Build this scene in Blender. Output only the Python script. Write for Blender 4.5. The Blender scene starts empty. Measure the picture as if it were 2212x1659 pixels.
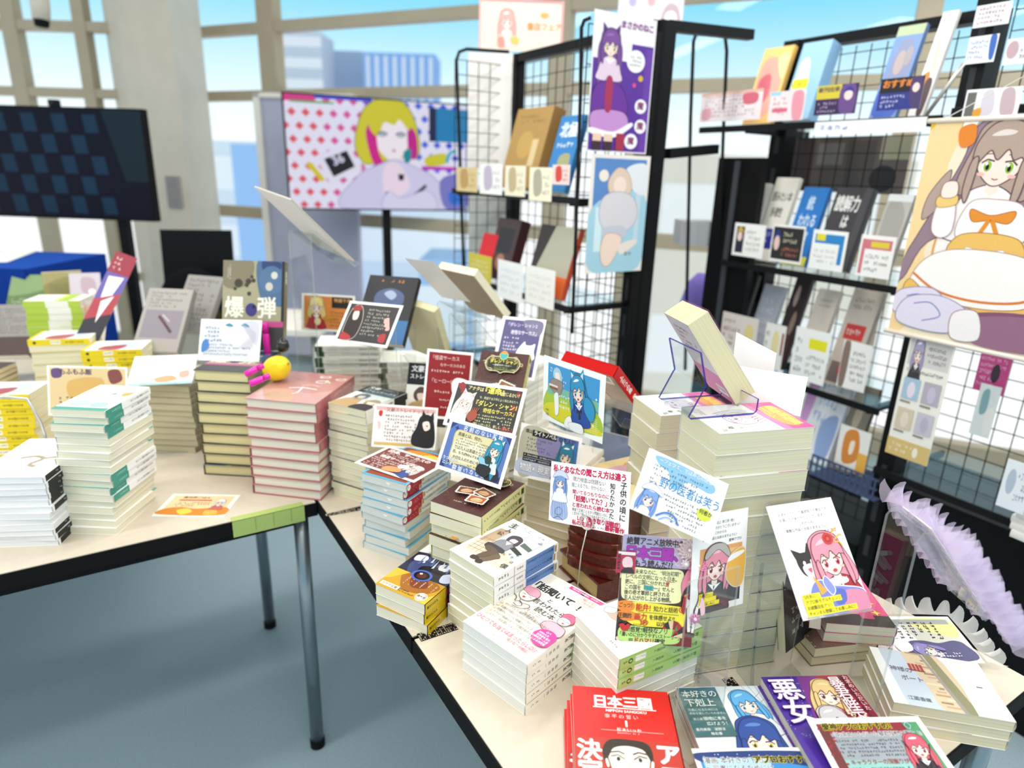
import bpy, math, random
import numpy as np
from mathutils import Vector, Matrix, Euler

# ------------------------------------------------------------------ camera, sky, lamps, exposure
scn = bpy.context.scene
COL = scn.collection
FPX, TILT, ROLL, EYE = 1417.5, math.radians(17.82), 0.0323, Vector((0, 0, 1.406))
_F = Vector((0, math.cos(TILT), -math.sin(TILT))); _R0 = Vector((1, 0, 0)); _U0 = Vector((0, math.sin(TILT), math.cos(TILT)))
_R = _R0*math.cos(ROLL) + _U0*math.sin(ROLL); _U = -_R0*math.sin(ROLL) + _U0*math.cos(ROLL)
cam = bpy.data.cameras.new('camera'); cam_o = bpy.data.objects.new('camera', cam); COL.objects.link(cam_o)
cam_o.matrix_world = Matrix((( _R.x, _U.x, -_F.x, EYE.x), (_R.y, _U.y, -_F.y, EYE.y), (_R.z, _U.z, -_F.z, EYE.z), (0, 0, 0, 1)))
cam.sensor_width = 36; cam.lens = 36*FPX/2212; cam.clip_start = .02; cam.clip_end = 400
cam.dof.use_dof = True; cam.dof.focus_distance = 1.02; cam.dof.aperture_fstop = 23.07/9.0
scn.camera = cam_o
vs = scn.view_settings; scn.display_settings.display_device = 'sRGB'
vs.view_transform = 'Standard'; vs.look = 'None'; vs.gamma = 1; vs.use_curve_mapping = False; vs.exposure = 0.0

def lin(c):
    if isinstance(c, str): c = tuple(int(c[i:i+2], 16)/255 for i in (0, 2, 4))
    return tuple(x/12.92 if x <= .04045 else ((x+.055)/1.055)**2.4 for x in c[:3])

W = bpy.data.worlds.new('sky'); scn.world = W; W.use_nodes = True
nt = W.node_tree; nt.nodes.clear()
o_ = nt.nodes.new('ShaderNodeOutputWorld'); bg = nt.nodes.new('ShaderNodeBackground')
tc = nt.nodes.new('ShaderNodeTexCoord'); sp = nt.nodes.new('ShaderNodeSeparateXYZ'); rp = nt.nodes.new('ShaderNodeValToRGB')
nt.links.new(tc.outputs['Generated'], sp.inputs[0]); nt.links.new(sp.outputs['Z'], rp.inputs[0])
nt.links.new(rp.outputs[0], bg.inputs[0]); nt.links.new(bg.outputs[0], o_.inputs[0])
els = rp.color_ramp.elements
els[0].position = 0.0; els[0].color = (1, 1, 1, 1); els[1].position = .08; els[1].color = (.84, .96, 1, 1)
e = els.new(.21); e.color = (.25, .68, .90, 1)
e = els.new(.5); e.color = (.74, .74, .72, 1)
e = els.new(1.0); e.color = (.78, .75, .70, 1)
bg.inputs[1].default_value = 1.15

def lamp(name, loc, rot, sx, sy, power, col):
    L = bpy.data.lights.new(name, 'AREA'); L.shape = 'RECTANGLE'; L.size = sx; L.size_y = sy; L.energy = power; L.color = col
    o = bpy.data.objects.new(name, L); COL.objects.link(o); o.location = loc; o.rotation_euler = [math.radians(a) for a in rot]
    return o
for i, (x, y) in enumerate(((-1.6, .4), (.1, .1), (1.7, .4), (-1.6, 2.2), (.2, 2.0), (2.0, 2.2))):
    lamp('ceiling_strip_lamp', (x, y, 2.75), (0, 0, 32.5), 1.3, .22, 18, (1, .955, .885))

# ------------------------------------------------------------------ small geometry helpers
def ray(x, y): return _F + _R*((x-1106)/FPX) - _U*((y-829.5)/FPX)
def at(x, y, z=.7): d = ray(x, y); return EYE + d*((z-EYE.z)/d.z)
def aty(x, y, Y): d = ray(x, y); return EYE + d*(Y/d.y)
def onp(x, y, P, n): d = ray(x, y); return EYE + d*((Vector(P)-EYE).dot(n)/d.dot(n))
def upz(P, y):
    """height above the ground point P that shows at image row y"""
    lo, hi = 0., 3.
    for _ in range(40):
        m = (lo+hi)/2; d = Vector((P[0], P[1], m))-EYE; yy = 829.5-FPX*d.dot(_U)/d.dot(_F)
        if yy > y: lo = m
        else: hi = m
    return lo
rad = math.radians
rng = random.Random(7)

# ------------------------------------------------------------------ materials
MATS = {}
def _new(name):
    m = bpy.data.materials.new(name); m.use_nodes = True; m.node_tree.nodes.clear(); MATS[name] = m
    return m, m.node_tree
def tintmat(name, rough=.5, metal=0., spec=.5, kind=None, emit=0., coat=0.):
    """surface whose own colour is stored per face (printed artwork, paint)"""
    m, t = _new(name); N = t.nodes.new; L = t.links.new
    out = N('ShaderNodeOutputMaterial'); b = N('ShaderNodeBsdfPrincipled'); a = N('ShaderNodeAttribute'); a.attribute_name = 'tint'
    b.inputs['Roughness'].default_value = rough; b.inputs['Metallic'].default_value = metal; b.inputs['Specular IOR Level'].default_value = spec
    if coat: b.inputs['Coat Weight'].default_value = coat; b.inputs['Coat Roughness'].default_value = .12
    L(b.outputs[0], out.inputs[0]); src = a.outputs['Color']
    if kind:
        co = N('ShaderNodeTexCoord'); mp = N('ShaderNodeMapping'); nz = N('ShaderNodeTexNoise'); mx = N('ShaderNodeMix'); mx.data_type = 'RGBA'; mx.blend_type = 'MULTIPLY'
        cr = N('ShaderNodeValToRGB'); L(co.outputs['Object'], mp.inputs[0]); L(mp.outputs[0], nz.inputs['Vector']); L(nz.outputs['Fac'], cr.inputs[0])
        sc, lo, hi, det = {'pages': ((3, 3, 900), .84, 1.04, 2), 'carpet': ((220, 220, 220), .86, 1.06, 3), 'laminate': ((60, 60, 60), .96, 1.02, 4),
                           'leather': ((160, 160, 160), .45, 1.0, 5), 'cloth': ((400, 400, 400), .94, 1.02, 2), 'fruit': ((80, 80, 80), .9, 1.05, 3), 'paint': ((6, 6, 6), .95, 1.03, 3)}[kind]
        mp.inputs['Scale'].default_value = sc; nz.inputs['Scale'].default_value = 1; nz.inputs['Detail'].default_value = det
        cr.color_ramp.elements[0].position = .3; cr.color_ramp.elements[1].position = .7
        cr.color_ramp.elements[0].color = (lo, lo, lo, 1); cr.color_ramp.elements[1].color = (hi, hi, hi, 1)
        mx.inputs[0].default_value = 1; L(src, mx.inputs[6]); L(cr.outputs[0], mx.inputs[7]); src = mx.outputs[2]
        if kind in ('fruit', 'carpet', 'leather'):
            bp = N('ShaderNodeBump'); bp.inputs['Strength'].default_value = .25; bp.inputs['Distance'].default_value = .002; L(nz.outputs['Fac'], bp.inputs['Height']); L(bp.outputs[0], b.inputs['Normal'])
    if not emit: L(src, b.inputs['Base Color'])
    else: b.inputs['Base Color'].default_value = (.01, .01, .012, 1)
    if emit: L(src, b.inputs['Emission Color']); b.inputs['Emission Strength'].default_value = emit
    return m
def clearmat(name, tint=(1, 1, 1), fres=1.35, rough=.03, opacity=0., body=(1, 1, 1)):
    m, t = _new(name); N = t.nodes.new; L = t.links.new
    out = N('ShaderNodeOutputMaterial'); tr = N('ShaderNodeBsdfTransparent'); tr.inputs[0].default_value = (*tint, 1)
    gl = N('ShaderNodeBsdfGlossy'); gl.inputs['Roughness'].default_value = rough; lw = N('ShaderNodeLayerWeight'); lw.inputs[0].default_value = .5; pw = N('ShaderNodeMath'); pw.operation = 'POWER'; pw.inputs[1].default_value = 4; L(lw.outputs['Facing'], pw.inputs[0]); fr = N('ShaderNodeMath'); fr.operation = 'MULTIPLY_ADD'; fr.inputs[1].default_value = fres-1; fr.inputs[2].default_value = (fres-1)*.1; L(pw.outputs[0], fr.inputs[0])
    mx = N('ShaderNodeMixShader'); L(fr.outputs[0], mx.inputs[0]); L(tr.outputs[0], mx.inputs[1]); L(gl.outputs[0], mx.inputs[2]); res = mx
    if opacity:
        df = N('ShaderNodeBsdfDiffuse'); df.inputs[0].default_value = (*body, 1); tl = N('ShaderNodeBsdfTranslucent'); tl.inputs[0].default_value = (*body, 1)
        ad = N('ShaderNodeMixShader'); ad.inputs[0].default_value = .4; L(df.outputs[0], ad.inputs[1]); L(tl.outputs[0], ad.inputs[2])
        m2 = N('ShaderNodeMixShader'); m2.inputs[0].default_value = opacity; L(mx.outputs[0], m2.inputs[1]); L(ad.outputs[0], m2.inputs[2]); res = m2
    L(res.outputs[0], out.inputs[0]); return m
tintmat('print', .45); tintmat('gloss', .16, coat=.3); tintmat('matte', .8, spec=.2); tintmat('pages', .85, spec=.15, kind='pages')
tintmat('carpet', .95, spec=.1, kind='carpet'); tintmat('laminate', .5, kind='laminate'); tintmat('metal', .3, metal=.85); tintmat('leather', .22, kind='leather', coat=.5)
tintmat('cloth', .9, spec=.1, kind='cloth'); tintmat('fruit', .35, kind='fruit'); tintmat('paint', .5, kind='paint'); tintmat('black_metal', .5, spec=.2)
tintmat('screen', .4, spec=.2, emit=.85); tintmat('dark_glass', .35, spec=.15)
clearmat('acrylic', (.97, .985, .98), 1.42); clearmat('acrylic_edge', (.80, .84, .84), 1.5, .1, .25, (.80, .84, .84)); clearmat('film', (1, 1, 1), 1.28, .12)
clearmat('blue_edge', (.35, .35, .8), 1.4, .1, .75, (.06, .05, .30)); clearmat('window_glass', (.97, 1, 1), 1.2, .01)
clearmat('tulle', (1, 1, 1), 1.05, .4, .36, (.80, .72, .90)); clearmat('organza', (1, 1, 1), 1.05, .4, .55, (.95, .95, .93))
MLIST = list(MATS)

# ------------------------------------------------------------------ mesh builder (shapes are gathered and linked as ONE mesh object)
class MB:
    def __init__(s, m='print'): s.v = []; s.f = []; s.c = []; s.m = []; s.cur = m
    def face(s, pts, col, m=None):
        b = len(s.v); s.v += [tuple(p) for p in pts]; s.f.append(tuple(range(b, b+len(pts)))); s.c.append(lin(col)); s.m.append(m or s.cur)
    def mesh(s, vs, fs, col, m=None):
        b = len(s.v); s.v += [tuple(p) for p in vs]; cc = lin(col)
        for f in fs: s.f.append(tuple(i+b for i in f)); s.c.append(cc); s.m.append(m or s.cur)
    def box(s, lo, hi, col, M=None, m=None):
        (x0, y0, z0), (x1, y1, z1) = lo, hi
        v = [(x0, y0, z0), (x1, y0, z0), (x1, y1, z0), (x0, y1, z0), (x0, y0, z1), (x1, y0, z1), (x1, y1, z1), (x0, y1, z1)]
        if M is not None: v = [M @ Vector(p) for p in v]
        s.mesh(v, [(0, 3, 2, 1), (4, 5, 6, 7), (0, 1, 5, 4), (1, 2, 6, 5), (2, 3, 7, 6), (3, 0, 4, 7)], col, m)
    def bar(s, a, b, wx, wy, col, up=(0, 0, 1), m=None):
        """square bar from a to b"""
        a, b = Vector(a), Vector(b); d = (b-a).normalized(); u = Vector(up)
        if abs(d.dot(u)) > .95: u = Vector((1, 0, 0))
        x = d.cross(u).normalized()*wx/2; y = x.cross(d).normalized()*wy/2
        v = [p+sx*x+sy*y for p in (a, b) for sx, sy in ((-1, -1), (1, -1), (1, 1), (-1, 1))]
        s.mesh(v, [(3, 2, 1, 0), (4, 5, 6, 7), (0, 1, 5, 4), (1, 2, 6, 5), (2, 3, 7, 6), (3, 0, 4, 7)], col, m)
    def tube(s, pts, r, col, n=8, m=None, closed=False):
        pts = [Vector(p) for p in pts]; k = len(pts); vs = []; prev = None
        for i, p in enumerate(pts):
            d = ((pts[(i+1) % k] if closed or i < k-1 else p) - (pts[i-1] if closed or i > 0 else p)).normalized()
            ref = prev if prev is not None else (Vector((0, 0, 1)) if abs(d.z) < .9 else Vector((1, 0, 0)))
            x = (ref - d*ref.dot(d)).normalized(); prev = x; y = d.cross(x)
            rr = r[i] if isinstance(r, (list, tuple)) else r
            vs += [p + x*math.cos(2*math.pi*j/n)*rr + y*math.sin(2*math.pi*j/n)*rr for j in range(n)]
        fs = []
        for i in range(k if closed else k-1):
            a, b = i*n, ((i+1) % k)*n
            fs += [(a+j, a+(j+1) % n, b+(j+1) % n, b+j) for j in range(n)]
        if not closed: fs += [tuple(range(n))[::-1], tuple(range((k-1)*n, k*n))]
        s.mesh(vs, fs, col, m)
    def lathe(s, prof, col, n=24, M=None, m=None):
        vs = [(r*math.cos(2*math.pi*j/n), r*math.sin(2*math.pi*j/n), z) for r, z in prof for j in range(n)]
        if M is not None: vs = [M @ Vector(p) for p in vs]
        fs = [(i*n+j, i*n+(j+1) % n, (i+1)*n+(j+1) % n, (i+1)*n+j) for i in range(len(prof)-1) for j in range(n)]
        s.mesh(vs, fs, col, m)
    def strip(s, profile, half, col, M=None, m=None, th=.003):
        """bent sheet: profile [(y, z)...] extruded +-half along x, thickness th"""
        P = [Vector((0, y, z)) for y, z in profile]; k = len(P); off = []
        for i, p in enumerate(P):
            d = (P[min(i+1, k-1)]-P[max(i-1, 0)]).normalized(); off.append(Vector((0, -d.z, d.y))*th/2)
        vs = []
        for p, q in zip(P, off):
            for x in (-half, half): vs += [Vector((x, p.y+q.y, p.z+q.z)), Vector((x, p.y-q.y, p.z-q.z))]
        if M is not None: vs = [M @ v for v in vs]
        fs = []; fe = []
        for i in range(k-1):
            a, b = 4*i, 4*i+4
            fs += [(a, b, b+2, a+2), (a+1, a+3, b+3, b+1)]; fe += [(a, a+1, b+1, b), (a+2, b+2, b+3, a+3)]
        fe += [(0, 2, 3, 1), (4*k-4, 4*k-3, 4*k-1, 4*k-2)]
        s.mesh(vs, fs, col, m); s.mesh(vs, fe, col, 'acrylic_edge' if (m or s.cur) == 'acrylic' else ('blue_edge' if m == 'acrylic_blue' else m))
    def build(s, name, parent=None, smooth=False):
        me = bpy.data.meshes.new(name); me.from_pydata(s.v, [], s.f)
        ms = []
        for x in s.m:
            if x not in ms: ms.append(x)
        for x in ms: me.materials.append(MATS[x])
        me.polygons.foreach_set('material_index', [ms.index(x) for x in s.m])
        if smooth: me.polygons.foreach_set('use_smooth', [True]*len(s.f))
        at_ = me.attributes.new('tint', 'FLOAT_COLOR', 'CORNER'); cs = []
        for f, c in zip(s.f, s.c): cs += [c[0], c[1], c[2], 1.0]*len(f)
        at_.data.foreach_set('color', cs); me.update()
        o = bpy.data.objects.new(name, me); COL.objects.link(o)
        if parent is not None: o.parent = parent
        return o

def tag(o, label, cat, group=None, kind=None):
    if label: o['label'] = label
    if cat: o['category'] = cat
    if group: o['group'] = group
    if kind: o['kind'] = kind
    return o
def thing(name, label, cat, loc=(0, 0, 0), rot=(0, 0, 0), group=None):
    o = bpy.data.objects.new(name, None); COL.objects.link(o); o.location = loc; o.rotation_euler = rot; o.empty_display_size = .02
    return tag(o, label, cat, group)
def dup(root, loc, rot, label=None, group=None):
    r = root.copy(); COL.objects.link(r); r.location = loc; r.rotation_euler = rot
    if label: r['label'] = label
    if group: r['group'] = group
    for ch in list(root.children):
        c = ch.copy(); COL.objects.link(c); c.parent = r
        for g in list(ch.children):
            d = g.copy(); COL.objects.link(d); d.parent = c
    return r
def setting(o): o['kind'] = 'structure'; return o
def eul(rx, ry, rz): return Euler((rad(rx), rad(ry), rad(rz)), 'XYZ')

# ------------------------------------------------------------------ lettering and artwork (flat coloured shapes laid on a sheet)
_tc = bpy.data.curves.new('lettering_source', 'FONT'); _to = bpy.data.objects.new('lettering_source', _tc)
COL.objects.link(_to); _tc.resolution_u = 3
GL = {}
def glyph(ch, bold):
    k = (ch, bold)
    if k not in GL:
        _tc.body = ch; _tc.offset = bold; bpy.context.view_layer.update()
        ev = _to.evaluated_get(bpy.context.evaluated_depsgraph_get()); me = ev.to_mesh()
        vs = [tuple(v.co[:2]) for v in me.vertices]; fs = [tuple(p.vertices) for p in me.polygons]; ev.to_mesh_clear()
        GL[k] = (vs, fs)
    return GL[k]
_g, _ = glyph('国', 0.0); _ys = [v[1] for v in _g]; GY0, GH = min(_ys), max(_ys)-min(_ys); _xs = [v[0] for v in _g]; GX0, GW = min(_xs), max(_xs)-min(_xs)
EM = GW/.86
def sm(pts, n=6):
    """closed smooth outline through the points"""
    k = len(pts); out = []
    for i in range(k):
        p0, p1, p2, p3 = (pts[(i+j-1) % k] for j in range(4))
        for q in range(n):
            t = q/n; t2 = t*t; t3 = t2*t
            out.append(tuple(.5*((2*p1[a]) + (-p0[a]+p2[a])*t + (2*p0[a]-5*p1[a]+4*p2[a]-p3[a])*t2 + (-p0[a]+3*p1[a]-3*p2[a]+p3[a])*t3) for a in (0, 1)))
    return out
class Sheet:
    """flat artwork, units of the caller, y downwards from the top left corner"""
    def __init__(s, W, H, bg=None): s.W, s.H = W, H; s.it = []; s.L = 0; bg and s.rect(0, 0, W, H, bg)
    def add(s, vs, fs, col, same=False):
        if not same: s.L += 1
        s.it.append((vs, fs, lin(col), s.L))
    def poly(s, pts, col, same=False): s.add(list(pts), [tuple(range(len(pts)))], col, same)
    def rect(s, x0, y0, x1, y1, col, same=False): s.poly([(x0, y0), (x1, y0), (x1, y1), (x0, y1)], col, same)
    def blob(s, pts, col, line=None, lw=.6, same=False):
        p = sm(pts)
        s.poly(p, col, same)
        if line: s.line(p+[p[0]], lw, line)
    def ell(s, cx, cy, rx, ry, col, rot=0, n=22, same=False):
        c, d = math.cos(rad(rot)), math.sin(rad(rot))
        s.poly([(cx+rx*math.cos(2*math.pi*i/n)*c-ry*math.sin(2*math.pi*i/n)*d, cy+rx*math.cos(2*math.pi*i/n)*d+ry*math.sin(2*math.pi*i/n)*c) for i in range(n)], col, same)
    def line(s, pts, w, col, same=False):
        vs = []; fs = []
        for (x0, y0), (x1, y1) in zip(pts, pts[1:]):
            l = math.hypot(x1-x0, y1-y0)
            if l < 1e-9: continue
            nx, ny = -(y1-y0)/l*w/2, (x1-x0)/l*w/2; b = len(vs)
            vs += [(x0+nx, y0+ny), (x1+nx, y1+ny), (x1-nx, y1-ny), (x0-nx, y0-ny)]; fs.append((b, b+1, b+2, b+3))
        s.add(vs, fs, col, same)
    def curve(s, pts, w, col):
        q = []
        k = len(pts)
        for i in range(k-1):
            p0, p1, p2, p3 = pts[max(i-1, 0)], pts[i], pts[i+1], pts[min(i+2, k-1)]
            for j in range(6):
                t = j/6; t2 = t*t; t3 = t2*t
                q.append(tuple(.5*((2*p1[a])+(-p0[a]+p2[a])*t+(2*p0[a]-5*p1[a]+4*p2[a]-p3[a])*t2+(-p0[a]+3*p1[a]-3*p2[a]+p3[a])*t3) for a in (0, 1)))
        q.append(pts[-1]); s.line(q, w, col)
    def text(s, st, x, y, size, col, bold=0., rot=0., vert=False, sx=1., jit=0., gap=0., edge=None):
        """x, y: top left of the first letter cell; size: cell height; edge: (colour, offset) outline letters beneath"""
        for b, cc in (((edge[1], edge[0]),) if edge else ()) + ((bold, col),):
            cr, sr = math.cos(rad(rot)), math.sin(rad(rot)); dx = dy = 0.; k = size/EM; P_ = {}
            offs = ((0, 0),) if b < .004 else tuple((b*math.cos(a*math.pi/3), b*math.sin(a*math.pi/3)) for a in range(6))+((0, 0),)
            for ch in st:
                full = ord(ch) > 0x2e7f or ch in '…×'
                if ch != ' ':
                    vs, fs = glyph(ch, 0.); j = rng.uniform(-jit, jit)*size
                    xo = 0 if full else size*.04
                    for oi, (ox, oy) in enumerate(offs):
                        V, Fc = P_.setdefault(oi, ([], [])); base = len(V)
                        for vx, vy in vs:
                            lx = dx + xo + (vx+ox-(GX0-.07*EM if full else 0))*k*sx; ly = dy + size*.93 - (vy+oy-GY0)*k + j
                            if vert and ch in 'ー―…〜': lx, ly = dx+size*.5-(ly-dy-size*.5), dy+size*.5+(lx-dx-size*.5)
                            V.append((x+lx*cr-ly*sr, y+lx*sr+ly*cr))
                        Fc += [tuple(i+base for i in f) for f in fs]
                    wd = size if full else (max(v[0] for v in vs)*k*sx + size*.07 if vs else size*.3)
                else: wd = size*.32
                if vert: dy += size*(1+gap)
                else: dx += (wd*(sx if full else 1)) + gap*size
            s.L += 1
            for oi, (V, Fc) in P_.items(): s.it.append((V, Fc, lin(cc), s.L+oi*.12))
        return dx
    def gib(s, x0, y0, x1, y1, rows, col, fill=.85, rot=0., vert=False, seed=None):
        """lines of letters too small to read: little strokes"""
        r = random.Random(seed if seed is not None else int(x0*7+y0*13+x1*3)); V = []; Fc = []; cr, sr = math.cos(rad(rot)), math.sin(rad(rot))
        def q(a, b, c, d):
            if vert: a, b, c, d = b, a, d, c
            n = len(V)
            for px_, py_ in ((a, b), (c, b), (c, d), (a, d)): V.append((x0+px_*cr-py_*sr, y0+px_*sr+py_*cr))
            Fc.append((n, n+1, n+2, n+3))
        Wd, Hd = (x1-x0, y1-y0) if not vert else (y1-y0, x1-x0)
        lh = Hd/rows; ch = lh*.68
        for i in range(rows):
            x = 0; end = Wd*(r.uniform(.55, 1) if r.random() < .35 else 1)
            while x+ch < end:
                if r.random() < fill:
                    t = ch*.16; y = i*lh+lh*.14
                    for _ in range(r.choice((2, 2, 3))): yy = y+r.random()*(ch-t); a = x+r.random()*ch*.3; q(a, yy, x+ch*r.uniform(.6, .92), yy+t)
                    for _ in range(r.choice((1, 1, 2))): xx = x+ch*r.uniform(.1, .75); q(xx, y+r.random()*ch*.3, xx+t, y+ch*r.uniform(.7, 1))
                x += ch*1.06
        if V: s.add(V, Fc, col)
    def put(s, mb, O, ex, ey, w, h, eps=.00004, m=None, lift=.00006):
        """lay the sheet on a rectangle: O top-left corner, ex right, ey up (unit vectors)"""
        O, ex, ey = Vector(O), Vector(ex), Vector(ey); n = ex.cross(ey); kx, ky = w/s.W, h/s.H
        for vs, fs, c, L in s.it:
            b = len(mb.v); o = O + n*(lift+L*eps)
            mb.v += [tuple(o+ex*(min(max(x, 0), s.W)*kx)-ey*(min(max(y, 0), s.H)*ky)) for x, y in vs]
            for f in fs: mb.f.append(tuple(i+b for i in f)[::-1]); mb.c.append(c); mb.m.append(m or mb.cur)

def girl(S, x, y, s, hair, eye, dress, skin='fde6d8', ears=None, rot=0, line='4a3440', long=1.3, tie=None, mouth=1, accent=None, body=True, collar='ffffff'):
    """plain cartoon girl, s = head width"""
    c, d = math.cos(rad(rot)), math.sin(rad(rot))
    T = lambda pts: [(x+(a*c-b*d)*s, y+(a*d+b*c)*s) for a, b in pts]
    lw = s*.025
    def E(a, b, rx, ry, col, r=0): (q,) = T([(a, b)]); S.ell(q[0], q[1], rx*s, ry*s, col, r+rot)
    S.blob(T([(-.6, -.2), (-.48, -.66), (0, -.86), (.48, -.66), (.6, -.2), (.74, .5), (.62, long), (.3, long*.85), (-.3, long*.85), (-.62, long), (-.74, .5)]), hair, line, lw)
    if ears:
        for sg in (-1, 1):
            S.poly(T([(sg*.5, -.42), (sg*.52, -1.08), (sg*.16, -.74)]), hair); S.poly(T([(sg*.45, -.55), (sg*.48, -.92), (sg*.26, -.72)]), ears)
    if body:
        S.blob(T([(-.16, .55), (.16, .55), (.5, .78), (.68, 1.25), (.72, 1.75), (-.72, 1.75), (-.68, 1.25), (-.5, .78)]), dress, line, lw)
        S.poly(T([(-.12, .4), (.12, .4), (.13, .66), (0, .78), (-.13, .66)]), skin)
        S.poly(T([(-.3, .66), (0, .95), (-.05, .72)]), collar); S.poly(T([(.3, .66), (0, .95), (.05, .72)]), collar, True)
        if tie: S.poly(T([(-.2, .9), (0, .98), (.2, .9), (.2, 1.12), (0, 1.0), (-.2, 1.12)]), tie); S.poly(T([(-.05, 1.0), (.05, 1.0), (.09, 1.4), (-.09, 1.4)]), tie)
    S.blob(T([(-.43, -.12), (-.4, .22), (-.18, .47), (0, .55), (.18, .47), (.4, .22), (.43, -.12), (.3, -.5), (-.3, -.5)]), skin, line, lw)
    for sg in (-1, 1):
        E(sg*.21, .15, .1, .125, 'ffffff'); E(sg*.21, .16, .078, .112, eye); E(sg*.21, .18, .035, .06, '2a2030'); E(sg*.21-.03, .11, .026, .034, 'ffffff')
        S.line(T([(sg*.34, .1), (sg*.24, .02), (sg*.1, .05)]), s*.035, line); S.line(T([(sg*.33, -.08), (sg*.13, -.1)]), s*.018, line)
        E(sg*.3, .33, .08, .04, 'f8c0b8')
    if mouth: E(0, .40, .075, .055, 'c8404a')
    else: S.line(T([(-.06, .4), (0, .42), (.06, .4)]), s*.02, 'a04048')
    S.blob(T([(-.5, .25), (-.54, -.25), (-.34, -.66), (0, -.78), (.34, -.66), (.54, -.25), (.5, .25), (.4, -.05), (.24, .0), (.1, -.2), (-.06, .02), (-.22, -.16), (-.36, .02)]), hair, line, lw)
    S.blob(T([(-.3, -.45), (-.1, -.58), (.15, -.56), (.05, -.48)]), 'ffffff' if accent is None else accent)
    for sg in (-1, 1): S.blob(T([(sg*.42, .0), (sg*.55, .1), (sg*.56, .7), (sg*.44, .95), (sg*.4, .5)]), hair, line, lw)

# ------------------------------------------------------------------ books and cards
def book(w, h, t, front=None, spine=None, cov='f4f1ea', spc=None, bck=None, page='ece6cc', hard=False, label=None, mat='print', wrap=False, mark=None, name='book', backart=None, sside=1):
    """lies on its back, front cover up, spine along +x, top of the cover towards +y; origin under the middle"""
    th = .0018 if hard else .0004; ov = .003 if hard else .0006
    r = thing(name, label, 'book')
    p = MB('pages'); x0, x1, y0, y1 = -w/2+ov, w/2-(.002 if hard else .0008), -h/2+ov, h/2-ov
    if sside < 0: x0, x1 = -x1, -x0
    p.box((x0, y0, th), (x1, y1, t-th), page)
    if mark: p.mesh([(mark[0]-.006+.012*i/8, y0-.0002-.0*i, t*.62-.0045*math.sin(math.pi*i/8)) for i in range(9)], [tuple(range(9))], 'fbfaf4')
    p.build('page_block', r)
    c = MB(mat); spc = spc or cov; bck = bck or cov
    c.box((-w/2, -h/2, t-th), (w/2, h/2, t), cov); c.box((-w/2, -h/2, 0), (w/2, h/2, th), bck)
    n = 5; bulge = .0015 if not hard else .0005; pr = [(w/2+bulge*math.sin(math.pi*i/n), t-t*i/n) for i in range(n+1)]
    pr = [(sside*a_, z_) for a_, z_ in pr]; dx_ = .0006*sside
    for (xa, za), (xb, zb) in zip(pr, pr[1:]):
        c.face([(xa, -h/2, za), (xb, -h/2, zb), (xb, h/2, zb), (xa, h/2, za)], spc)
        c.face([(xb-dx_, -h/2, zb), (xa-dx_, -h/2, za), (xa-dx_, h/2, za), (xb-dx_, h/2, zb)], spc)
    if front: front.put(c, (-w/2, h/2, t), (1, 0, 0), (0, 1, 0), w, h)
    if backart: backart.put(c, (w/2, h/2, 0), (-1, 0, 0), (0, 1, 0), w, h)
    if spine: spine.put(c, (w/2+bulge+.0001, h/2, t) if sside > 0 else (-w/2-bulge-.0001, h/2, 0), (0, 0, -sside), (0, 1, 0), t, h)
    c.build('cover', r)
    if wrap:
        f = MB('film'); f.box((-w/2-.0016, -h/2-.0016, -.0), (w/2+.0026, h/2+.0016, t+.0022), 'ffffff')
        f.build('shrink_wrap', r)
    return r
ORD = 'first second third fourth fifth sixth seventh eighth ninth tenth eleventh twelfth thirteenth fourteenth fifteenth sixteenth seventeenth eighteenth nineteenth twentieth'.split()
STACK_TOPS = {}
def stack(key, proto, t, n, x, y, rot, topl, desc, group, z0=.7, flip=(), jit=.003, jr=1.2, lean=(0, 0), proto2=None):
    """n copies of proto piled up; proto itself becomes the topmost one. desc: 'the pile of ...'"""
    z = z0; r = random.Random(hash(key) % 999 if False else sum(map(ord, key)))
    for i in range(n):
        k = n-i    # k-th from the top
        px_, py_ = x+lean[0]*(n-i-1)+r.uniform(-jit, jit), y+lean[1]*(n-i-1)+r.uniform(-jit, jit); a = rad(rot+r.uniform(-jr, jr)+(180 if k in flip else 0))
        if k == 1: px_, py_, a = x, y, rad(rot+(180 if 1 in flip else 0))
        src = proto if (proto2 is None or k == 1) else proto2
        lab = topl if k == 1 else f'{ORD[k-1]} book from the top in {desc}'
        if k == n and n > 2: lab = f'lowest book, resting on the table, in {desc}' if z0 < .71 else f'lowest book in {desc}'
        if k == 1: src.location = (px_, py_, z); src.rotation_euler = (0, 0, a); src['label'] = lab; src['group'] = group
        else: dup(src, (px_, py_, z), (0, 0, a), lab, group)
        z += t+.0002
    STACK_TOPS[key] = z
    return z
def lean_book(b, c, e, t, label, group=None):
    """stand or tilt a book so that the middle of its cover is at c and faces along euler e (degrees)"""
    E = eul(*e); b.rotation_euler = E; b.location = Vector(c)-E.to_matrix() @ Vector((0, 0, t)); b['label'] = label
    if group: b['group'] = group
    return b
def card(name, S, w, h, c, e, label, cat='card', group=None, back='fbfaf6', th=.0005, mat='print', rim=None):
    m = MB(mat); m.box((-w/2, -h/2, -th), (w/2, h/2, 0), rim or back)
    S.put(m, (-w/2, h/2, 0), (1, 0, 0), (0, 1, 0), w, h)
    o = m.build(name); o.location = c; o.rotation_euler = eul(*e)
    return tag(o, label, cat, group)
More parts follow.
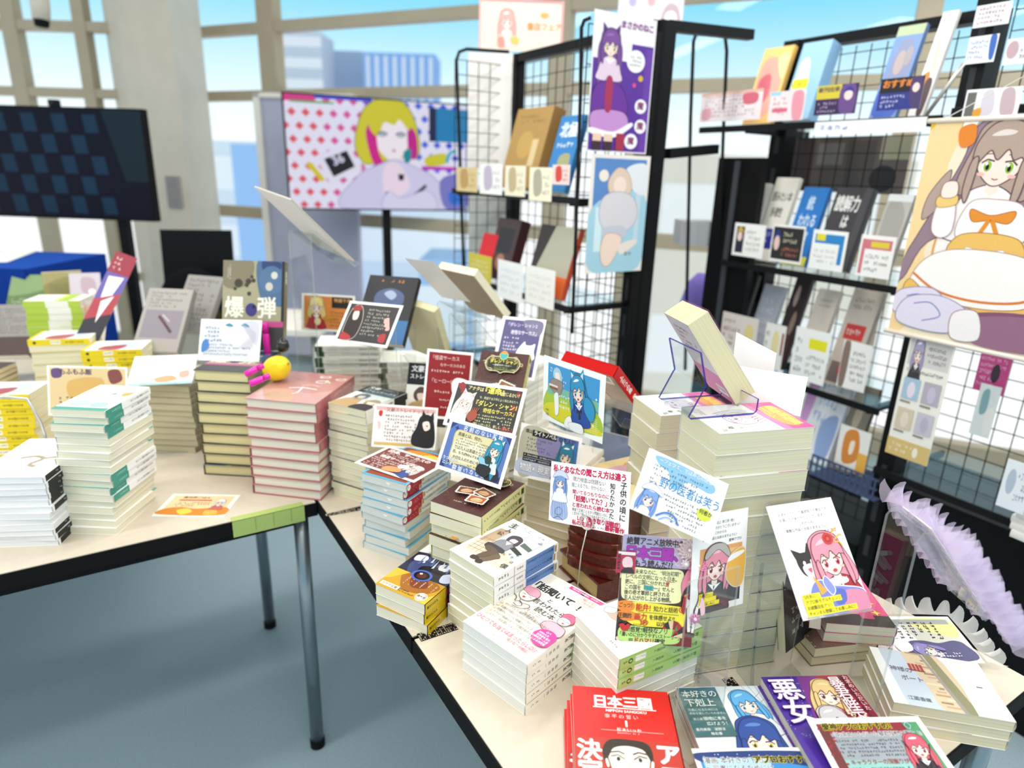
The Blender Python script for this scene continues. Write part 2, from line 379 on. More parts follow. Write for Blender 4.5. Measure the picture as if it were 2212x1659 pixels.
# ================================================================== the room
A_ = Vector((.535, -.845, 0)); B_ = Vector((.845, .535, 0)); P0 = Vector((-.42, 1.297, 0)); YAW = math.degrees(math.atan2(.535, .845))
def ab(a, b, z=0.): return P0 + A_*a + B_*b + Vector((0, 0, z))
m = MB('carpet'); m.face([(-5, -2, 0), (5, -2, 0), (5, 2.1, 0), (-1.75, 5.04, 0), (-5, 5.04, 0)], '9fb5c0'); setting(m.build('floor'))

# ---- windows: left wall runs along x, right wall slants towards the racks
def window(name, P, d, verts, bars, glass, z0, z1, depth=.09, col='b3a68d', label=None):
    """P foot of the wall line, d its direction; verts (u0, u1); bars (z0, z1)"""
    n = Vector((-d.y, d.x, 0)); M = Matrix(((d.x, n.x, 0, P.x), (d.y, n.y, 0, P.y), (0, 0, 1, 0), (0, 0, 0, 1)))
    f = MB('paint'); u0, u1 = min(v[0] for v in verts), max(v[1] for v in verts)
    for a, b in verts: f.box((a, -depth/2, z0), (b, depth/2, z1), col, M)
    for a, b in bars: f.box((u0, -depth*.45, a), (u1, depth*.45, b), col, M)
    o = setting(f.build(name))
    for i in range(len(verts)-1):
        g = MB('window_glass'); g.face([M @ Vector(p) for p in ((verts[i][1], .0, z0), (verts[i+1][0], .0, z0), (verts[i+1][0], .0, z1), (verts[i][1], .0, z1))], 'ffffff')
        g.build('glass_pane', o)
    return o
YL = 5.0
def ux(x, y=200): return aty(x, y, YL).x
zl = lambda y, x=150: aty(x, y, YL).z
bars = [(zl(69), zl(47)), (zl(211), zl(191)), (zl(600), zl(585)), (-.0, .12), (3.0, 3.4)]
window('window_1', Vector((0, YL, 0)), Vector((1, 0, 0)), [(-4.6, -4.5), (-3.55, -3.45), (ux(188), ux(213)), (ux(262), ux(290))], bars, None, 0, 3.4)
WD = Vector((.912, -.41, 0)); WP = aty(585, 200, 5.0); WP.z = 0; WN = Vector((.41, .912, 0))
def wu(x, y=150): return (onp(x, y, WP, WN)-WP).dot(WD)
def wz(x, y): return onp(x, y, WP, WN).z
bars = [(wz(600, 70), wz(600, 47)), (wz(800, 213), wz(800, 190)), (wz(900, 497), wz(900, 470)), (0, .15), (3.0, 3.4)]
window('window_2', WP, WD, [(wu(405), wu(428)), (wu(572), wu(606)), (wu(1190), wu(1232)), (2.6, 2.7), (3.9, 4.0), (5.2, 5.3)], bars, None, 0, 3.4)
# ---- pillar between the two windows
q = [aty(328, 570, 4.55), aty(428, 570, 4.45), aty(486, 570, 4.85), aty(300, 570, 5.1)]
m = MB('paint'); lo = [Vector((p.x, p.y, 0)) for p in q]; hi = [Vector((p.x, p.y, 3.4)) for p in q]
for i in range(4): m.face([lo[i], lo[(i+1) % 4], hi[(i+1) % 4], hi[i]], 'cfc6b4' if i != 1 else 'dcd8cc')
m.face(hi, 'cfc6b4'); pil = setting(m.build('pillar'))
d = (q[1]-q[0]); d.z = 0; d.normalize(); nf = Vector((d.y, -d.x, 0))
c0 = onp(358, 380, q[0], nf); c1 = onp(396, 450, q[0], nf)
m = MB('matte'); Mv = Matrix(((d.x, nf.x, 0, c0.x), (d.y, nf.y, 0, c0.y), (0, 0, 1, 0), (0, 0, 0, 1))); wv = (c1-c0).dot(d)
m.box((0, 0, c1.z), (wv, .012, c0.z), 'a9a4a4', Mv)
for k in range(9): zz = c1.z+(c0.z-c1.z)*(k+.5)/9; m.box((.01, .012, zz-.004), (wv-.01, .016, zz+.006), '8d8888', Mv)
tag(m.build('vent_cover'), 'grey louvred vent cover fixed low on the beige pillar', 'vent')

# ---- the city outside
def tower(name, label, x0, x1, ytop, Y, col, stripes=0, scol='ffffff', vert=False, ybase=900):
    a, b = aty(x0, ytop, Y), aty(x1, ytop, Y); zb = -40
    t = thing(name, label, 'building', ((a.x+b.x)/2, Y, zb), group=None); wd = abs(b.x-a.x); H = a.z-zb; D = 4.
    m = MB('matte'); m.box((-wd/2, 0, 0), (wd/2, D, H), col); m.build('wall', t)
    if stripes:
        s = MB('matte')
        for k in range(stripes):
            if vert: xx = -wd/2+wd*(k+.3)/stripes; s.box((xx, -.05, 0), (xx+wd/stripes*.4, 0, H*.995), scol)
            else: zz = H-H*.62*(k+.7)/stripes; s.box((-wd/2, -.05, zz), (wd/2, 0, zz+H*.3/stripes), scol)
        s.build('window_bands', t)
    return t
tower('office_tower', 'grey office tower with pale floor bands behind the long window', 596, 692, 66, 60, 'c4cede', 20, 'e8ecf4')
tower('office_tower', 'blue grey flat roofed block seen beside the banded tower', 692, 782, 108, 66, 'a9bcd6', 0)
tower('office_tower', 'blue tower with white vertical ribs right of the grey block', 784, 940, 112, 62, '86b0ea', 8, 'dfe8f6', True)
tower('low_block', 'pale low block filling the lower window behind the screens', 380, 1040, 300, 34, 'e4eef8', 8, 'fbfdff')
tower('low_block', 'bright blue glass block low behind the white display panel', 497, 560, 310, 28, '9cc4f4', 0)
tower('low_block', 'blue low building seen under the bright screen', 905, 1010, 560, 26, '9cc4f0', 5, 'e4eef8')
tower('low_block', 'brown roofed low block behind the mesh panels', 1440, 1990, 330, 46, 'e6e0d2', 3, 'f8f8f6')

# ---- desks: pale laminate tops with black edges on grey steel legs
def desk(label, a0, a1, b0, b1, legs, edge_out):
    t = thing('display_table', label, 'table', tuple(ab((a0+a1)/2, (b0+b1)/2)), (0, 0, rad(YAW)), None)
    x0, x1, y0, y1 = -(b1-b0)/2, (b1-b0)/2, -(a1-a0)/2, (a1-a0)/2    # local x along B_, local y = -A_
    m = MB('laminate'); m.box((x0+.003, y0+.003, .672), (x1-.003, y1-.003, .7), 'd4cab9'); m.build('table_top', t)
    e = MB('matte'); r = .018
    e.box((x0, y0, .668), (x1, y0+.003, .698), '0b0b0c'); e.box((x0, y1-.003, .668), (x1, y1, .698), '0b0b0c')
    e.box((x0, y0, .668), (x0+.003, y1, .698), '0b0b0c'); e.box((x1-.003, y0, .668), (x1, y1, .698), '0b0b0c'); e.build('edge_band', t)
    f = MB('matte')
    for s in (y0+.03, y1-.06): f.box((x0+.02, s, .640), (x1-.02, s+.03, .672), '141416')
    for s in (x0+.02, x1-.05): f.box((s, y0+.03, .640), (s+.03, y1-.03, .672), '141416')
    f.build('under_frame', t)
    for lx, ly in legs:
        X, Y = (x0+.03 if lx < 0 else x1-.03), (y0+.035 if ly < 0 else y1-.035)
        l = MB('metal'); l.tube([(X, Y, .022), (X, Y, .672)], .0165, '8f9aa0', 16); lo_ = l.build('leg', t, True)
        k = MB('matte'); k.tube([(X, Y, 0), (X, Y, .022)], .0185, '101012', 14); k.build('foot', lo_)
    return t
ALL4 = ((-1, -1), (1, -1), (-1, 1), (1, 1))
desk('pale desk with teal spined and pink books, green tape on its black edge', -.60, -.001, -1.20, -.002, ALL4, 1)
desk('pale desk farthest left, carrying the tilted grey and green books', -1.75, -.602, -1.40, -.30, ((-1, -1), (-1, 1), (1, 1)), 1)
desk('pale desk behind the red cards, carrying the rear stacks of manga', -.60, .062, 0, .74, ((1, -1), (1, 1)), 1)
desk('pale desk in the middle carrying the stacks with lettered recommendation cards', .064, .512, 0, .776, ((1, -1), (1, 1)), 1)
desk('nearest pale desk, carrying the red manga and the ruffled cards', .514, 1.066, 0, .776, ((-1, -1), (1, -1), (1, 1)), 1)
# green masking tape on the corner of the left desk
q = [at(497, 1118), at(650, 1082)]; u0, u1 = (q[0]-P0).dot(B_), (q[1]-P0).dot(B_)
m = MB('matte'); Mt = Matrix(((B_.x, -A_.x, 0, P0.x), (B_.y, -A_.y, 0, P0.y), (0, 0, 1, 0), (0, 0, 0, 1)))
m.box((u0, -.0026, .664), (u1, -.0012, .7012), 'a9bf6f', Mt); m.box((u0, -.0026, .7003), (u1, .018, .7012), 'a9bf6f', Mt)
for k in range(3): uu = u0+(u1-u0)*(.3+.25*k); m.box((uu, -.003, .67), (uu+.002, -.0012, .7013), '93a95c', Mt)
tag(m.build('masking_tape'), 'strip of pale green masking tape folded over the black desk edge', 'tape')
# black lace tape over the joints
def lace(label, p, q, w, name='lace_tape'):
    p, q = Vector(p), Vector(q); p.z = q.z = .7004; d = (q-p).normalized(); n = Vector((-d.y, d.x, 0)); L = (q-p).length; m = MB('matte'); r = random.Random(3)
    m.face([p-n*w/2, q-n*w/2, q+n*w/2, p+n*w/2], '1a1917'); k = int(L/.0035)
    for i in range(k):
        for j in range(5):
            if r.random() < .62:
                c = p+d*(i+.5)/k*L+n*(j-2)*w/5.4+Vector((0, 0, .0003)); s = .0009+r.random()*.001; a = r.random()*3
                m.face([c+(d*math.cos(a+t)+n*math.sin(a+t))*s for t in (0, 1.57, 3.14, 4.71)], 'bfb49f')
    tag(m.build(name), label, 'tape')
lace('black lace patterned tape across the desk joint beside the pink stack', at(703, 1113), at(800, 1096), .012)
lace('black lace patterned tape showing beside the gold banded pile', at(905, 1378), at(985, 1352), .02)
lace('black lace patterned tape running between the big stack and the purple book', at(1570, 1465), at(1730, 1659), .018)
# ================================================================== the near desks
CREAM, PAGE = 'f3eedf', 'efe8d0'
def stand_rod(c, zb, label, group='clear rods holding cards', r=.0022):
    """thin clear rod with a round foot under a card"""
    t = thing('card_stand', label, 'stand', (c[0], c[1], zb)); m = MB('acrylic'); m.tube([(0, 0, .002), (0, 0, c[2]-zb)], r, 'ffffff', 8); m.build('rod', t, True)
    f = MB('acrylic'); f.lathe([(0, 0), (.018, 0), (.018, .002), (0, .003)], 'ffffff'); f.build('foot', t); return t
def easel(P, zrot, label, prof, half, th=.003, em='acrylic_edge', name='acrylic_stand'):
    m = MB('acrylic'); m.strip(prof, half, 'ffffff', None, 'acrylic', th)
    if em != 'acrylic_edge': m.m = [em if x == 'acrylic_edge' else x for x in m.m]
    o = m.build(name); o.location = P; o.rotation_euler = (0, 0, rad(zrot)); return tag(o, label, 'stand')

# ---- gold banded light novels
S = Sheet(105, 148, 'f2f2f4')
S.poly([(0, 30), (30, 22), (60, 34), (105, 18), (105, 100), (0, 108)], '20243c')
for p, c_ in (([(10, 60), (35, 30), (48, 62), (25, 92)], '3c4c78'), ([(50, 34), (80, 26), (98, 60), (70, 80)], '2c2430'), ([(60, 44), (78, 36), (84, 52), (66, 58)], 'e6e4ee'), ([(6, 40), (24, 34), (30, 46), (10, 56)], 'dfe6f2'),
              ([(82, 66), (100, 56), (104, 80), (88, 86)], 'c8d2ea'), ([(34, 66), (52, 58), (58, 84), (40, 92)], '10121e')): S.blob(p, c_)
for k in range(14): a = k*1.3; S.poly([(20+k*6, 30+10*math.sin(a)), (26+k*6, 52+8*math.cos(a)), (22+k*6, 54+8*math.cos(a))], 'd9deee' if k % 2 else '5a6ca0')
S.ell(52, 88, 20, 16, '4b6cc0'); S.ell(52, 88, 15, 12, '0e0f1c'); S.ell(52, 88, 9, 8, '5a2c22'); S.ell(48, 84, 3, 2.4, 'ffffff')
for i, ch in enumerate('名前の英雄'): S.text(ch, 18+(i % 3)*26, 6+(i//3)*16, 7.5, '8b8f9a')
bnd = Sheet(105, 56, 'c79a1c')
bnd.blob([(20, 0), (60, -4), (100, 8), (88, 34), (50, 44), (28, 24)], 'a2641a'); bnd.blob([(40, 6), (70, 4), (80, 22), (55, 30)], '7e3a16'); bnd.poly([(0, 0), (30, 0), (8, 30), (0, 34)], 'd9b634'); bnd.poly([(80, 56), (105, 30), (105, 56)], 'dcc046')
for i, x in enumerate((36, 46, 56, 68, 80, 92)): bnd.gib(x, 6+2*(i % 2), x+4.2, 34-3*(i % 3), 1, 'f7ecd0', vert=True, seed=i)
bnd.rect(4, 41, 42, 51, 'f7f3d8'); bnd.text('ガガガ文庫', 6, 43, 6.6, '4a4418', .012)
bnd.gib(43, 42, 78, 51, 2, '241c58', 1, seed=4); bnd.ell(88, 44, 10.5, 10.5, 'f7f4ea'); bnd.ell(88, 44, 9, 9, '8a8678'); bnd.ell(88, 44, 8, 8, 'f7f4ea'); bnd.text('優秀賞', 80, 41, 5.4, '4a463c', .015)
bsp = Sheet(18, 56, 'd9b914'); bsp.text('ガガガ文庫', 5, 24, 5.8, '2c2608', .02, vert=True); bsp.rect(0, 0, 18, 3, 'a8741a')
spn = Sheet(18, 148, '1a1a22'); spn.gib(4, 10, 14, 80, 1, 'e6e6ea', vert=True); spn.blob([(3, 60), (9, 52), (15, 64), (12, 82), (5, 80)], 'd9c8d0'); spn.blob([(5, 84), (13, 80), (15, 90), (6, 92)], '7c2030')
gold = book(.102, .145, .0183, S, spn, 'f2f2f4', '1a1a22', page='f4ead0', mat='gloss')
b = MB('gloss'); bw, bh = .102, .056
b.box((-bw/2, -.145/2, .0183), (bw/2, -.145/2+bh, .0186), 'c79a1c'); bnd.put(b, (-bw/2, -.145/2+bh, .0186), (1, 0, 0), (0, 1, 0), bw, bh); b.box((bw/2+.0016, -.145/2, 0), (bw/2+.0019, -.145/2+bh, .0186), 'd9b914'); bsp.put(b, (bw/2+.0019, -.145/2+bh, .0183), (0, 0, -1), (0, 1, 0), .0183, bh); b.build('paper_band', gold)
stack('gold', gold, .0187, 3, -.134, .962, 330, 'gold banded paperback, topmost of the low pile at the desk edge', 'the gold banded low pile at the desk edge', 'gold banded paperbacks', jit=.002, jr=3)

# ---- white paperbacks with a girl in black stockings
S = Sheet(105, 148, 'fafafa')
S.rect(8, 26, 97, 128, 'd8dde2'); S.poly([(8, 60), (60, 26), (97, 26), (97, 128), (8, 128)], 'c9d0d8'); S.poly([(8, 62), (56, 78), (97, 100), (97, 128), (8, 128)], 'e8d2b8'); S.poly([(8, 40), (30, 34), (30, 80), (8, 90)], 'bfa68c')
for k in range(5): S.line([(10, 80+k*9), (52, 70+k*10)], .8, '9a6a4a'); S.line([(12+k*9, 74), (16+k*9, 122)], .7, '9a6a4a', True)
S.poly([(62, 30), (94, 30), (94, 74), (70, 62)], 'eef3f6'); S.poly([(70, 44), (94, 50), (94, 60), (70, 56)], '5c6a62'); S.poly([(66, 64), (92, 72), (88, 80), (66, 74)], '2e3830')
S.blob([(40, 44), (52, 36), (64, 42), (68, 58), (62, 66), (44, 62)], '4c4650', '2a262c', .6); S.blob([(46, 46), (58, 44), (60, 58), (50, 62)], 'fbe6da'); S.blob([(40, 44), (52, 36), (66, 44), (62, 48), (50, 48), (44, 58)], '4c4650')
S.blob([(40, 62), (60, 60), (66, 80), (60, 90), (36, 90), (34, 74)], '8b8d96', '3a3a40', .5); S.poly([(46, 62), (58, 62), (54, 72)], 'f4f4f6'); S.blob([(30, 84), (62, 84), (66, 94), (40, 100), (28, 96)], '3c3a40')
S.blob([(34, 92), (52, 92), (74, 104), (70, 112), (48, 106), (36, 102)], '5d4c40'); S.blob([(64, 102), (74, 106), (62, 134), (54, 132)], '6a5848'); S.blob([(48, 100), (60, 104), (50, 134), (42, 130)], '5d4c40')
S.blob([(38, 130), (50, 128), (52, 136), (40, 139)], '3a2a20'); S.blob([(52, 131), (63, 131), (64, 139), (54, 141)], '3a2a20')
for ch, x, y, z in (('僕', 88, 112, 13), ('は', 92, 98, 7), ('ラ', 82, 88, 7), ('イ', 74, 84, 7), ('ト', 86, 78, 7), ('の', 86, 24, 8), ('主', 10, 12, 17), ('人', 18, 32, 12), ('公', 14, 48, 12), ('ノ', 72, 12, 7), ('ベ', 80, 12, 7), ('ル', 66, 90, 8)): S.text(ch, x, y, z, '2e3a30', .01, rot=-12)
S.gib(38, 8, 60, 18, 2, '8a7a70'); S.gib(34, 141, 70, 145, 1, 'a09a90')
spn = Sheet(16.6, 148, 'f6f6f4'); spn.rect(0, 10, 16.6, 78, '5d86c6'); spn.text('僕はライトノベルの主人公', 4, 13, 5.2, '16203c', .02, vert=True); spn.text('寺場糸', 5, 84, 5, '4a4a4a', vert=True); spn.rect(2, 4, 14, 9, 'b8935a'); spn.gib(4, 116, 12, 140, 1, '5a5a5a', vert=True); spn.line([(0, 104), (16.6, 104)], 1, '8a8a86')
gb = book(.102, .145, .0164, S, spn, 'fafafa', 'f6f6f4', page='e9e3c6')
stack('girl', gb, .0165, 8, -.004, .928, 315.5, 'white paperback with a seated girl in dark stockings, topmost of its pile', 'the pile with white and blue spines', 'white paperbacks with blue spine panels', flip=(4, 5, 6, 7, 8), jit=.002, jr=1.5)

# ---- white book about listening
S = Sheet(128, 188, 'f8f3e6')
S.rect(84, 3, 128, 11, 'ee3f98'); S.rect(60, 3, 90, 11, 'ee3f98', True); S.text('「聞き取り困難症」のお困りごと解決', 62, 4.6, 4.4, 'ffffff', .01)
S.text('「話聞いて', 4, 30, 19, '2c2c2c', .035, sx=.92); S.text('！」', 100, 34, 16, '2c2c2c', .03); S.text('と', 56, 54, 10, '2c2c2c', .012); S.text('言われたら', 40, 67, 12.5, '2c2c2c', .012); S.text('読む本', 56, 82, 12.5, '2c2c2c', .012)
for p in ([(92, 20), (104, 14), (120, 18), (122, 28), (108, 33), (94, 30)],): q_ = sm(p); [S.ell(q_[i][0], q_[i][1], .5, .5, '8a8480', n=6) for i in range(0, len(q_), 1)]
S.text('聞いてる', 96, 17, 5, 'e0608a'); S.text('つもりなの', 97, 24, 5, 'e0608a')
S.blob([(12, 66), (18, 54), (32, 52), (42, 60), (42, 74), (26, 72)], 'f4a9bc', '2c2c2c', .8); S.ell(14, 56, 5, 5, 'f4a9bc'); S.blob([(14, 68), (30, 72), (42, 70), (38, 84), (26, 88), (15, 80)], 'fffaf2', '2c2c2c', .8); S.curve([(18, 76), (21, 74), (24, 76)], .8, '2c2c2c'); S.curve([(31, 77), (34, 75), (37, 77)], .8, '2c2c2c'); S.blob([(23, 80), (29, 80), (26, 84)], 'd0505a')
S.curve([(0, 96), (8, 86), (18, 90), (22, 98), (30, 94), (38, 100), (34, 106), (24, 104)], 1.1, '2c2c2c'); S.curve([(26, 90), (32, 96), (46, 92), (50, 98), (40, 108), (26, 110)], 1.1, '2c2c2c')
S.blob([(98, 76), (104, 64), (118, 66), (122, 82), (110, 84)], 'f06a94', '2c2c2c', .8); S.blob([(101, 78), (112, 76), (120, 82), (116, 92), (106, 94), (100, 88)], 'fffaf2', '2c2c2c', .8); S.curve([(103, 84), (106, 82), (108, 84)], .8, '2c2c2c'); S.curve([(113, 84), (116, 82), (118, 84)], .8, '2c2c2c'); S.blob([(108, 88), (113, 88), (111, 91)], 'd0505a')
S.blob([(88, 104), (98, 96), (110, 96), (124, 100), (126, 118), (104, 120), (90, 116)], 'f7b6c6', '2c2c2c', .9)
S.gib(44, 98, 90, 106, 2, 'b05a5a'); S.text('阪本浩一', 52, 107, 7, '3c3632')
for i, st in enumerate(('ザワザワした場所で会話を聞き取れない', '会議の内容についていけない', '授業中についつい居眠りしてしまう', 'ドラマや映画のセリフが聞き取れない', '人から「話を聞いてないでしょ」とよく言われる')):
    S.text(st, 17, 112+i*8.6, 5.6, '4a4440', .006, sx=.86); S.rect(9, 113.2+i*8.6, 13.4, 117.4+i*8.6, 'e6c65a'); S.rect(9.7, 113.9+i*8.6, 12.7, 116.7+i*8.6, 'fbf8ee')
S.text('ひとつでも当てはまったらLiD!?', 6, 158, 10.4, 'e2618a', .02, sx=.78); S.text('（聞き取り困難症）', 70, 170, 5.6, 'e2618a', .015); S.gib(46, 178, 64, 182, 1, '6a645c')
S.ell(112, 134, 19, 19, 'f03c98')
for i, st in enumerate(('のべ', '5000人の', '当事者を見た', 'LiD研究第一人者', 'による決定版')): S.text(st, 112-len(st)*2.2-1, 119+i*6, 5, 'ffffff', .012, sx=.85)
spn = Sheet(16.4, 188, 'f6f0e2'); spn.text('「話聞いて！」と言われたら読む本', 4, 6, 7, '2c2c2c', .025, vert=True, gap=-.1); spn.text('阪本浩一', 5, 120, 6.4, '3c3632', vert=True, gap=.3); spn.gib(6, 160, 11, 182, 1, '5a544c', vert=True)
hb = book(.125, .184, .0164, S, spn, 'f8f3e6', 'f6f0e2', page='f1efe8')
stack('hear', hb, .0166, 5, .048, .828, 317.5, 'cream book with large black lettering and a pink dot, topmost of its pile', 'the cream pile by the front desk edge', 'cream books about listening', jit=.0012, jr=.5)

# ---- white paperbacks with green spines
S = Sheet(105, 148, 'fbf9f2')
S.text('野の医者は', 76, 8, 12, '5aa2c8', .012, vert=True); S.text('笑う', 22, 22, 15, '5aa2c8', .012, vert=True)
S.blob([(50, 40), (66, 34), (80, 44), (84, 64), (74, 76), (56, 70), (46, 56)], '3f8b92'); S.blob([(56, 48), (70, 46), (74, 60), (64, 70), (54, 62)], 'f6cfc0'); S.blob([(30, 62), (56, 66), (60, 74), (44, 80), (28, 74)], 'f2c4b6', 'c89a90', .6); S.blob([(22, 70), (34, 60), (40, 70), (30, 80)], 'e8f0f0', '5a8a98', .6)
S.curve([(24, 50), (30, 44), (36, 50), (30, 56)], 1, '3f8bb0'); S.ell(63, 66, 3.4, 1.4, 'd0746c')
S.it = [([(x-16, y+26) for x, y in vs] if 1 < L else vs, fs, c, L) for vs, fs, c, L in S.it]; S.gib(60, 134, 90, 140, 1, '8a8a84')
spn = Sheet(15.4, 148, 'a9cf73'); spn.text('野の医者は笑う', 4.5, 8, 6.4, '2f4a30', .012, vert=True); spn.text('東畑開人', 5, 70, 5, '2f4a30', vert=True); spn.rect(3, 104, 12, 122, 'f2f6ea'); spn.text('と311', 5, 105, 4.4, '3a4a38', vert=True); spn.ell(7.7, 130, 4, 4, '26402a'); spn.ell(7.7, 130, 2, 2.6, 'a9cf73'); spn.gib(5, 136, 10, 145, 1, '2f4a30', vert=True)
gr = book(.102, .145, .0154, S, spn, 'fbf9f2', 'a9cf73', page='f3efe0', mat='gloss')
stack('green', gr, .0156, 7, .189, .782, 299.5, 'white paperback with a green spine, topmost of the pile behind the decorated sign', 'the pile with pale green spines', 'white paperbacks with green spines', flip=(4, 5, 6, 7), jit=.0012, jr=.8)

# ---- red manga
S = Sheet(128, 182, 'dc1f1c')
S.text('日本三國', 26, 14, 20, 'fff8f4', .04, sx=.98); S.text('NIPPON SANGOKU', 42, 36.4, 5.6, 'fff8f4', .03); S.rect(26, 33.6, 108, 35.2, 'fff8f4')
S.text('泰平の誓い', 40, 45, 7, 'f6dcd6', gap=.3); S.text('1', 63, 53, 13, 'fff8f4', .05); S.line([(34, 71), (112, 71)], .5, 'f6dcd6'); S.text('松木いっか', 54, 66.5, 5.6, 'fff8f4', .012, gap=.12); S.gib(54, 73, 82, 76, 1, 'f6dcd6')
S.rect(0, 84, 128, 182, 'b63324')
S.text('決定', 3, 88, 30, 'fffaf6', .03, vert=True, gap=-.04); S.text('アニメ化', 98, 88, 30, 'fffaf6', .04, vert=True, gap=-.06)
S.blob([(34, 182), (30, 168), (46, 158), (82, 158), (98, 168), (96, 182)], '4a2c20'); S.blob([(40, 104), (42, 122), (48, 142), (62, 154), (68, 154), (82, 142), (88, 122), (90, 104), (80, 92), (50, 92)], 'fdf3e2', '2a201c', .8)
S.blob([(36, 120), (34, 100), (44, 86), (66, 84), (88, 88), (94, 102), (92, 120), (88, 108), (82, 98), (64, 94), (48, 98), (42, 108)], '2c2018')
for sg in (-1, 1):
    S.blob([(65+sg*20, 112), (65+sg*14, 110), (65+sg*6, 115), (65+sg*14, 117)], 'ffffff', '2a201c', .5); S.ell(65+sg*13, 113.5, 2.4, 2.8, '2a1c14'); S.line([(65+sg*22, 110), (65+sg*13, 107.5), (65+sg*5, 113)], 1.2, '1e1612'); S.line([(65+sg*24, 105), (65+sg*12, 102.5), (65+sg*5, 106)], 1.8, '2c2018')
    S.blob([(65+sg*26, 114), (65+sg*29, 116), (65+sg*27, 126), (65+sg*24, 124)], 'fbe9d6', '2a201c', .6)
S.line([(66, 116), (62, 128), (67, 130)], .8, 'b08a74'); S.blob([(56, 139), (65, 137), (75, 139), (65, 143)], 'd08a80'); S.line([(54, 139.4), (76, 139.4)], .8, '5a2c28')
spn = Sheet(14, 182, 'c81c1a'); spn.text('日本三國', 3, 10, 8, 'fff4ee', .03, vert=True)
rm = book(.126, .180, .0135, S, spn, 'dc1f1c', 'c81c1a', page='e6ddd0')
stack('redmanga', rm, .0137, 4, .152, .621, 357, 'red manga volume with white lettering and a stern face, topmost of its pile', 'the pile of red manga at the front', 'red manga volumes', jit=.003, jr=1.5, lean=(-.002, 0))

# ---- manga with two blue haired figures and the card lying on it
S = Sheet(128, 182, 'eef4f8')
S.poly([(70, 0), (128, 0), (128, 90), (96, 70)], 'dfe9f2')
for k in range(4): S.line([(96+k*10, 0), (122, 52+k*10)], .8, '8fa6ba'); S.line([(128, 4+k*14), (98, 30+k*12)], .8, '8fa6ba', True)
girl(S, 90, 34, 32, '5fb0e6', '8fb0c8', 'e4ecf4', rot=-12, long=1.0, mouth=0, accent='a9d8f4', line='2c4a7a')
girl(S, 84, 96, 48, '2d4f9c', 'c8b84a', '3e6fbe', rot=6, long=.9, mouth=0, accent='5a86cc', line='1c2c5c')
S.rect(0, 4, 56, 88, '426b70')
for k in range(5): S.poly([(0, 14+k*16), (56, 4+k*16), (56, 10+k*16), (0, 20+k*16)], '4d777b', k > 0)
S.text('本好きの', 4, 10, 12.5, 'fdfdf8', .01); S.text('下剋上', 4, 25, 14, 'fdfdf8', .01); S.text('司書になるためには', 4, 42, 4.6, 'e8f0ee'); S.text('手段を選んでいられません', 4, 48.5, 4.2, 'e8f0ee'); S.text('第三部', 6, 58, 4.4, 'e8f0ee'); S.text('領地に本を', 20, 56.5, 6.4, 'fdfdf8'); S.text('広げよう！ 1', 22, 65, 6.4, 'fdfdf8'); S.text('香月美夜　波野涼', 4, 75, 5, 'fdfdf8'); S.text('椎名優', 22, 82, 5, 'fdfdf8')
hz = book(.126, .180, .0125, S, None, 'eef4f8', 'dfe9f2', page='ded9cc')
stack('blue', hz, .0127, 2, .312, .664, 4, 'manga with two blue haired figures and a dark green title panel, beside the red manga', 'the pair of blue manga', 'blue manga volumes', jit=.001)
S = Sheet(148, 100, 'fbfbf8'); S.rect(6, 6, 142, 94, '3e8fd0'); S.blob([(6, 6), (142, 6), (142, 26), (90, 18), (40, 24), (6, 18)], '26407e'); S.blob([(6, 94), (6, 60), (60, 40), (142, 50), (142, 94)], '8cc4e6')
for k in range(24): S.ell(10+rng.random()*130, 8+rng.random()*14, .7, .7, 'eef6ff', n=6, same=k > 0)
S.rect(10, 14, 92, 92, 'a9d2ee')
S.text('漫画 本好きの下剋上', 10, 13, 9, '2a2f48', .012, edge=('ffffff', .06)); S.text('〜司書になるためには', 10, 24, 8.4, '2a2f48', .012, edge=('ffffff', .06)); S.text('手段を選んでいられません 第三部 1巻〜', 10, 35, 8.4, '2a2f48', .012, edge=('ffffff', .06), sx=.86)
S.text('アプロおすすめ！', 72, 12, 10.5, '2c2a10', .05, edge=('e8d84a', .1)); S.text('本が大好きな女の子・マインが、', 14, 47, 6.2, '2a3a58'); S.text('ついに貴族の世界へ進んでいく第三部！', 14, 55, 6.2, 'd83c48', .01); S.text('本への愛、家族への想い、', 16, 63, 6.2, '2a3a58'); S.gib(16, 71, 90, 92, 3, '2a3a58')
girl(S, 116, 64, 30, 'e0586e', 'c03048', 'f0f0f4', ears=None, rot=-8, long=1.2)
card('recommendation_card', S, .148, .100, (.3135, .594, .7295), (3, 0, 3), 'blue recommendation card with pink haired cartoon girl, lying in front of blue manga', group=None)

# ---- purple and crimson romance book with a card on top
S = Sheet(128, 182, '7a2c8c'); S.poly([(0, 0), (52, 0), (24, 182), (0, 182)], '4c2f9c'); S.poly([(80, 0), (128, 0), (128, 182), (60, 182)], 'b01c4c'); S.poly([(112, 0), (128, 0), (128, 182), (122, 182)], '7c1430')
for k in range(60): S.ell(rng.random()*50, rng.random()*110, .6, .6, 'd8c6f0', n=5, same=k > 0)
for k in range(9): S.poly([(118, k*14), (124, k*14+7), (118, k*14+14), (112, k*14+7)], '5c0c20', k > 0)
girl(S, 80, 36, 36, 'e6c88a', '6a4020', 'c83a4a', rot=14, long=1.5, mouth=0, accent='f4dfa8', line='5a3418')
girl(S, 66, 84, 34, 'cfccd2', '4a4448', '2c2834', rot=-4, long=.5, mouth=0, accent='e8e6ea', line='3a3438')
for k in range(26): S.ell(86+rng.random()*26, 66+rng.random()*22, 2, 2, 'f2dfcb', n=7, same=k > 0)
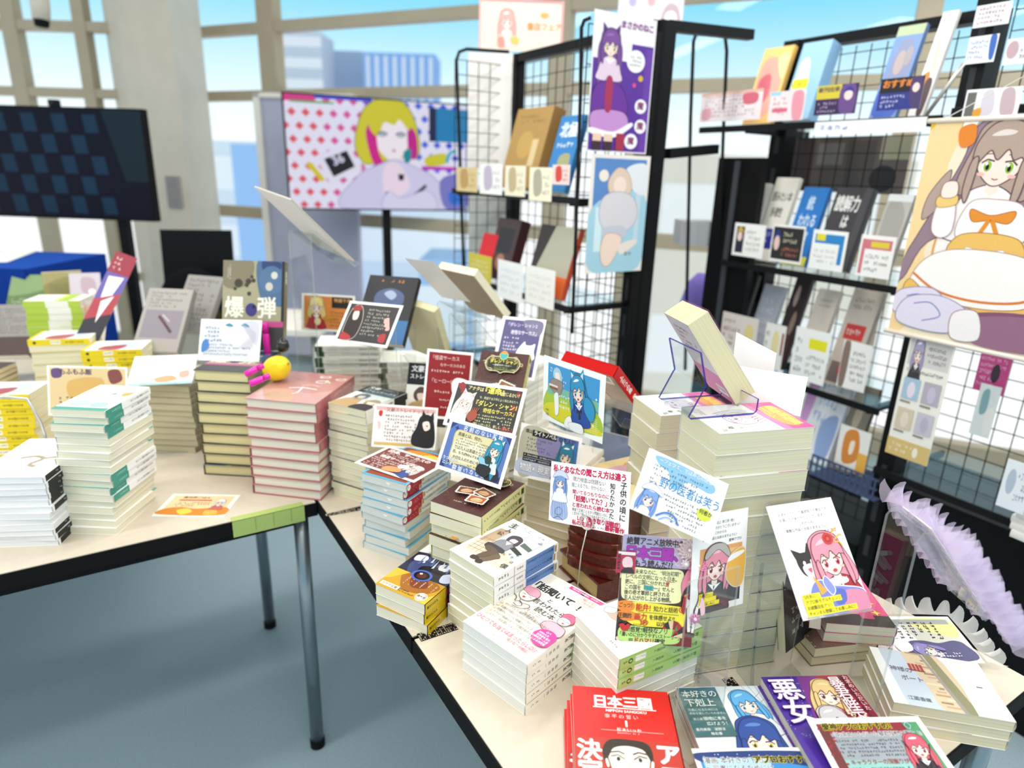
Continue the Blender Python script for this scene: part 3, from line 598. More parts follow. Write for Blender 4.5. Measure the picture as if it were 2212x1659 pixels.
S.text('悪女', 4, 8, 40, 'fdf8ff', .02, vert=True, gap=-.02, edge=('5a2a8a', .06)); S.text('暴君陛下の', 92, 6, 22, 'fdf4f8', .012, vert=True, gap=-.05, sx=.9, edge=('8a1a48', .05)); S.text('お求めいただいた', 116, 4, 8, 'f6c8d4', .01, vert=True)
ak = book(.126, .180, .0135, S, None, '7a2c8c', '7a2c8c', page='d9d2c8', mat='gloss')
stack('akujo', ak, .0137, 3, .4335, .672, 4.5, 'purple and crimson romance book with two faces, topmost of its pile', 'the pile under the crimson card', 'purple romance books', jit=.0015, jr=1, lean=(-.0015, 0))
S = Sheet(148, 100, 'fbfaf8'); S.rect(8, 8, 140, 96, '8fc4c0'); S.poly([(8, 8), (140, 8), (140, 30), (8, 20)], '8c2a34'); S.rect(8, 8, 20, 96, '6f3434'); S.poly([(120, 8), (140, 8), (140, 96), (132, 96)], '4f9a6a'); S.poly([(20, 20), (110, 24), (108, 60), (20, 56)], '9aa4ac')
for k in range(18): S.ell(8+rng.random()*14, 10+rng.random()*84, 2, 1.6, 'a8303c', n=7, same=k > 0)
S.text('愛神アプロおすすめ！', 14, 8, 9.6, '2c2608', .035, edge=('d8c83a', .11)); S.text('『お求めいただいた暴君陛下の悪女 1』', 20, 20, 7.4, '3a2c34', .012, edge=('f4f0f4', .07), sx=.92)
S.gib(22, 30, 102, 54, 5, '4c4850')
S.text('キャラクターの深掘りが素晴らしい！', 26, 57, 6.6, 'a02430', .012); S.gib(24, 66, 108, 92, 5, '404a50'); S.rect(60, 88, 100, 93, 'e6dc7a'); S.gib(60, 88, 100, 93, 1, '404a50')
girl(S, 120, 44, 24, 'dc5a6e', '8a3040', '2a2430', rot=6, long=2.0)
S.curve([(104, 34), (112, 60), (122, 84), (118, 96)], 1.2, '241c24'); S.curve([(136, 40), (124, 62), (112, 90)], 1.2, '241c24'); S.blob([(104, 80), (122, 76), (126, 92), (108, 96)], '6a4aa0')
S.curve([(120, 14), (124, 10), (128, 14), (124, 19), (120, 14)], .8, 'b8c8f0')
card('recommendation_card', S, .148, .100, (.4650, .6230, .7515), (7, 0, 4), 'crimson and teal recommendation card propped on the purple romance book')

# ---- pale paperbacks with a townscape, lying at the right corner
S = Sheet(148, 105, 'f6f2e8'); S.rect(8, 0, 92, 105, 'c4d2de'); S.poly([(0, 0), (12, 0), (18, 105), (0, 105)], 'f4f4f2')
S.blob([(44, 0), (92, 0), (104, 105), (64, 105), (56, 60)], 'd9c6a4')
for k in range(16): S.rect(46+rng.random()*26+k*.9, k*6.4, 62+rng.random()*18+k*1.2, k*6.4+3.4, ('b59a72', 'e6d6b8', '9a8464', 'c8a884')[k % 4], k > 0)
S.poly([(72, 0), (84, 0), (108, 105), (92, 105)], '8a8a64'); S.poly([(66, 0), (70, 0), (94, 105), (88, 105)], '9a968e')
for k in range(4): S.rect(44+k*5, 24, 48+k*5, 38, 'a83a36', k > 0)
S.rect(43, 36, 64, 38, '7a2c2c'); S.rect(104, 0, 148, 105, 'f6f1e6'); S.rect(124, 50, 132, 52, '4a4844')
S.text('神様の', 16, 34, 10, '50545c'); S.text('ボート', 26, 50, 10, '50545c'); S.text('江國香織', 22, 88, 7.4, '50545c')
bt = book(.146, .112, .0155, S, None, 'f6f2e8', 'efe9da', page='e3d8b8')
stack('boat', bt, .0157, 3, .608, .752, 348.5, 'pale book with a painted townscape cover, topmost of the pile at the right corner', 'the pale pile at the right desk corner', 'pale townscape books', jit=.0015, jr=.8, lean=(-.001, .0008))

# ---- tall double stack of thick shrink wrapped paperbacks
S = Sheet(105, 148, 'fdfdfc'); S.rect(0, 0, 105, 44, 'd64a92'); S.poly([(0, 44), (105, 34), (105, 48), (0, 52)], 'e07ab0'); S.blob([(18, 8), (60, 4), (92, 14), (88, 34), (50, 40), (20, 32)], 'f2a24a')
for k in range(5): S.text('極楽百花園'[k], 16+k*15, 8+3*(k % 2), 15, 'ffe066', .03)
S.gib(20, 28, 90, 40, 2, 'fff2a8')
S.blob([(34, 80), (52, 62), (74, 70), (80, 92), (66, 110), (44, 108)], 'f4eef6', '7a70b0', .9); S.blob([(40, 92), (52, 84), (66, 92), (60, 106), (46, 106)], 'fdf6f2', '8a80b8', .5)
for k in range(9): S.curve([(30+k*5, 60+k), (24+k*6, 84+3*k), (34+k*5, 118-2*k)], .8, ('7a70b0', '9a92c8', 'c05a70')[k % 3])
for k in range(4): S.line([(50+k*6, 52), (58+k*7, 70)], 1, 'c05a5a')
S.ell(48, 96, 2.2, 3, '6a64a8'); S.ell(60, 96, 2.2, 3, '6a64a8')
S.text('葵', 84, 118, 10, '2c2c34', .01); S.text('比', 92, 130, 10, '2c2c34', .01); S.gib(10, 128, 44, 144, 3, 'a8a090'); S.text('翔', 88, 104, 7, '2c2c34')
spn = Sheet(32, 148, 'fdfdfc'); spn.rect(0, 0, 32, 44, 'd64a92'); spn.gib(10, 6, 22, 40, 1, 'ffe066', vert=True)
big = book(.103, .146, .0318, S, spn, 'fdfdfc', page='e2ddbd', wrap=True, sside=-1)
stack('bigR', big, .0322, 12, .333, .872, 284.7, 'thick wrapped paperback with pink title band, topmost of the tall front column', 'the tall front column of thick wrapped paperbacks', 'thick wrapped paperbacks', jit=.0015, jr=.8, lean=(0, 0), flip=())
big2 = dup(big, (0, 0, 0), (0, 0, 0))
stack('bigL', big2, .0322, 10, .309, 1.110, 286, 'thick wrapped paperback, topmost of the rear column behind the leaning blue edged stand', 'the rear column of thick wrapped paperbacks', 'thick wrapped paperbacks', jit=.003, jr=2.5)
# ------------------------------------------------------------------ middle of the desks: piles, cards on clear stands
def card_easel(c, e, h, half, zb, label, group='clear bent stands', lipw=.012, foot=.07):
    """clear bent stand: lip, leaning plate behind the card, upright leg and foot"""
    rx = rad(e[0]); dy, dz = math.cos(rx)*h/2, math.sin(rx)*h/2; ny, nz = -math.sin(rx), math.cos(rx)
    o = -.003; b = (-dy+ny*o, -dz+nz*o); t = (dy*1.0+ny*o, dz*1.0+nz*o); g = zb-c[2]+.002
    prof = [(b[0]+ny*lipw, b[1]+nz*lipw), b, t, (t[0]+.004, t[1]+.001), (t[0]+.009, t[1]-.006), (t[0]+.012, g+.004), (t[0]+.010, g), (t[0]-foot, g)]
    return easel(c, e[2], label, prof, half)
# ---- light novels with crimson bands under a red card
spn = Sheet(16, 148, 'e9edef'); spn.rect(0, 0, 16, 3, '4aa6cc'); spn.rect(0, 100, 16, 148, 'b01846'); spn.text('めんどうなサーカスが好きです', 4.5, 12, 5.6, '4a4a50', .015, vert=True); spn.rect(3, 92, 13, 99, 'c89a5a'); spn.gib(5, 104, 13, 132, 2, 'e8c05a', vert=True); spn.ell(8, 142, 6, 5.5, 'f4efe8'); spn.gib(5, 139, 11, 145, 1, '5a4a4a')
S = Sheet(105, 148, '4aa6cc'); S.rect(5, 5, 100, 143, '8a3a1c'); S.blob([(20, 14), (60, 8), (92, 20), (84, 60), (40, 66), (16, 44)], 'd98a2c'); S.blob([(40, 30), (60, 26), (66, 48), (48, 54)], 'f4ece6'); S.blob([(60, 20), (90, 16), (92, 40), (70, 44)], 'f0c04a')
nb = book(.102, .145, .0158, S, spn, '4aa6cc', 'e9edef', 'cfd8dc', page='dcdcd4', mark=(.01, 0))
stack('bunkored', nb, .016, 10, -.200, 1.163, 334, 'light novel under the red lettered card, topmost of its pile', 'the pile with crimson banded spines', 'light novels with crimson bands', flip=(6, 7, 8, 9, 10), jit=.004, jr=3.5)
S = Sheet(148, 100, 'fbf8f4'); S.rect(7, 7, 141, 93, '6f2c28')
S.text('団長、サーカスの', 16, 10, 13, 'fdf4f0', .02, jit=.04); S.gib(14, 24, 96, 36, 2, 'f4e4de'); S.text('怪盗サーカス団は', 18, 38, 12, 'fdf4f0', .02, jit=.04); S.gib(12, 52, 90, 92, 5, 'f4e4de')
girl(S, 116, 58, 22, 'f6efe6', '8a5a4a', '2c4a8a', rot=20, long=1.0, accent='e6d8c8'); S.blob([(64, 76), (90, 70), (100, 84), (80, 93), (62, 92)], 'd8905a'); S.blob([(80, 60), (96, 52), (102, 62), (88, 72)], 'fbf0e6')
card('recommendation_card', S, .148, .100, (-.211, 1.163, STACK_TOPS['bunkored']+.0015), (-.3, .3, -30.8), 'dark red lettered card lying across the crimson banded light novels')

# ---- brown novels with yellow spines
def shan(S):
    S.rect(0, 0, 105, 148, '4a2420'); r = random.Random(5)
    for k in range(150): x, y = r.random()*105, r.random()*148; S.curve([(x, y), (x+r.uniform(-6, 6), y+r.uniform(-6, 6)), (x+r.uniform(-9, 9), y+r.uniform(-9, 9))], .5, ('6a403a', '7d564c', '35150f')[k % 3])
    fr = [(16, 30), (24, 16), (44, 14), (52, 8), (60, 14), (82, 16), (90, 30), (82, 46), (60, 48), (52, 52), (44, 48), (24, 46)]
    S.blob(fr, '141a12', 'e6dfa8', 1.6); S.blob([(20, 30), (27, 20), (78, 20), (86, 30), (78, 43), (27, 43)], '141a12', 'c8c080', .7)
    for x, y in ((14, 30), (92, 30), (28, 16), (78, 16), (28, 46), (78, 46)): S.curve([(x-4, y-3), (x+3, y-3), (x+3, y+3), (x-1, y+1)], 1, 'e6dfa8')
    S.blob([(45, 6), (60, 6), (60, 16), (52, 22), (45, 16)], '3fb0a8', 'e0c060', 1.4); S.blob([(46, 4), (52, 0), (59, 4), (52, 8)], 'e89a3c')
    S.text('ダレン・シャン', 25, 21, 9.4, 'f0e04a', .03, sx=.9); S.text('ー奇怪なサーカスー', 32, 32, 4.6, 'f4f0dc', .01); S.text('Darren Shan', 36, 37.5, 4.4, 'a8c85a', gap=.1); S.gib(38, 42, 68, 45, 1, 'a8c85a')
    for cx, cy, rt, ic in ((38, 92, -14, '7a4428'), (70, 84, 18, '8a4c20'), (72, 112, -6, 'a8582a')):
        c, d = math.cos(rad(rt)), math.sin(rad(rt)); Q = lambda a, b: (cx+a*c-b*d, cy+a*d+b*c)
        z = []
        for k in range(13): z.append(Q(-17+34*k/12, -12.5-(k % 2)*1.2))
        for k in range(9): z.append(Q(17.5+(k % 2)*1.2, -12+24*k/8))
        for k in range(13): z.append(Q(17-34*k/12, 12.5+(k % 2)*1.2))
        for k in range(9): z.append(Q(-17.5-(k % 2)*1.2, 12-24*k/8))
        S.poly(z, 'f6f2e6'); S.poly([Q(-15, -10.5), Q(15, -10.5), Q(15, 10.5), Q(-15, 10.5)], ic); S.blob([Q(-10, 2), Q(-2, -6), Q(10, -2), Q(8, 6), Q(-6, 8)], 'e8b88a'); S.line([Q(-8, 6), Q(10, 0)], 1, '5a2c14')
    S.gib(40, 132, 66, 138, 1, 'd8cfa8')
    return S
spn = Sheet(21, 148, 'e4e2a2'); spn.rect(4, 6, 16, 16, '1f4a36'); spn.text('ダレン・シャン1', 5, 22, 8.4, '2a2c1c', .02, vert=True); spn.text('奇怪なサーカス', 7, 92, 5, '3a3c2c', vert=True); spn.gib(7, 130, 13, 144, 1, '3a3c2c', vert=True)
dn = book(.104, .147, .0206, shan(Sheet(105, 148)), spn, '4a2420', 'e4e2a2', 'e4e2a2', page='efe8cc')
stack('darren', dn, .0208, 8, -.052, 1.046, 330.6, 'brown novel with three stamp pictures on its cover, topmost of its pile', 'the pile with pale yellow spines', 'brown novels with yellow spines', flip=(4, 5, 6, 7, 8), jit=.003, jr=2)
# the same novel tilted up on a clear stand
b = dup(dn, (0, 0, 0), (0, 0, 0)); e = (48, 0, -14); c = tuple(EYE+(Vector((-.026, 1.224, 1.012))-EYE)*1.05)
lean_book(b, c, e, .0206, 'brown novel with a black and yellow crest tilted up behind the black card')
del b['group']
card_easel(Vector(c)-eul(*e).to_matrix() @ Vector((0, 0, .0215)), e, .12, .04, .7, 'clear bent stand under the tilted brown novel', None)

def spark(S, x, y, r, col): S.poly([(x, y-r), (x+r*.25, y-r*.25), (x+r, y), (x+r*.25, y+r*.25), (x, y+r), (x-r*.25, y+r*.25), (x-r, y), (x-r*.25, y-r*.25)], col)
# ---- cards
S = Sheet(148, 100, 'fdfdfb'); S.text('私とあなたの聞こえ方は違う', 5, 5, 12.2, 'c61a50', .045, sx=.86)
S.text('聴力検査は問題ない', 44, 20, 8, '3a3238', jit=.05, rot=1, sx=.85); S.text('聞こえるでも、分からない…', 42, 30, 7.4, '3a3238', jit=.05, sx=.7); S.text('聞いてるつもりなのに', 44, 41, 7.4, 'c61a50', .02, sx=.92); S.text('「話聞いてた？」', 42, 50, 10.5, 'c61a50', .035, sx=.86); S.text('と言われたら読む本', 44, 62, 7.8, 'c61a50', .03)
S.text('検査で正常ととるから問題ないのに', 45, 71, 5.6, '4a4248', jit=.05, sx=.74); S.text('と言われて困ったことのある全ての人へ', 45, 77, 5.6, '4a4248', jit=.05, sx=.66)
S.text('LiD（聞き取り困難症）', 55, 82, 9, 'c61a50', .035, sx=.88); S.text('私の主治医', 46, 90.5, 8.4, 'c61a50', .035); S.gib(88, 94, 106, 98, 1, '4a4248'); S.text('最新著作', 107, 90, 8.6, 'c61a50', .035)
S.text('子供の頃に', 131, 18, 11.5, '1c181c', .012, vert=True, gap=.08, jit=.05); S.text('知りたかった…', 113, 22, 9.4, '1c181c', .012, vert=True, jit=.05)
S.blob([(8, 62), (30, 62), (36, 88), (20, 95), (4, 90)], 'a9bde4', '6a84c0', .6); girl(S, 20, 32, 19, '7aa0d8', '3a58a0', 'eceef8', long=1.4, mouth=0, accent='c8d8f0', line='4a68a8'); S.blob([(6, 26), (14, 14), (28, 14), (36, 26), (20, 22)], 'd0d6ee', '6a78b0', .6)
for k in range(6): S.curve([(8+k*4, 64), (7+k*5, 78), (8+k*5, 90)], .5, '5a74b4')
S.curve([(14, 78), (20, 74), (26, 78), (24, 86), (14, 86), (14, 78)], .6, '2c3a5a'); S.curve([(10, 94), (20, 90), (30, 95)], .8, '2c3a5a')
lidc = (.129, .955, .911)
card('recommendation_card', S, .148, .100, lidc, (75.8, -9.5, -36), 'white card with crimson lettering clipped in a wire ring stand')
E_ = eul(75.8, -9.5, -36).to_matrix(); rc = Vector(lidc)+E_ @ Vector((.002, -.040, .0025)); zb0 = .7
t = thing('wire_card_stand', 'steel wire stand with a round ring holding the white crimson lettered card', 'stand', (rc.x-.012, rc.y-.012, zb0))
base = Vector((rc.x-.012, rc.y-.012, zb0)); m = MB('metal'); ring = [rc+E_ @ Vector((.0115*math.cos(a*math.pi/10), .0115*math.sin(a*math.pi/10), .001)) for a in range(20)]
m.tube([p-base for p in ring], .0012, 'd8d6d0', 8, closed=True); m.tube([p-base+E_ @ Vector((0, 0, -.005)) for p in ring], .0012, 'd8d6d0', 8, closed=True); m.build('ring', t, True)
m = MB('metal'); lo = rc+E_ @ Vector((0, -.0115, 0))-base; m.tube([lo, lo*.75+Vector((-.004, -.003, 0)), lo*.4+Vector((-.002, -.002, 0)), Vector((0, 0, .003))], .0011, 'd8d6d0', 8); m.build('wire', t, True)
m = MB('metal'); m.lathe([(0, .0), (.016, 0), (.016, .002), (.003, .004), (0, .004)], 'b8b6b0'); m.build('foot', t)

S = Sheet(148, 100, 'fbfbf8'); S.blob([(16, 6), (60, 4), (104, 8), (128, 16), (120, 28), (80, 26), (66, 44), (52, 42), (44, 24), (24, 18)], '8cbfe0')
S.text('ーツェツェ、ではあるの医者は笑うの巻。', 22, 6, 8, 'f4f9fc', jit=.05, edge=('7a8ea4', .02), sx=.95); S.text('野の医者は笑う', 34, 34, 17, '2f86c4', .012, rot=0, sx=.94)
for i in range(3): S.gib(16, 17+i*7, 118-i*10, 23+i*7, 1, '5a6a78', seed=i)
for i in range(6): S.gib(46+i*5, 55+i*7, 128, 61+i*7, 1, '5a6470', seed=i+9)
S.ell(122, 62, 13, 10, 'd8de4a'); S.text('何者か', 112, 55, 8, '2c3438', .02); S.gib(16, 40, 34, 50, 2, '3a4a60')
S.curve([(18, 50), (26, 46), (32, 52), (26, 57), (18, 55), (18, 50)], .6, '4a5a78'); girl(S, 26, 74, 24, '7ea4e0', '3a5aa0', 'eef1fa', rot=8, long=1.0, mouth=0, accent='c8d8f4', line='3a5aa0'); S.blob([(8, 62), (20, 50), (38, 54), (46, 64), (28, 60)], 'f6f7fb', '5a74b0', .7)
S.curve([(44, 94), (58, 84), (74, 84), (84, 94)], 3, '4c7cc8'); S.curve([(50, 98), (62, 90), (76, 92)], 2, '86aae0')
nc = tuple(EYE+(Vector((.268, .925, .934))-EYE)*.83)
card('recommendation_card', S, .123, .083, nc, (60.9, 24.8, 3.2), 'white card with large blue lettering and a light blue splash, tilted before the thick paperbacks')

S = Sheet(148, 100, 'fdfdfc'); S.rect(8, 8, 140, 92, '4f6cb0'); S.blob([(8, 8), (70, 8), (66, 50), (40, 92), (8, 92)], 'b8b7a0'); S.blob([(40, 20), (90, 12), (96, 60), (60, 70)], '8c86b4'); S.blob([(8, 66), (70, 60), (110, 80), (100, 92), (8, 92)], 'bcc6dc'); S.poly([(118, 20), (140, 20), (140, 92), (124, 92)], '2f76b0')
for k in range(30): S.ell(70+(k % 6)*8, 22+(k//6)*8, 1.3, 1.3, '7c9ad4', n=8, same=k > 0)
S.text('僕は', 12, 9, 8, '22262c', .02); S.rect(28, 8, 86, 20, '14161a'); S.text('ライトノベル', 31, 8.6, 10, 'fdfdfd', .02, sx=.9); S.text('の主人公', 90, 9, 10.5, '1a1e28', .02)
S.gib(18, 23, 78, 50, 4, '5a6488'); S.rect(14, 54, 92, 61, '181a20'); S.gib(16, 55, 90, 60, 1, 'e8ecf4'); S.rect(14, 62, 88, 69, '181a20'); S.gib(16, 63, 86, 68, 1, 'e8ecf4')
S.text('物語×現実＝？', 10, 73, 16, 'fdfefe', .012, edge=('6a7490', .05), sx=.86); girl(S, 112, 44, 30, '1f83a6', '7a6a3a', '2a3048', ears='f0f2f6', rot=6, long=1.2, tie='c8ccd8')
rcd = (.076, 1.158, .891)
card('recommendation_card', S, .148, .100, rcd, (66.5, 21.3, 26.1), 'blue and violet card with white outlined words behind the crimson lettered card')
stand_rod(Vector(rcd)+Vector((.02, .03, -.02)), .7, 'clear rod stand behind the blue and violet card')

S = Sheet(148, 100, 'fdfdfc'); S.rect(12, 9, 136, 91, '3f9ad4'); S.blob([(12, 50), (60, 44), (136, 60), (136, 91), (12, 91)], 'a9c83c'); S.blob([(12, 72), (70, 66), (136, 80), (136, 91), (12, 91)], 'd8d42c'); S.rect(12, 42, 136, 56, '7cbca0')
for k in range(8): S.line([(90+k*6, 66), (90+k*6, 91)], .5, 'e6ecb0', k > 0); S.line([(84, 68+k*3), (136, 68+k*3)], .5, 'e6ecb0', True)
S.text('さよ', 16, 14, 8, 'eaf6fc'); S.gib(46, 22, 62, 40, 3, 'eaf6fc'); S.gib(40, 50, 70, 74, 3, 'fafdf0'); S.gib(116, 66, 134, 84, 2, 'fafdf0')
S.blob([(26, 18), (34, 12), (44, 16), (48, 30), (36, 34), (26, 28)], 'a8cfe4', '6a94b0', .5); S.blob([(30, 22), (40, 20), (42, 30), (34, 32)], 'f8e6dc'); S.blob([(20, 34), (34, 30), (50, 34), (46, 50), (34, 54), (20, 46)], '9a8a80', '5a4c48', .5); S.rect(16, 40, 38, 43, 'e8e2d4'); S.rect(17, 44, 38, 47, '8a5a3c'); S.blob([(30, 54), (40, 52), (42, 80), (34, 86), (31, 70)], 'f4f4f2', '9aa0a0', .4)
girl(S, 88, 36, 30, '2b95c4', '6a88a8', '1f4ea0', ears='d8eef6', rot=-10, long=1.35, tie='22242c'); S.blob([(108, 40), (124, 46), (130, 60), (124, 74), (112, 68), (104, 56)], '2b95c4', '1f5a80', .6); S.blob([(62, 84), (74, 78), (78, 95), (60, 96)], 'f4f4f4', '8a9098', .4); S.blob([(70, 88), (100, 84), (104, 97), (76, 98)], 'eef0f2', '8a9098', .5); S.gib(10, 80, 22, 92, 2, '5a6468'); spark(S, 132, 38, 3, 'f4fbfe')
bgc = (.104, 1.064, 1.042)
card('recommendation_card', S, .148, .120, bgc, (92, .3, -50), 'card with a blue haired cat eared girl on blue and yellow, before the red book')

S = Sheet(148, 100, 'fdfdfb'); S.rect(7, 7, 141, 93, '5673b4')
for x in (7, 141):
    for y in (7, 93): S.poly([(x, y), (x, y+(14 if y < 50 else -14)), (x+(14 if x < 50 else -14), y)], '2a3478')
for x, y in ((22, 16), (126, 84), (24, 82), (128, 18)): spark(S, x, y, 6, '22286a')
S.blob([(24, 20), (60, 19), (108, 20), (112, 40), (108, 78), (60, 80), (26, 79), (22, 50)], 'd9cfa0', 'b8a868', 1); S.blob([(28, 40), (60, 30), (98, 40), (104, 66), (60, 76), (28, 70)], 'e9e2c2')
S.text('名前のない英雄', 36, 8, 10, 'f4f6fc', .01, gap=.3); S.text('名前のない英雄', 124, 92, 10, 'f4f6fc', .01, rot=180, gap=.3)
S.text('英雄とは、何か。', 28, 22, 7.4, '4a4028', .012); S.gib(28, 31, 104, 46, 3, '5a5030'); S.text('では凡人は英雄たりえないか', 27, 47, 7.4, '4a4028', .01, sx=.94); S.text('否。もちろん', 27, 56, 6.6, '4a4028', .01); S.gib(52, 56, 96, 63, 1, '5a5030'); S.text('大切な人のために今日を生きる', 30, 66, 7, '4a4028', .012, sx=.94); S.gib(66, 75, 108, 80, 1, '4a4028')
S.text('うつのめや', 10, 72, 7, 'fdfdfb', .02, edge=('3a4468', .05)); S.text('ニシオン', 12, 80, 7.6, 'fdfdfb', .02, edge=('3a4468', .05))
S.blob([(106, 76), (118, 64), (132, 70), (136, 88), (110, 92)], '1c2024'); girl(S, 116, 36, 24, '1f93b8', 'a8963c', 'd8eef4', ears='e6f2f6', rot=8, long=2.2, tie='2f5a3c'); S.blob([(86, 54), (104, 58), (112, 66), (96, 70)], '8cc4dc', '2a4a68', .5); S.blob([(100, 52), (112, 50), (114, 62), (104, 64)], '22382c'); S.blob([(92, 68), (118, 70), (112, 88), (90, 84)], '1a1c20')
hc = tuple(EYE+(Vector((-.065, 1.120, .911))-EYE)*.94)
card('recommendation_card', S, .139, .094, hc, (61.8, 1.1, -31), 'blue framed card with a long haired blue girl and cream text panel')
stand_rod(Vector(hc)+Vector((.035, .0, -.035)), STACK_TOPS['darren'], 'clear rod stand on the brown novel under the blue framed card')

S = Sheet(148, 100, 'fdfcfa'); S.rect(7, 7, 141, 95, '1f2420')
for x, y, r in ((16, 12, 8), (130, 44, 6), (126, 56, 3), (134, 14, 5), (20, 24, 4), (112, 90, 3)): S.blob([(x-r, y), (x, y-r), (x+r, y), (x+r*.6, y+r*1.2), (x-r*.3, y+r)], '8c1c22')
S.text('アナタは', 30, 10, 9.6, 'f0e4a0', .012, jit=.06, sx=.85); S.text('『運命』', 58, 7, 16, 'f0e060', .02, sx=.85); S.text('を信じるかい？', 96, 14, 9, 'f0e4a0', .01, jit=.05, sx=.7); S.text('今、絶望する少年によく似たあなたへ', 58, 29, 6, 'e6e0b0', jit=.05, sx=.78); S.text('『ダレン・シャン1', 48, 38, 13, 'f0e060', .015, jit=.03, sx=.82); S.text('奇怪なサーカス』', 72, 53, 10, 'f0e060', .01, jit=.05, sx=.86); S.gib(56, 66, 134, 84, 3, 'e6e0a8'); S.text('『怪しいサーカス、香しく、そして', 56, 85, 7, 'e6e0a8', .01, sx=.7); S.text('妖し！', 118, 86, 9, 'b83028', .03)
girl(S, 32, 46, 25, 'f4eee8', 'b89a90', 'f4ece6', ears='d8a8a0', rot=12, long=1.5, accent='e0d4cc', line='8a7468'); S.blob([(46, 66), (58, 60), (64, 74), (54, 86), (44, 78)], '9a4028', '4a1c14', .6)
for k in range(4): S.line([(50+k*3.4, 66), (52+k*4, 56)], 2, '9a4028')
uc = tuple(EYE+(Vector((-.051, 1.200, .972))-EYE)*.94)
card('recommendation_card', S, .139, .094, uc, (47, .7, -17), 'black card with yellow handwriting and a white haired figure, before the brown crest cover')
card_easel(Vector(uc), (47, 0, -17), .1, .045, .7, 'clear bent stand behind the black card with yellow writing')

S = Sheet(100, 148, 'fdfdfc'); S.rect(7, 7, 93, 141, '53507e'); S.blob([(50, 7), (93, 7), (93, 40), (70, 40)], '74708e')
S.text('「ダレン・シャン2', 12, 14, 10.4, 'ead8f4', .01, jit=.05, sx=.8); S.text('奇怪なサーカス」', 26, 32, 11, 'f2e6fa', .012, jit=.05, sx=.72); S.gib(14, 48, 54, 56, 1, 'f2e6fa'); S.gib(14, 60, 52, 84, 3, 'f2e6fa'); S.blob([(48, 84), (54, 70), (62, 58), (66, 66), (78, 66), (86, 62), (86, 80), (88, 100), (50, 104)], 'fdfbfb')
S.line([(66, 92), (72, 96)], 1, 'd04858')
pc = (.011, 1.390, 1.043); card('recommendation_card', S, .100, .148, pc, (50, 0, -15), 'violet card with pale handwriting standing behind the brown crest cover'); card_easel(Vector(pc), (50, 0, -15), .148, .035, .7, 'clear bent stand behind the violet card')

S = Sheet(100, 148, 'fdfbfa'); S.rect(5, 6, 95, 142, '931216'); S.text('『怪盗サーカス', 8, 12, 10, 'f6dcd8', jit=.05, sx=.9); S.text('なサーカスのある', 30, 28, 7.6, 'f6dcd8', jit=.05, sx=.9); S.gib(12, 42, 90, 50, 1, 'f6dcd8'); S.text('『ヒーローは', 10, 62, 10, 'f6dcd8', jit=.05, sx=.9); S.gib(22, 86, 60, 94, 1, 'f6dcd8'); S.gib(30, 104, 62, 110, 1, 'f6dcd8'); S.gib(34, 120, 56, 126, 1, 'f6dcd8')
S.blob([(58, 70), (66, 58), (82, 58), (94, 66), (94, 98), (76, 104), (62, 92)], 'fbf4f0'); S.blob([(68, 76), (84, 74), (90, 86), (80, 96), (70, 90)], 'fde8de'); S.blob([(66, 98), (76, 96), (78, 112), (68, 114)], 'd88a2c')
dc = (-.138, 1.341, .968); card('recommendation_card', S, .100, .148, dc, (72, 6, 8), 'tall crimson card with white handwriting standing between the piles'); stand_rod(Vector(dc)+Vector((.0, .02, -.04)), .7, 'clear rod stand behind the tall crimson card')

# ---- cream pile with a black and white novel and its card
S = Sheet(105, 148, 'fbf9f4'); S.rect(0, 0, 105, 52, '16161a'); S.text('文豪', 8, 6, 16, 'f4f4f4', .02); S.text('ストレイドッグス', 6, 26, 12.5, 'f4f4f4', .02, sx=.92); S.gib(44, 8, 80, 18, 2, 'd8d8d8')
S.blob([(20, 70), (34, 56), (50, 62), (52, 84), (36, 92), (22, 86)], '5a463c'); S.blob([(28, 74), (44, 72), (44, 86), (34, 90)], 'f4dfd0'); S.blob([(8, 104), (30, 90), (50, 92), (56, 148), (4, 148)], 'c8a878'); S.blob([(66, 92), (80, 78), (98, 86), (98, 110), (80, 116), (66, 108)], 'b8995a'); S.blob([(72, 98), (90, 94), (90, 110), (80, 114)], 'f6e2d2'); S.blob([(60, 120), (80, 112), (102, 118), (104, 148), (56, 148)], '3a3434')
spn = Sheet(15, 148, 'f4f1e8'); spn.rect(0, 0, 15, 50, '16161a'); spn.text('文豪ストレイドッグス', 4, 54, 5.6, '2a2a2c', .015, vert=True)
bb = book(.103, .146, .0152, S, spn, 'fbf9f4', 'f4f1e8', page='e9e1c0')
stack('cream', bb, .0154, 14, -.320, 1.385, 333, 'white paperback with a black title block, topmost of the tall cream pile', 'the tall cream pile beside the pink books', 'cream edged paperbacks', flip=tuple(range(3, 15)), jit=.003, jr=2.5)
b = dup(bb, (0, 0, 0), (0, 0, 0)); lean_book(b, (-.198, 1.455, .905), (66, 0, -8), .0152, 'white paperback with black title block and two figures, tilted behind the speckled card'); del b['group']
card_easel(Vector((-.198, 1.455, .905))-eul(66, 0, -8).to_matrix() @ Vector((0, 0, .0165)), (66, 0, -8), .12, .04, .7, 'clear bent stand under the tilted black and white paperback')
S = Sheet(148, 100, 'fdfbf8'); S.rect(5, 5, 143, 95, 'f4eeea'); S.rect(5, 5, 143, 14, 'e8b8b4'); S.text('文豪ストレイドッグス', 28, 7, 10, '9a3434', .015, edge=('f8e6e4', .05)); S.gib(26, 22, 104, 86, 8, '6a5a5c'); S.blob([(12, 16), (20, 16), (18, 28), (12, 26)], 'c83a34'); S.blob([(10, 40), (18, 46), (14, 60)], 'e8c8c4'); S.rect(5, 88, 143, 95, 'd8b86a')
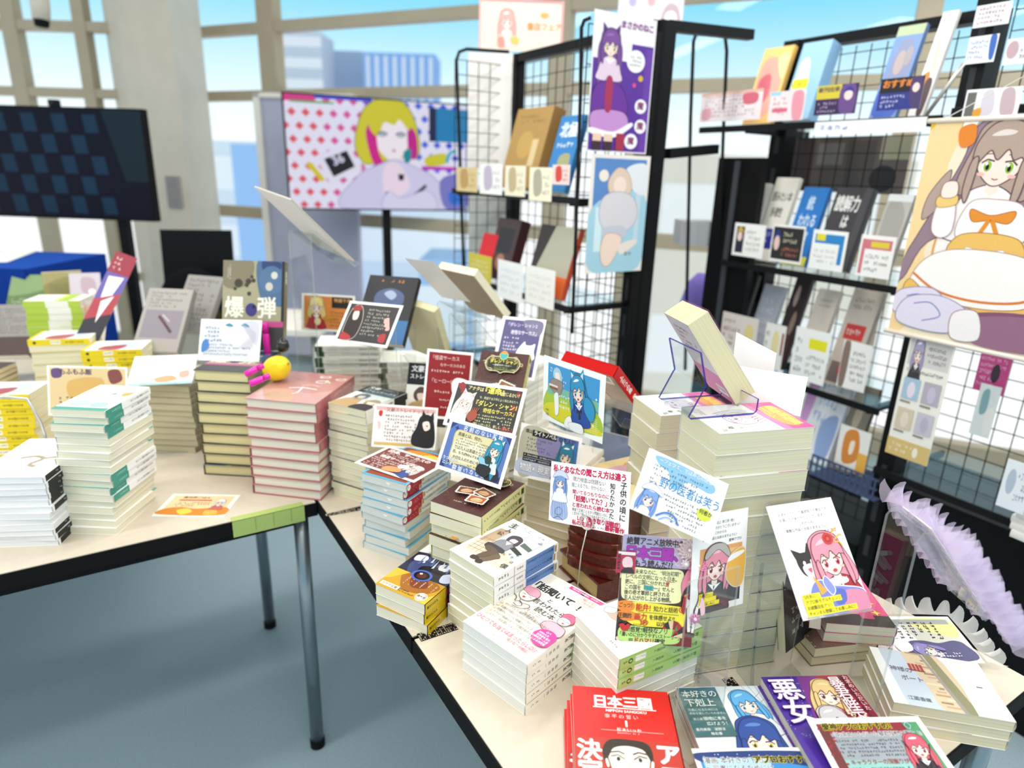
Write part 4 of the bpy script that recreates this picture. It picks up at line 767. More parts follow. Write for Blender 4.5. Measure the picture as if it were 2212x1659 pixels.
S.blob([(100, 50), (108, 24), (126, 18), (140, 34), (142, 92), (96, 92), (90, 72)], '1c1a1e'); S.blob([(114, 38), (128, 34), (132, 50), (120, 56)], 'fbe9e0'); S.poly([(110, 26), (114, 8), (122, 22)], '1c1a1e'); S.poly([(130, 24), (138, 10), (140, 30)], '1c1a1e'); S.blob([(122, 44), (126, 43), (126, 47)], 'c03a3a')
tcx = tuple(EYE+(Vector((-.247, 1.430, .832))-EYE)*.88); card('recommendation_card', S, .130, .088, tcx, (70, 6, 10), 'pale speckled card with a black cloaked cat eared figure, by the cream pile'); stand_rod(Vector(tcx)+Vector((.03, .02, -.02)), .7, 'clear rod stand behind the pale speckled card')

# ---- pink hardbacks with a lemon
S = Sheet(165, 212, 'cf9a98'); S.blob([(0, 150), (60, 130), (120, 150), (165, 120), (165, 212), (0, 212)], 'd8aaa6'); S.blob([(10, 10), (80, 0), (150, 20), (120, 70), (40, 60)], 'c48e8e'); S.blob([(30, 160), (70, 150), (80, 180), (40, 190)], 'c8aca4')
S.curve([(92, 24), (112, 20), (114, 32), (96, 34), (92, 24)], 5, 'fdf0ea'); S.curve([(136, 34), (156, 30), (156, 42), (138, 42), (136, 34)], 5, 'fdf0ea'); S.curve([(98, 62), (116, 54), (122, 68), (104, 74), (98, 62)], 5, 'fdf0ea'); S.curve([(118, 50), (134, 70)], 4, 'fdf0ea'); S.curve([(78, 100), (100, 92), (122, 100)], 4, 'f6d8cc'); S.curve([(58, 124), (90, 116), (126, 122)], 6, 'fff6f0'); S.curve([(86, 110), (92, 150), (84, 160)], 5, 'fff6f0')
spn = Sheet(23, 212, 'b8606a'); spn.gib(7, 20, 16, 120, 1, 'f4e0dc', vert=True)
pk = book(.162, .208, .0224, S, spn, 'cf9a98', 'b8606a', 'b8606a', page='efe6d4', hard=True, mat='gloss', wrap=True)
stack('pink', pk, .0226, 10, -.478, 1.420, 351, 'pink hardback with pale brush marks, topmost of its pile under the lemon', 'the pile of pink hardbacks', 'pink hardbacks', flip=(6, 7, 8, 9, 10), jit=.003, jr=1.5)
zt = STACK_TOPS['pink']
t = thing('lemon', 'whole yellow lemon lying on the topmost pink hardback', 'lemon', (at(600, 824, zt).x, at(600, 824, zt).y, zt+.0035), (0, 0, rad(-20)))
m = MB('fruit'); N = 22; prof = []
for i in range(N+1):
    u = -1+2*i/N; r = .0285*math.sqrt(max(0, 1-u*u))**.9; x = .034*u
    if u > .86: r = max(r*.6, .005*(1-u)/.14+.001); x += .004*(u-.86)/.14
    prof.append((max(r, .0002), x))
m.lathe(prof, 'f4d60c', 28, Matrix.Translation((0, 0, .0285)) @ Matrix.Rotation(rad(65), 4, 'Y') @ Matrix.Rotation(0, 4, 'Z')); m.build('rind', t, True)
m = MB('fruit'); tip = Matrix.Translation((0, 0, .0285)) @ Matrix.Rotation(rad(65), 4, 'Y'); m.lathe([(.0, .0385), (.003, .038), (.0035, .0365), (0, .036)], 'a8901c', 12, tip); m.build('stem_scar', t)

# ---- grey green thriller pile with a tilted copy, its card and pink markers
S = Sheet(148, 188, 'a8a283'); S.blob([(0, 0), (70, 0), (66, 44), (30, 60), (0, 50)], '857c62'); S.blob([(84, 0), (148, 0), (148, 88), (120, 92), (90, 74)], '4e6d90'); S.blob([(96, 0), (140, 4), (130, 26), (100, 24)], '2c3f74'); S.ell(118, 40, 30, 30, '53749a'); S.ell(124, 30, 8, 8, 'd8d6cc'); S.ell(112, 54, 9, 9, 'cfccc0'); S.rect(142, 0, 148, 188, '22262a')
for x, y, r in ((38, 48, 10), (62, 44, 7), (58, 52, 5), (74, 42, 5), (64, 70, 5), (30, 60, 4), (70, 34, 4)): S.ell(x, y, r, r*.9, '3e382c')
S.gib(10, 8, 20, 44, 2, 'f0ece0', vert=True); S.text('爆', 6, 78, 46, 'f6f3e2', .025); S.text('弾', 84, 78, 46, 'f6f3e2', .025); S.ell(70, 104, 14, 14, '3a347e'); S.ell(76, 98, 4, 4, '16142c'); S.rect(0, 128, 148, 140, 'c04a8a'); S.rect(0, 140, 148, 188, '3a3a3c')
spn = Sheet(25.5, 188, '8a8468'); spn.text('爆弾', 6, 20, 14, 'f6f3e2', .02, vert=True)
bo = book(.127, .186, .0255, S, spn, 'a8a283', '8a8468', '2c2a26', page='e6dba8', hard=True)
stack('bomb', bo, .0257, 10, -.655, 1.508, 356.5, 'grey green thriller, topmost of its pile, under the white card with closed eyes', 'the pile of grey green thrillers', 'grey green thrillers', flip=tuple(range(3, 11)), jit=.003, jr=1.5)
zt = STACK_TOPS['bomb']
b = dup(bo, (0, 0, 0), (0, 0, 0)); e = (72, 0, 2); lean_book(b, (-.647, 1.60, 1.075), e, .0255, 'grey green thriller with two large white characters, tilted above its pile'); b.scale = (1.18, 1.18, 1); del b['group']
card_easel(Vector((-.647, 1.60, 1.075))-eul(*e).to_matrix() @ Vector((0, 0, .0275)), e, .19, .05, .7, 'clear bent stand holding the tilted grey green thriller', foot=.01)
S = Sheet(148, 100, 'fdfdfd'); S.rect(8, 7, 140, 93, 'e6eaee'); S.blob([(50, 7), (110, 7), (124, 40), (96, 60), (62, 50)], 'fdfcfc'); S.blob([(100, 7), (140, 7), (140, 60), (120, 40)], 'd6d8e2')
for x in (70, 108): S.blob([(x-10, 14), (x, 9), (x+10, 16), (x, 18)], '3f9ab0'); S.line([(x-11, 14), (x, 9), (x+11, 17)], 1, '4a6a80')
for k in range(16): S.curve([(100+k*2, 10+k), (112+k*1.6, 40), (96+k*2, 70)], .5, ('e6c8d4', 'c8d0e4')[k % 2])
S.gib(12, 16, 56, 56, 4, '8a94ac'); S.gib(12, 58, 130, 88, 4, '9aa0b0'); S.blob([(8, 56), (20, 50), (24, 70), (8, 80)], '4f86c8')
bc = (-.675, 1.514, 1.006); card('recommendation_card', S, .148, .100, bc, (66, -.8, -1.8), 'white card with a pale face and teal eyes, before the grey green thriller'); stand_rod(Vector(bc)+Vector((0, .022, -.036)), zt, 'clear rod stand behind the white card with teal eyes')
def marker(label, loc, rot):
    t = thing('marker_pen', label, 'pen', loc, rot, None); m = MB('gloss'); m.tube([(0, 0, 0), (0, 0, .003), (0, 0, .05), (0, 0, .054)], [.006, .0082, .0082, .006], 'ee18b0', 12); m.build('body', t, True)
    k = MB('gloss'); k.tube([(0, 0, .054), (0, 0, .076), (0, 0, .080)], [.0078, .0078, .005], 'e010a4', 12); k.build('cap', t, True); return t
p = at(578, 765, zt); marker('pink marker pen standing upright beside the card with teal eyes', (p.x, p.y, zt), (0, 0, 0))
p = at(530, 818, zt); marker('pink marker pen lying on the thrillers, tilted towards the lemon', (p.x, p.y, zt+.009), (rad(0), rad(66), rad(25))).scale = (.85, .85, .55)
p = at(540, 838, zt); marker('second pink marker pen, lower, lying against the lemon side of the thrillers', (p.x, p.y, zt+.0085), (rad(0), rad(72), rad(30))).scale = (.85, .85, .55)
p = at(596, 776, .98); m = MB('leather'); m.lathe([(0, -.018), (.012, -.012), (.017, 0), (.012, .012), (0, .02)], '161616', 14); o = m.build('clip_knob', smooth=True); o.location = (p.x, p.y+.05, 1.0); tag(o, 'black knob above the lemon', 'knob')

# ---- teal spined paperbacks and white magazines at the left
S = Sheet(105, 148, 'fdfdfb'); S.blob([(14, 110), (30, 96), (50, 104), (60, 118), (40, 128), (20, 124)], 'b8d2ee', '7a9cc8', .6); S.blob([(50, 88), (74, 84), (80, 100), (60, 108)], 'cfe2f4'); S.blob([(60, 110), (84, 104), (88, 124), (66, 128)], 'a9c4e4', '7a9cc8', .5); S.blob([(80, 44), (98, 40), (96, 60), (84, 62)], 'e8a860'); S.curve([(46, 60), (60, 50), (72, 58)], 1.2, '8a8a92'); S.ell(64, 52, 5, 6, '9aa6c0'); S.rect(0, 134, 105, 148, '4ba392'); S.gib(20, 20, 90, 34, 2, 'c8ccd0')
spn = Sheet(14, 148, 'f8f8f6'); spn.rect(0, 98, 14, 148, '3f9a88'); spn.text('それでも世界は回っている', 4, 8, 5.2, '4a4e54', .012, vert=True); spn.gib(4, 104, 10, 142, 1, 'b8e0d6', vert=True)
tl_ = book(.103, .146, .0141, S, spn, 'fdfdfb', 'f8f8f6', page='ece7cf')
stack('teal', tl_, .0143, 18, -.806, 1.215, 358, 'white paperback with a teal spine end, topmost of the tallest left pile', 'the tall pile with teal spine ends', 'teal ended paperbacks', flip=(5, 6, 7, 8, 9, 14, 15, 16, 17, 18), jit=.004, jr=2, lean=(-.001, 0))
S = Sheet(128, 188, 'fdfdfd'); S.curve([(40, 100), (64, 92), (84, 104), (72, 130), (88, 140)], 9, 'a89c86'); S.curve([(84, 104), (104, 96), (124, 104)], 8, 'b4a892'); S.curve([(10, 60), (30, 50), (50, 60)], 3, 'a8dce8'); S.curve([(76, 40), (90, 34), (102, 42)], 3, 'b8e4ee'); S.line([(64, 60), (66, 94)], 1, '8a8e96')
spn = Sheet(14, 188, 'f8f8f8'); spn.rect(0, 104, 14, 182, '111113'); spn.gib(4, 110, 10, 176, 1, 'd8d8d8', vert=True)
wh = book(.126, .186, .0118, S, spn, 'fdfdfd', 'f8f8f8', page='f0f0f2')
stack('white', wh, .012, 12, -.932, 1.176, 6, 'white magazine with a curled grey drawing, topmost of the pile at the left desk edge', 'the white pile at the left desk edge', 'white magazines with black spine blocks', flip=(7, 8, 9), jit=.004, jr=2.5)
S = Sheet(148, 100, 'fdfaf4'); S.rect(9, 8, 139, 92, 'f0d8a8'); S.blob([(9, 70), (40, 60), (80, 66), (139, 58), (139, 92), (9, 92)], 'e08a2c'); S.blob([(40, 74), (60, 66), (74, 80), (56, 92)], 'f6d84a'); S.blob([(100, 74), (120, 70), (128, 88), (104, 92)], 'f2b44a'); S.rect(26, 26, 96, 31, 'c8503a'); S.text('異世界ごはん', 30, 12, 10, '8a3a1c', .015); S.gib(24, 36, 100, 58, 3, '8a5a3c'); girl(S, 118, 38, 18, 'f4f0ee', '8a5a50', 'c86a5a', long=1.0)
card('recommendation_card', S, .148, .100, (-.672, 1.266, .7006), (0, 0, 2), 'orange and cream card lying flat on the desk before the pink pile')
# yellow spined paperbacks
spn = Sheet(17, 148, 'ecd40e'); spn.ell(8.5, 132, 4, 4, '3a3410'); spn.text('ゆるりと旅する', 5.5, 14, 6.4, '4a4410', .015, vert=True); spn.rect(3, 70, 14, 94, 'fbf7e0'); spn.gib(5, 72, 12, 92, 1, '4a4410', vert=True)
S = Sheet(105, 148, 'f4f4f2'); S.blob([(10, 20), (60, 14), (96, 40), (70, 70), (20, 60)], 'c6d8ec'); S.blob([(50, 50), (100, 60), (96, 110), (60, 100)], 'a85058'); S.blob([(10, 90), (50, 80), (60, 120), (20, 130)], 'e4eaf2'); S.rect(0, 140, 105, 148, 'd8c83c')
yl = book(.103, .146, .0168, S, spn, 'f4f4f2', 'ecd40e', 'ecd40e', page='efe9cc')
stack('yellow', yl, .017, 10, -1.225, 1.500, 280, 'paperback with a bright yellow spine, topmost of the pile behind the white magazines', 'the yellow spined pile behind the white magazines', 'yellow spined paperbacks', jit=.003, jr=1.5)
y2 = dup(yl, (0, 0, 0), (0, 0, 0)); stack('yellow2', y2, .017, 13, -1.085, 1.735, 284, 'yellow spined paperback with reddish cover, topmost of the pile behind the teal ended books', 'the yellow spined pile behind the teal pile', 'yellow spined paperbacks', jit=.003, jr=2, flip=tuple(range(4, 14)))
y3 = dup(yl, (0, 0, 0), (0, 0, 0)); stack('yellow3', y3, .017, 14, -1.245, 1.765, 286, 'pale covered yellow spined paperback, topmost of the pile standing just left of the reddish one', 'the yellow spined pile farthest left', 'yellow spined paperbacks', jit=.003, jr=2, flip=tuple(range(2, 15)))
S = Sheet(148, 100, 'fdfbf4'); S.rect(4, 4, 144, 96, 'e9cf9c'); S.blob([(8, 8), (24, 6), (26, 22), (10, 24)], '6a5080'); S.text('もふもふ飯', 22, 6, 12, '4a3c60', .03); S.blob([(40, 30), (100, 24), (96, 60), (44, 66)], 'e0b468'); S.gib(20, 60, 120, 88, 3, '5a5048'); S.blob([(112, 10), (132, 6), (138, 26), (118, 34)], '8a4c48')
oc = onp(190, 845, (-.94, 1.42, .85), Vector((0, 1, 0))); card('recommendation_card', S, .17, .115, oc, (78, 2, 8), 'tan card with a purple heading peeking over the teal pile'); stand_rod(Vector(oc)+Vector((0, .02, -.03)), .7, 'clear rod stand behind the tan card')
S = Sheet(148, 100, 'e9f6fa'); S.rect(4, 4, 144, 96, 'fafdfd'); S.gib(16, 10, 130, 34, 2, '7ab4cc'); S.gib(12, 40, 110, 64, 3, 'c8a468'); S.blob([(60, 78), (96, 70), (110, 86), (70, 92)], 'e0a070'); S.blob([(114, 60), (134, 56), (136, 76), (118, 80)], 'd8a898'); S.rect(0, 92, 148, 100, 'a8d4e4')
lc = (-.866, 1.552, .915); card('recommendation_card', S, .148, .100, lc, (30, -1.2, 11.6), 'pale blue edged card leaning above the shadowed grey pile'); card_easel(Vector(lc), (30, 0, 11.6), .1, .04, .7, 'clear bent stand under the pale blue edged card')
# shadowed pile behind the thrillers
gp = book(.128, .186, .0158, None, None, 'b0a890', 'a09880', page='cfc6a8'); stack('grey', gp, .016, 11, -.860, 1.632, 358, 'dull grey paperback, topmost of the shadowed pile under the pale blue card', 'the shadowed pile under the pale blue card', 'dull grey paperbacks', jit=.004, jr=2)

# ---- manga pile with lettered spines, its cards and the black covered book
spn = Sheet(15.6, 182, 'f2f0ea'); spn.rect(0, 160, 15.6, 182, '2c5a34'); spn.rect(0, 168, 15.6, 172, '181a18'); spn.gib(3, 6, 13, 150, 2, '4a4844', 1, vert=True); spn.gib(4, 6, 12, 60, 1, '1c1c1c', 1, vert=True)
mg = book(.128, .180, .0156, None, spn, 'eceae2', 'f2f0ea', page='dcd6c6')
stack('manga', mg, .0158, 14, -.48, 1.865, 278, 'white manga volume with a lettered spine, topmost of the rear wide pile', 'the rear wide pile with lettered spines', 'white manga volumes with green spine ends', jit=.005, jr=2)
m2 = dup(mg, (0, 0, 0), (0, 0, 0)); stack('manga2', m2, .0158, 11, -.305, 1.89, 279, 'white manga volume, topmost of the rear pile under the charcoal card', 'the rear pile under the charcoal card', 'white manga volumes with green spine ends', jit=.005, jr=2.5)
S = Sheet(148, 100, 'fbf6f0'); S.rect(7, 6, 141, 94, 'd9853a'); S.rect(84, 6, 141, 36, '1c1410')
for k in range(4): S.text('物語千夜'[k], 90+k*12, 10, 11, 'e8a860', .02)
S.gib(80, 44, 136, 88, 5, '8a4c1c'); girl(S, 42, 34, 34, 'f0d98a', '8a7a6a', 'b02430', ears=None, long=.9, accent='f8ecb8'); S.ell(46, 74, 9, 10, 'e8d8a0'); S.blob([(60, 62), (96, 56), (92, 64), (64, 70)], 'c88a2c')
oc = (-.504, 1.745, 1.030); card('recommendation_card', S, .148, .100, oc, (80, .6, -4.7), 'orange card with a blond figure in a red bow, above the rear manga pile'); stand_rod(Vector(oc)+Vector((0, .03, -.04)), STACK_TOPS['manga'], 'clear rod stand behind the orange card')
S = Sheet(148, 100, 'fbfaf8'); S.rect(7, 6, 141, 94, '33302e'); S.gib(62, 14, 126, 80, 8, 'b8b2a8'); S.blob([(16, 20), (30, 8), (46, 18), (56, 50), (50, 86), (20, 92), (12, 60)], '2c1c18', 'd8d0c4', 1.2); S.blob([(24, 26), (38, 24), (40, 42), (28, 44)], 'f0dccc'); S.blob([(18, 14), (34, 8), (42, 20), (22, 24)], '9a2c2c'); S.blob([(14, 76), (40, 84), (36, 93), (12, 93)], 'b03030')
for k in range(3): S.blob([(114+k*6, 36+k*9), (124+k*4, 32+k*9), (128+k*4, 44+k*8), (116+k*5, 46+k*8)], 'e6b0a8')
S.blob([(116, 74), (132, 70), (134, 90), (118, 88)], 'a83434')
kc = (-.312, 1.373, 1.090); card('recommendation_card', S, .148, .100, kc, (52, -2.7, -28.7), 'charcoal card with a hatted figure and pale text, standing before the black cover'); card_easel(Vector(kc), (52, 0, -28.7), .1, .04, STACK_TOPS['cream'], 'clear bent stand on the cream pile under the charcoal card', foot=.05)
S = Sheet(128, 182, '1c1f26'); S.blob([(30, 50), (64, 34), (100, 50), (96, 84), (36, 84)], '4a5a80'); S.blob([(50, 50), (66, 40), (82, 52), (72, 66)], '9aa8c4'); S.gib(34, 8, 100, 20, 1, 'd8884a'); S.text('１０月', 14, 84, 24, 'f0f2f4', .03); S.rect(0, 120, 128, 182, '2f6aa0')
bk = book(.128, .182, .02, S, None, '1c1f26', '15171c', page='d9d4c8'); e = (50, 0, -12); c = (-.31, 1.56, 1.085); lean_book(bk, c, e, .02, 'black covered book with a blue glow tilted behind the charcoal card'); card_easel(Vector(c)-eul(*e).to_matrix() @ Vector((0, 0, .0215)), e, .15, .045, .7, 'clear bent stand under the black covered book')
# ------------------------------------------------------------------ right side: stands, tilted books, decorated sign, ruffles
ZB = STACK_TOPS['bigR']
def tilt_book(b, c, e, t, label):
    E = eul(*e); b.rotation_euler = E; b.location = Vector(c)-E.to_matrix() @ Vector((0, 0, t/2)); b['label'] = label
    if 'group' in b: del b['group']
    return b
# thick book leaning back on a blue edged clear stand
S = Sheet(105, 148, 'c9c2cc'); S.rect(0, 92, 105, 148, 'c85a9a'); S.gib(20, 14, 80, 60, 5, '6a626c'); S.rect(60, 120, 96, 136, 'f4f4f4')
for k in range(18): S.rect(62+k*1.8, 122, 62.8+k*1.8, 132, '2a2a2a', k > 0)
fr_ = Sheet(105, 148, 'fdfdfc'); fr_.rect(0, 0, 105, 44, 'd64a92'); fr_.blob([(30, 70), (60, 60), (80, 90), (50, 120)], 'c8c0dc')
lb = book(.104, .147, .034, fr_, None, 'fdfdfc', bck='c9c2cc', page='dcd6ae', sside=1, backart=S, wrap=True)
tilt_book(lb, (.297, .968, 1.157), (54.1, 2.1, 96.1), .034, 'thick book tilted back on the blue edged clear stand, page edges towards us')
Pf, Pb = at(1632, 893, ZB+.002), at(1487, 905, ZB+.002); d = (Pf-Pb); d.z = 0; Lb = d.length; d.normalize(); nrm = Vector((-d.y, d.x, 0))
def prof_pt(x, y): q = onp(x, y, Pb, nrm); return ((q-Pb).dot(d), q.z-Pb.z)
k1, k2, k3 = prof_pt(1525, 835), prof_pt(1514, 762), (Lb, upz(Pf, 862)-Pf.z)
m = MB('acrylic'); pr = [(k3[0]+.001, k3[1]), (Lb+.001, .004), (Lb-.003, 0), (.004, 0), (0, .003), (k1[0]-.002, k1[1]-.003), k1, (k1[0]-.001, k1[1]+.004), k2]
m.strip(pr, .042, 'ffffff', None, 'acrylic', .0028); m.m = ['blue_edge' if x == 'acrylic_edge' else x for x in m.m]
o = m.build('acrylic_stand'); ctr = Pb+nrm*.042; o.location = ctr; o.rotation_euler = (0, 0, math.atan2(-d.x, d.y)); tag(o, 'clear stand with dark blue edges on the tall front column', 'stand')
# postcards beside it
S = Sheet(100, 148, 'fdfdfd')
for k in range(7): S.rect(82, 88+k*7.2, 90, 94.2+k*7.2, 'a8a4a0', k > 0); S.rect(82.7, 88.7+k*7.2, 89.3, 93.5+k*7.2, 'fdfdfd', k > 0)
S.gib(93, 92, 96, 130, 1, '8a8680', vert=True)
pcc = (.395, 1.042, 1.098); card('postcard', S, .086, .127, pcc, (102, 9.9, -60.9), 'blank white postcard with a column of postcode boxes, standing beside the leaning thick book')
S2 = Sheet(100, 148, 'fdfdfd'); card('postcard', S2, .1, .06, at(1668, 862, ZB+.012)+Vector((.01, .04, 0)), (75, 0, -30), 'second white postcard lying lower behind the one with postcode boxes')

# red hardback facing away on a clear stand
S = Sheet(130, 182, '9a7a62')
for k in range(9): S.curve([(0, k*21), (40, k*21+4*math.sin(k)), (90, k*21-3), (130, k*21+2)], .8, ('7d604c', 'b0907a')[k % 2])
S.rect(66, 6, 120, 40, 'f2ede6')
for k in range(24): S.rect(70+k*1.9, 10, 70.8+k*1.9+(k % 3)*.3, 32, '1c1c1c', k > 0)
S.blob([(20, 90), (60, 84), (70, 130), (30, 140)], 'c8b89c'); S.rect(0, 0, 130, 3, 'c0201c')
spn = Sheet(25, 182, 'c41a18'); spn.text('ふたつの島', 6, 22, 13, 'fbf4ee', .03, vert=True); spn.text('物語', 7, 100, 11, 'fbf4ee', .03, vert=True)
rb = book(.13, .182, .025, Sheet(130, 182, 'c41a18'), spn, 'c41a18', 'c41a18', '9a7a62', page='c41a18', sside=-1, backart=S, mat='gloss')
tilt_book(rb, (.195, 1.311, .990), (41.1, -2.1, 138.1), .025, 'red book with white spine lettering tilted away on a clear stand')
q = at(1322, 1000, .9); P = Vector((.205, 1.225, .7)); m = MB('acrylic'); m.strip([(.16, .002), (0, .002), (0, .01), (0, .275), (.006, .285), (.10, .19), (.115, .205)], .045, 'ffffff', None, 'acrylic', .003); o = m.build('acrylic_stand'); o.location = P; o.rotation_euler = (0, 0, rad(-42)); tag(o, 'clear bent stand carrying the red book', 'stand')
# blue and white books upright behind the card with the blue girl
S = Sheet(105, 148, 'eef0f2'); S.rect(10, 16, 95, 46, '2a4a9a'); S.rect(14, 40, 80, 60, 'd8d4cc'); S.gib(18, 44, 76, 56, 1, '3a3a3c'); S.rect(0, 80, 105, 148, '7a88a8')
for lx, rz, lab in ((1215, -30, 'white book with a dark blue title block upright under the blue girl card'), (1300, -32, 'grey blue book upright just right of the dark blue titled one')):
    c = onp(lx, 1005, (0, 1.33, 0), Vector((0, 1, 0))); b = book(.105, .148, .018, S if lx < 1250 else Sheet(105, 148, '7d8cae'), None, 'eef0f2' if lx < 1250 else '7d8cae', page='e6dcc4'); lean_book(b, c, (72, 0, rz), .018, lab)
    card_easel(Vector(c)-eul(72, 0, rz).to_matrix() @ Vector((0, 0, .0195)), (72, 0, rz), .13, .03, .7, 'clear bent stand behind the '+('dark blue titled book' if lx < 1250 else 'grey blue book'))
S = Sheet(105, 148, 'f2d8a0'); S.blob([(10, 20), (60, 10), (95, 60), (40, 90)], 'f09a4a'); S.blob([(40, 60), (90, 70), (80, 130), (30, 120)], 'e8b0c0')
b = book(.105, .148, .02, S, None, 'f2d8a0', page='e9e2c6'); q = at(1372, 1010, .86); stack('sunset', b, .0202, 7, q.x, q.y+.03, 300, 'sunset coloured paperback topmost of the low pile behind the clear stand', 'the low pile behind the red book stand', 'sunset coloured paperbacks', jit=.004, jr=3)

# dark red leather look volumes under the crimson lettered card
m = MB('leather'); t = thing('leather_book', 'dark red leather look book with raised bands standing upright under the crimson lettered card', 'book')
p0 = at(1224, 1214, .742); p1 = at(1322, 1248, .742); d = p1-p0; yaw = math.atan2(d.y, d.x); Wd = .098
t.location = p0; t.rotation_euler = (0, 0, yaw)
m = MB('leather')
for k in range(8): a0, a1 = k/8*math.pi, (k+1)/8*math.pi; m.face([(Wd/2-Wd/2*math.cos(a0), -.012*math.sin(a0), 0), (Wd/2-Wd/2*math.cos(a1), -.012*math.sin(a1), 0), (Wd/2-Wd/2*math.cos(a1), -.012*math.sin(a1), .125), (Wd/2-Wd/2*math.cos(a0), -.012*math.sin(a0), .125)], '6a1512')
m.box((0, 0, 0), (.006, .13, .125), '6a1512'); m.box((Wd-.006, 0, 0), (Wd, .13, .125), '6a1512'); m.build('cover', t)
for z in (.014, .038, .062, .086, .110):
    m = MB('leather')
    for k in range(8): a0, a1 = k/8*math.pi, (k+1)/8*math.pi; f_ = lambda a, zz, g: (Wd/2-(Wd/2+.001)*math.cos(a), -(.012+g)*math.sin(a)-g*.3, zz); m.face([f_(a0, z, .0035), f_(a1, z, .0035), f_(a1, z+.007, .0035), f_(a0, z+.007, .0035)], '7d1e18'); m.face([f_(a0, z+.007, .0035), f_(a1, z+.007, .0035), f_(a1, z+.009, 0), f_(a0, z+.009, 0)], '7d1e18'); m.face([f_(a0, z-.002, 0), f_(a1, z-.002, 0), f_(a1, z, .0035), f_(a0, z, .0035)], '7d1e18')
    m.build('raised_band', t)
m = MB('pages'); m.box((.007, .002, .004), (Wd-.007, .126, .121), 'e6d6a8'); m.build('page_block', t)
pa, pb_ = at(1207, 1226, .7), at(1276, 1292, .7); d = pb_-pa; yaw2 = math.atan2(d.y, d.x)
t2 = thing('leather_book', 'dark red leather look book lying flat beneath the upright banded one', 'book', tuple(pa), (0, 0, yaw2)); Ld = .125
m = MB('leather'); m.box((0, 0, 0), (Ld, .165, .004), '6a1512'); m.box((0, 0, .036), (Ld, .165, .0405), '6a1512'); m.box((Ld-.005, 0, .004), (Ld, .165, .036), '6a1512'); m.build('cover', t2)
m = MB('pages'); m.box((.004, .004, .004), (Ld-.005, .16, .036), 'e3d09a'); m.build('page_block', t2)

# ---- decorated sign
S = Sheet(120, 170, 'c8bcd8'); S.rect(0, 0, 120, 48, 'b9b0d6'); S.blob([(60, 0), (120, 0), (120, 40), (90, 46), (70, 20)], 'd6bcd4')
for i in range(9):
    for j in range(4): S.line([(52+i*6, 26+j*6), (55+i*6, 23+j*6), (58+i*6, 26+j*6)], .5, 'e4dcf0', i+j > 0)
S.rect(0, 48, 120, 170, '3a2420'); S.poly([(0, 70), (20, 48), (0, 48)], 'd8c8a0'); S.blob([(84, 120), (120, 110), (120, 160), (90, 158)], 'a81c20'); S.blob([(2, 140), (20, 132), (24, 160), (4, 166)], '1c1a18'); S.rect(100, 60, 120, 170, '7c1a1c')
for k in range(4): S.ell(10+k*27, 164, 9, 5, 'b01c1c' if k % 2 else 'e8dcc0')
S.text('絶賛アニメ放映中の…', 6, 3, 12.4, '1c1a22', .02, jit=.03, sx=.82); S.text('日本三國、', 5, 17, 21, 'b12ab8', .05, sx=.9, edge=('3a2a6a', .085)); S.text('もう読んだ??', 20, 38, 11.5, '1c1a22', .02, jit=.03, sx=.92)
S.blob([(4, 54), (20, 50), (60, 51), (94, 50), (100, 66), (98, 90), (92, 102), (50, 104), (10, 102), (3, 84)], 'eef0b8')
for i, (st, xx) in enumerate((('近未来なのに、“明治初期”', 16), ('レベルの文明になった日本。', 8), ('更に、三国に分かれた!?', 8), ('この国を『再統一』せんと', 8), ('後の奇才軍師と評される', 8), ('主人公がのし上がる物語。', 8))): S.text(st, xx, 53+i*8.3, 7.8, '22242c', .016, jit=.04, sx=.84)
S.text('再統一', 38.5, 77.6, 8.2, '1f9aa8', .05, sx=.84); S.text('!?', 72, 69.5, 8.4, 'c01c3c', .05); S.line([(72, 69.4), (86, 69)], .9, 'c03c28')
S.blob([(8, 110), (30, 104), (80, 106), (104, 110), (106, 130), (98, 140), (40, 142), (20, 138), (8, 126)], 'f2e43a'); S.blob([(0, 106), (14, 103), (26, 108), (24, 118), (8, 120), (0, 116)], 'e88a2c'); S.blob([(0, 122), (18, 119), (30, 124), (26, 134), (8, 134)], 'e88a2c')
S.text('ごっつ！', 1, 107, 8, '2c1c10', .02, sx=.8); S.text('能弁!', 28, 107, 12, 'c8341c', .035, sx=.86); S.text('知力と話術', 56, 109, 9, '22242c', .014, jit=.03, sx=.86); S.ell(100, 112, 4.4, 4.4, 'c8341c'); S.ell(100, 112, 2.8, 2.8, 'f2e43a'); S.ell(100, 112, 1.5, 1.5, 'c8341c')
S.line([(32, 119.6), (96, 120.6)], .8, '3a8a3c'); S.text('圧倒的', 1, 123, 8.6, '2c1c10', .02, sx=.84); S.text('画力', 27, 122, 11.5, 'c8341c', .035, sx=.86); S.text('を体感せよ!!', 50, 123, 8.4, '22242c', .014, sx=.86); S.text('…3秒', 26, 132, 9.4, 'b83418', .03); S.text('以内や', 62, 133, 7.6, '22242c', .012); S.ell(92, 137, 3.4, 3.4, 'f0d8a0')
S.blob([(4, 148), (20, 142), (60, 144), (92, 144), (100, 152), (94, 166), (40, 169), (8, 166)], 'b8dc7a'); S.text('新感覚!!軽快なノリ', 14, 143.5, 9, '1c2418', .025, sx=.88); S.rect(93, 145, 95, 152, 'b01c20'); S.rect(90.5, 147.5, 97.5, 149.5, 'b01c20')
S.text('「濃いのに分かりやすいストーリー」', 3, 152.5, 7.4, '1c2418', .018, sx=.8); S.text('＝ドハマリ確定', 20, 160, 9.4, '1c2418', .03, sx=.88); S.text('ドハマリ', 28.4, 160, 9.4, 'b01c28', .045, sx=.88)
S.blob([(4, 142), (10, 139), (14, 142), (18, 139), (22, 144), (12, 152)], 'c01c20')
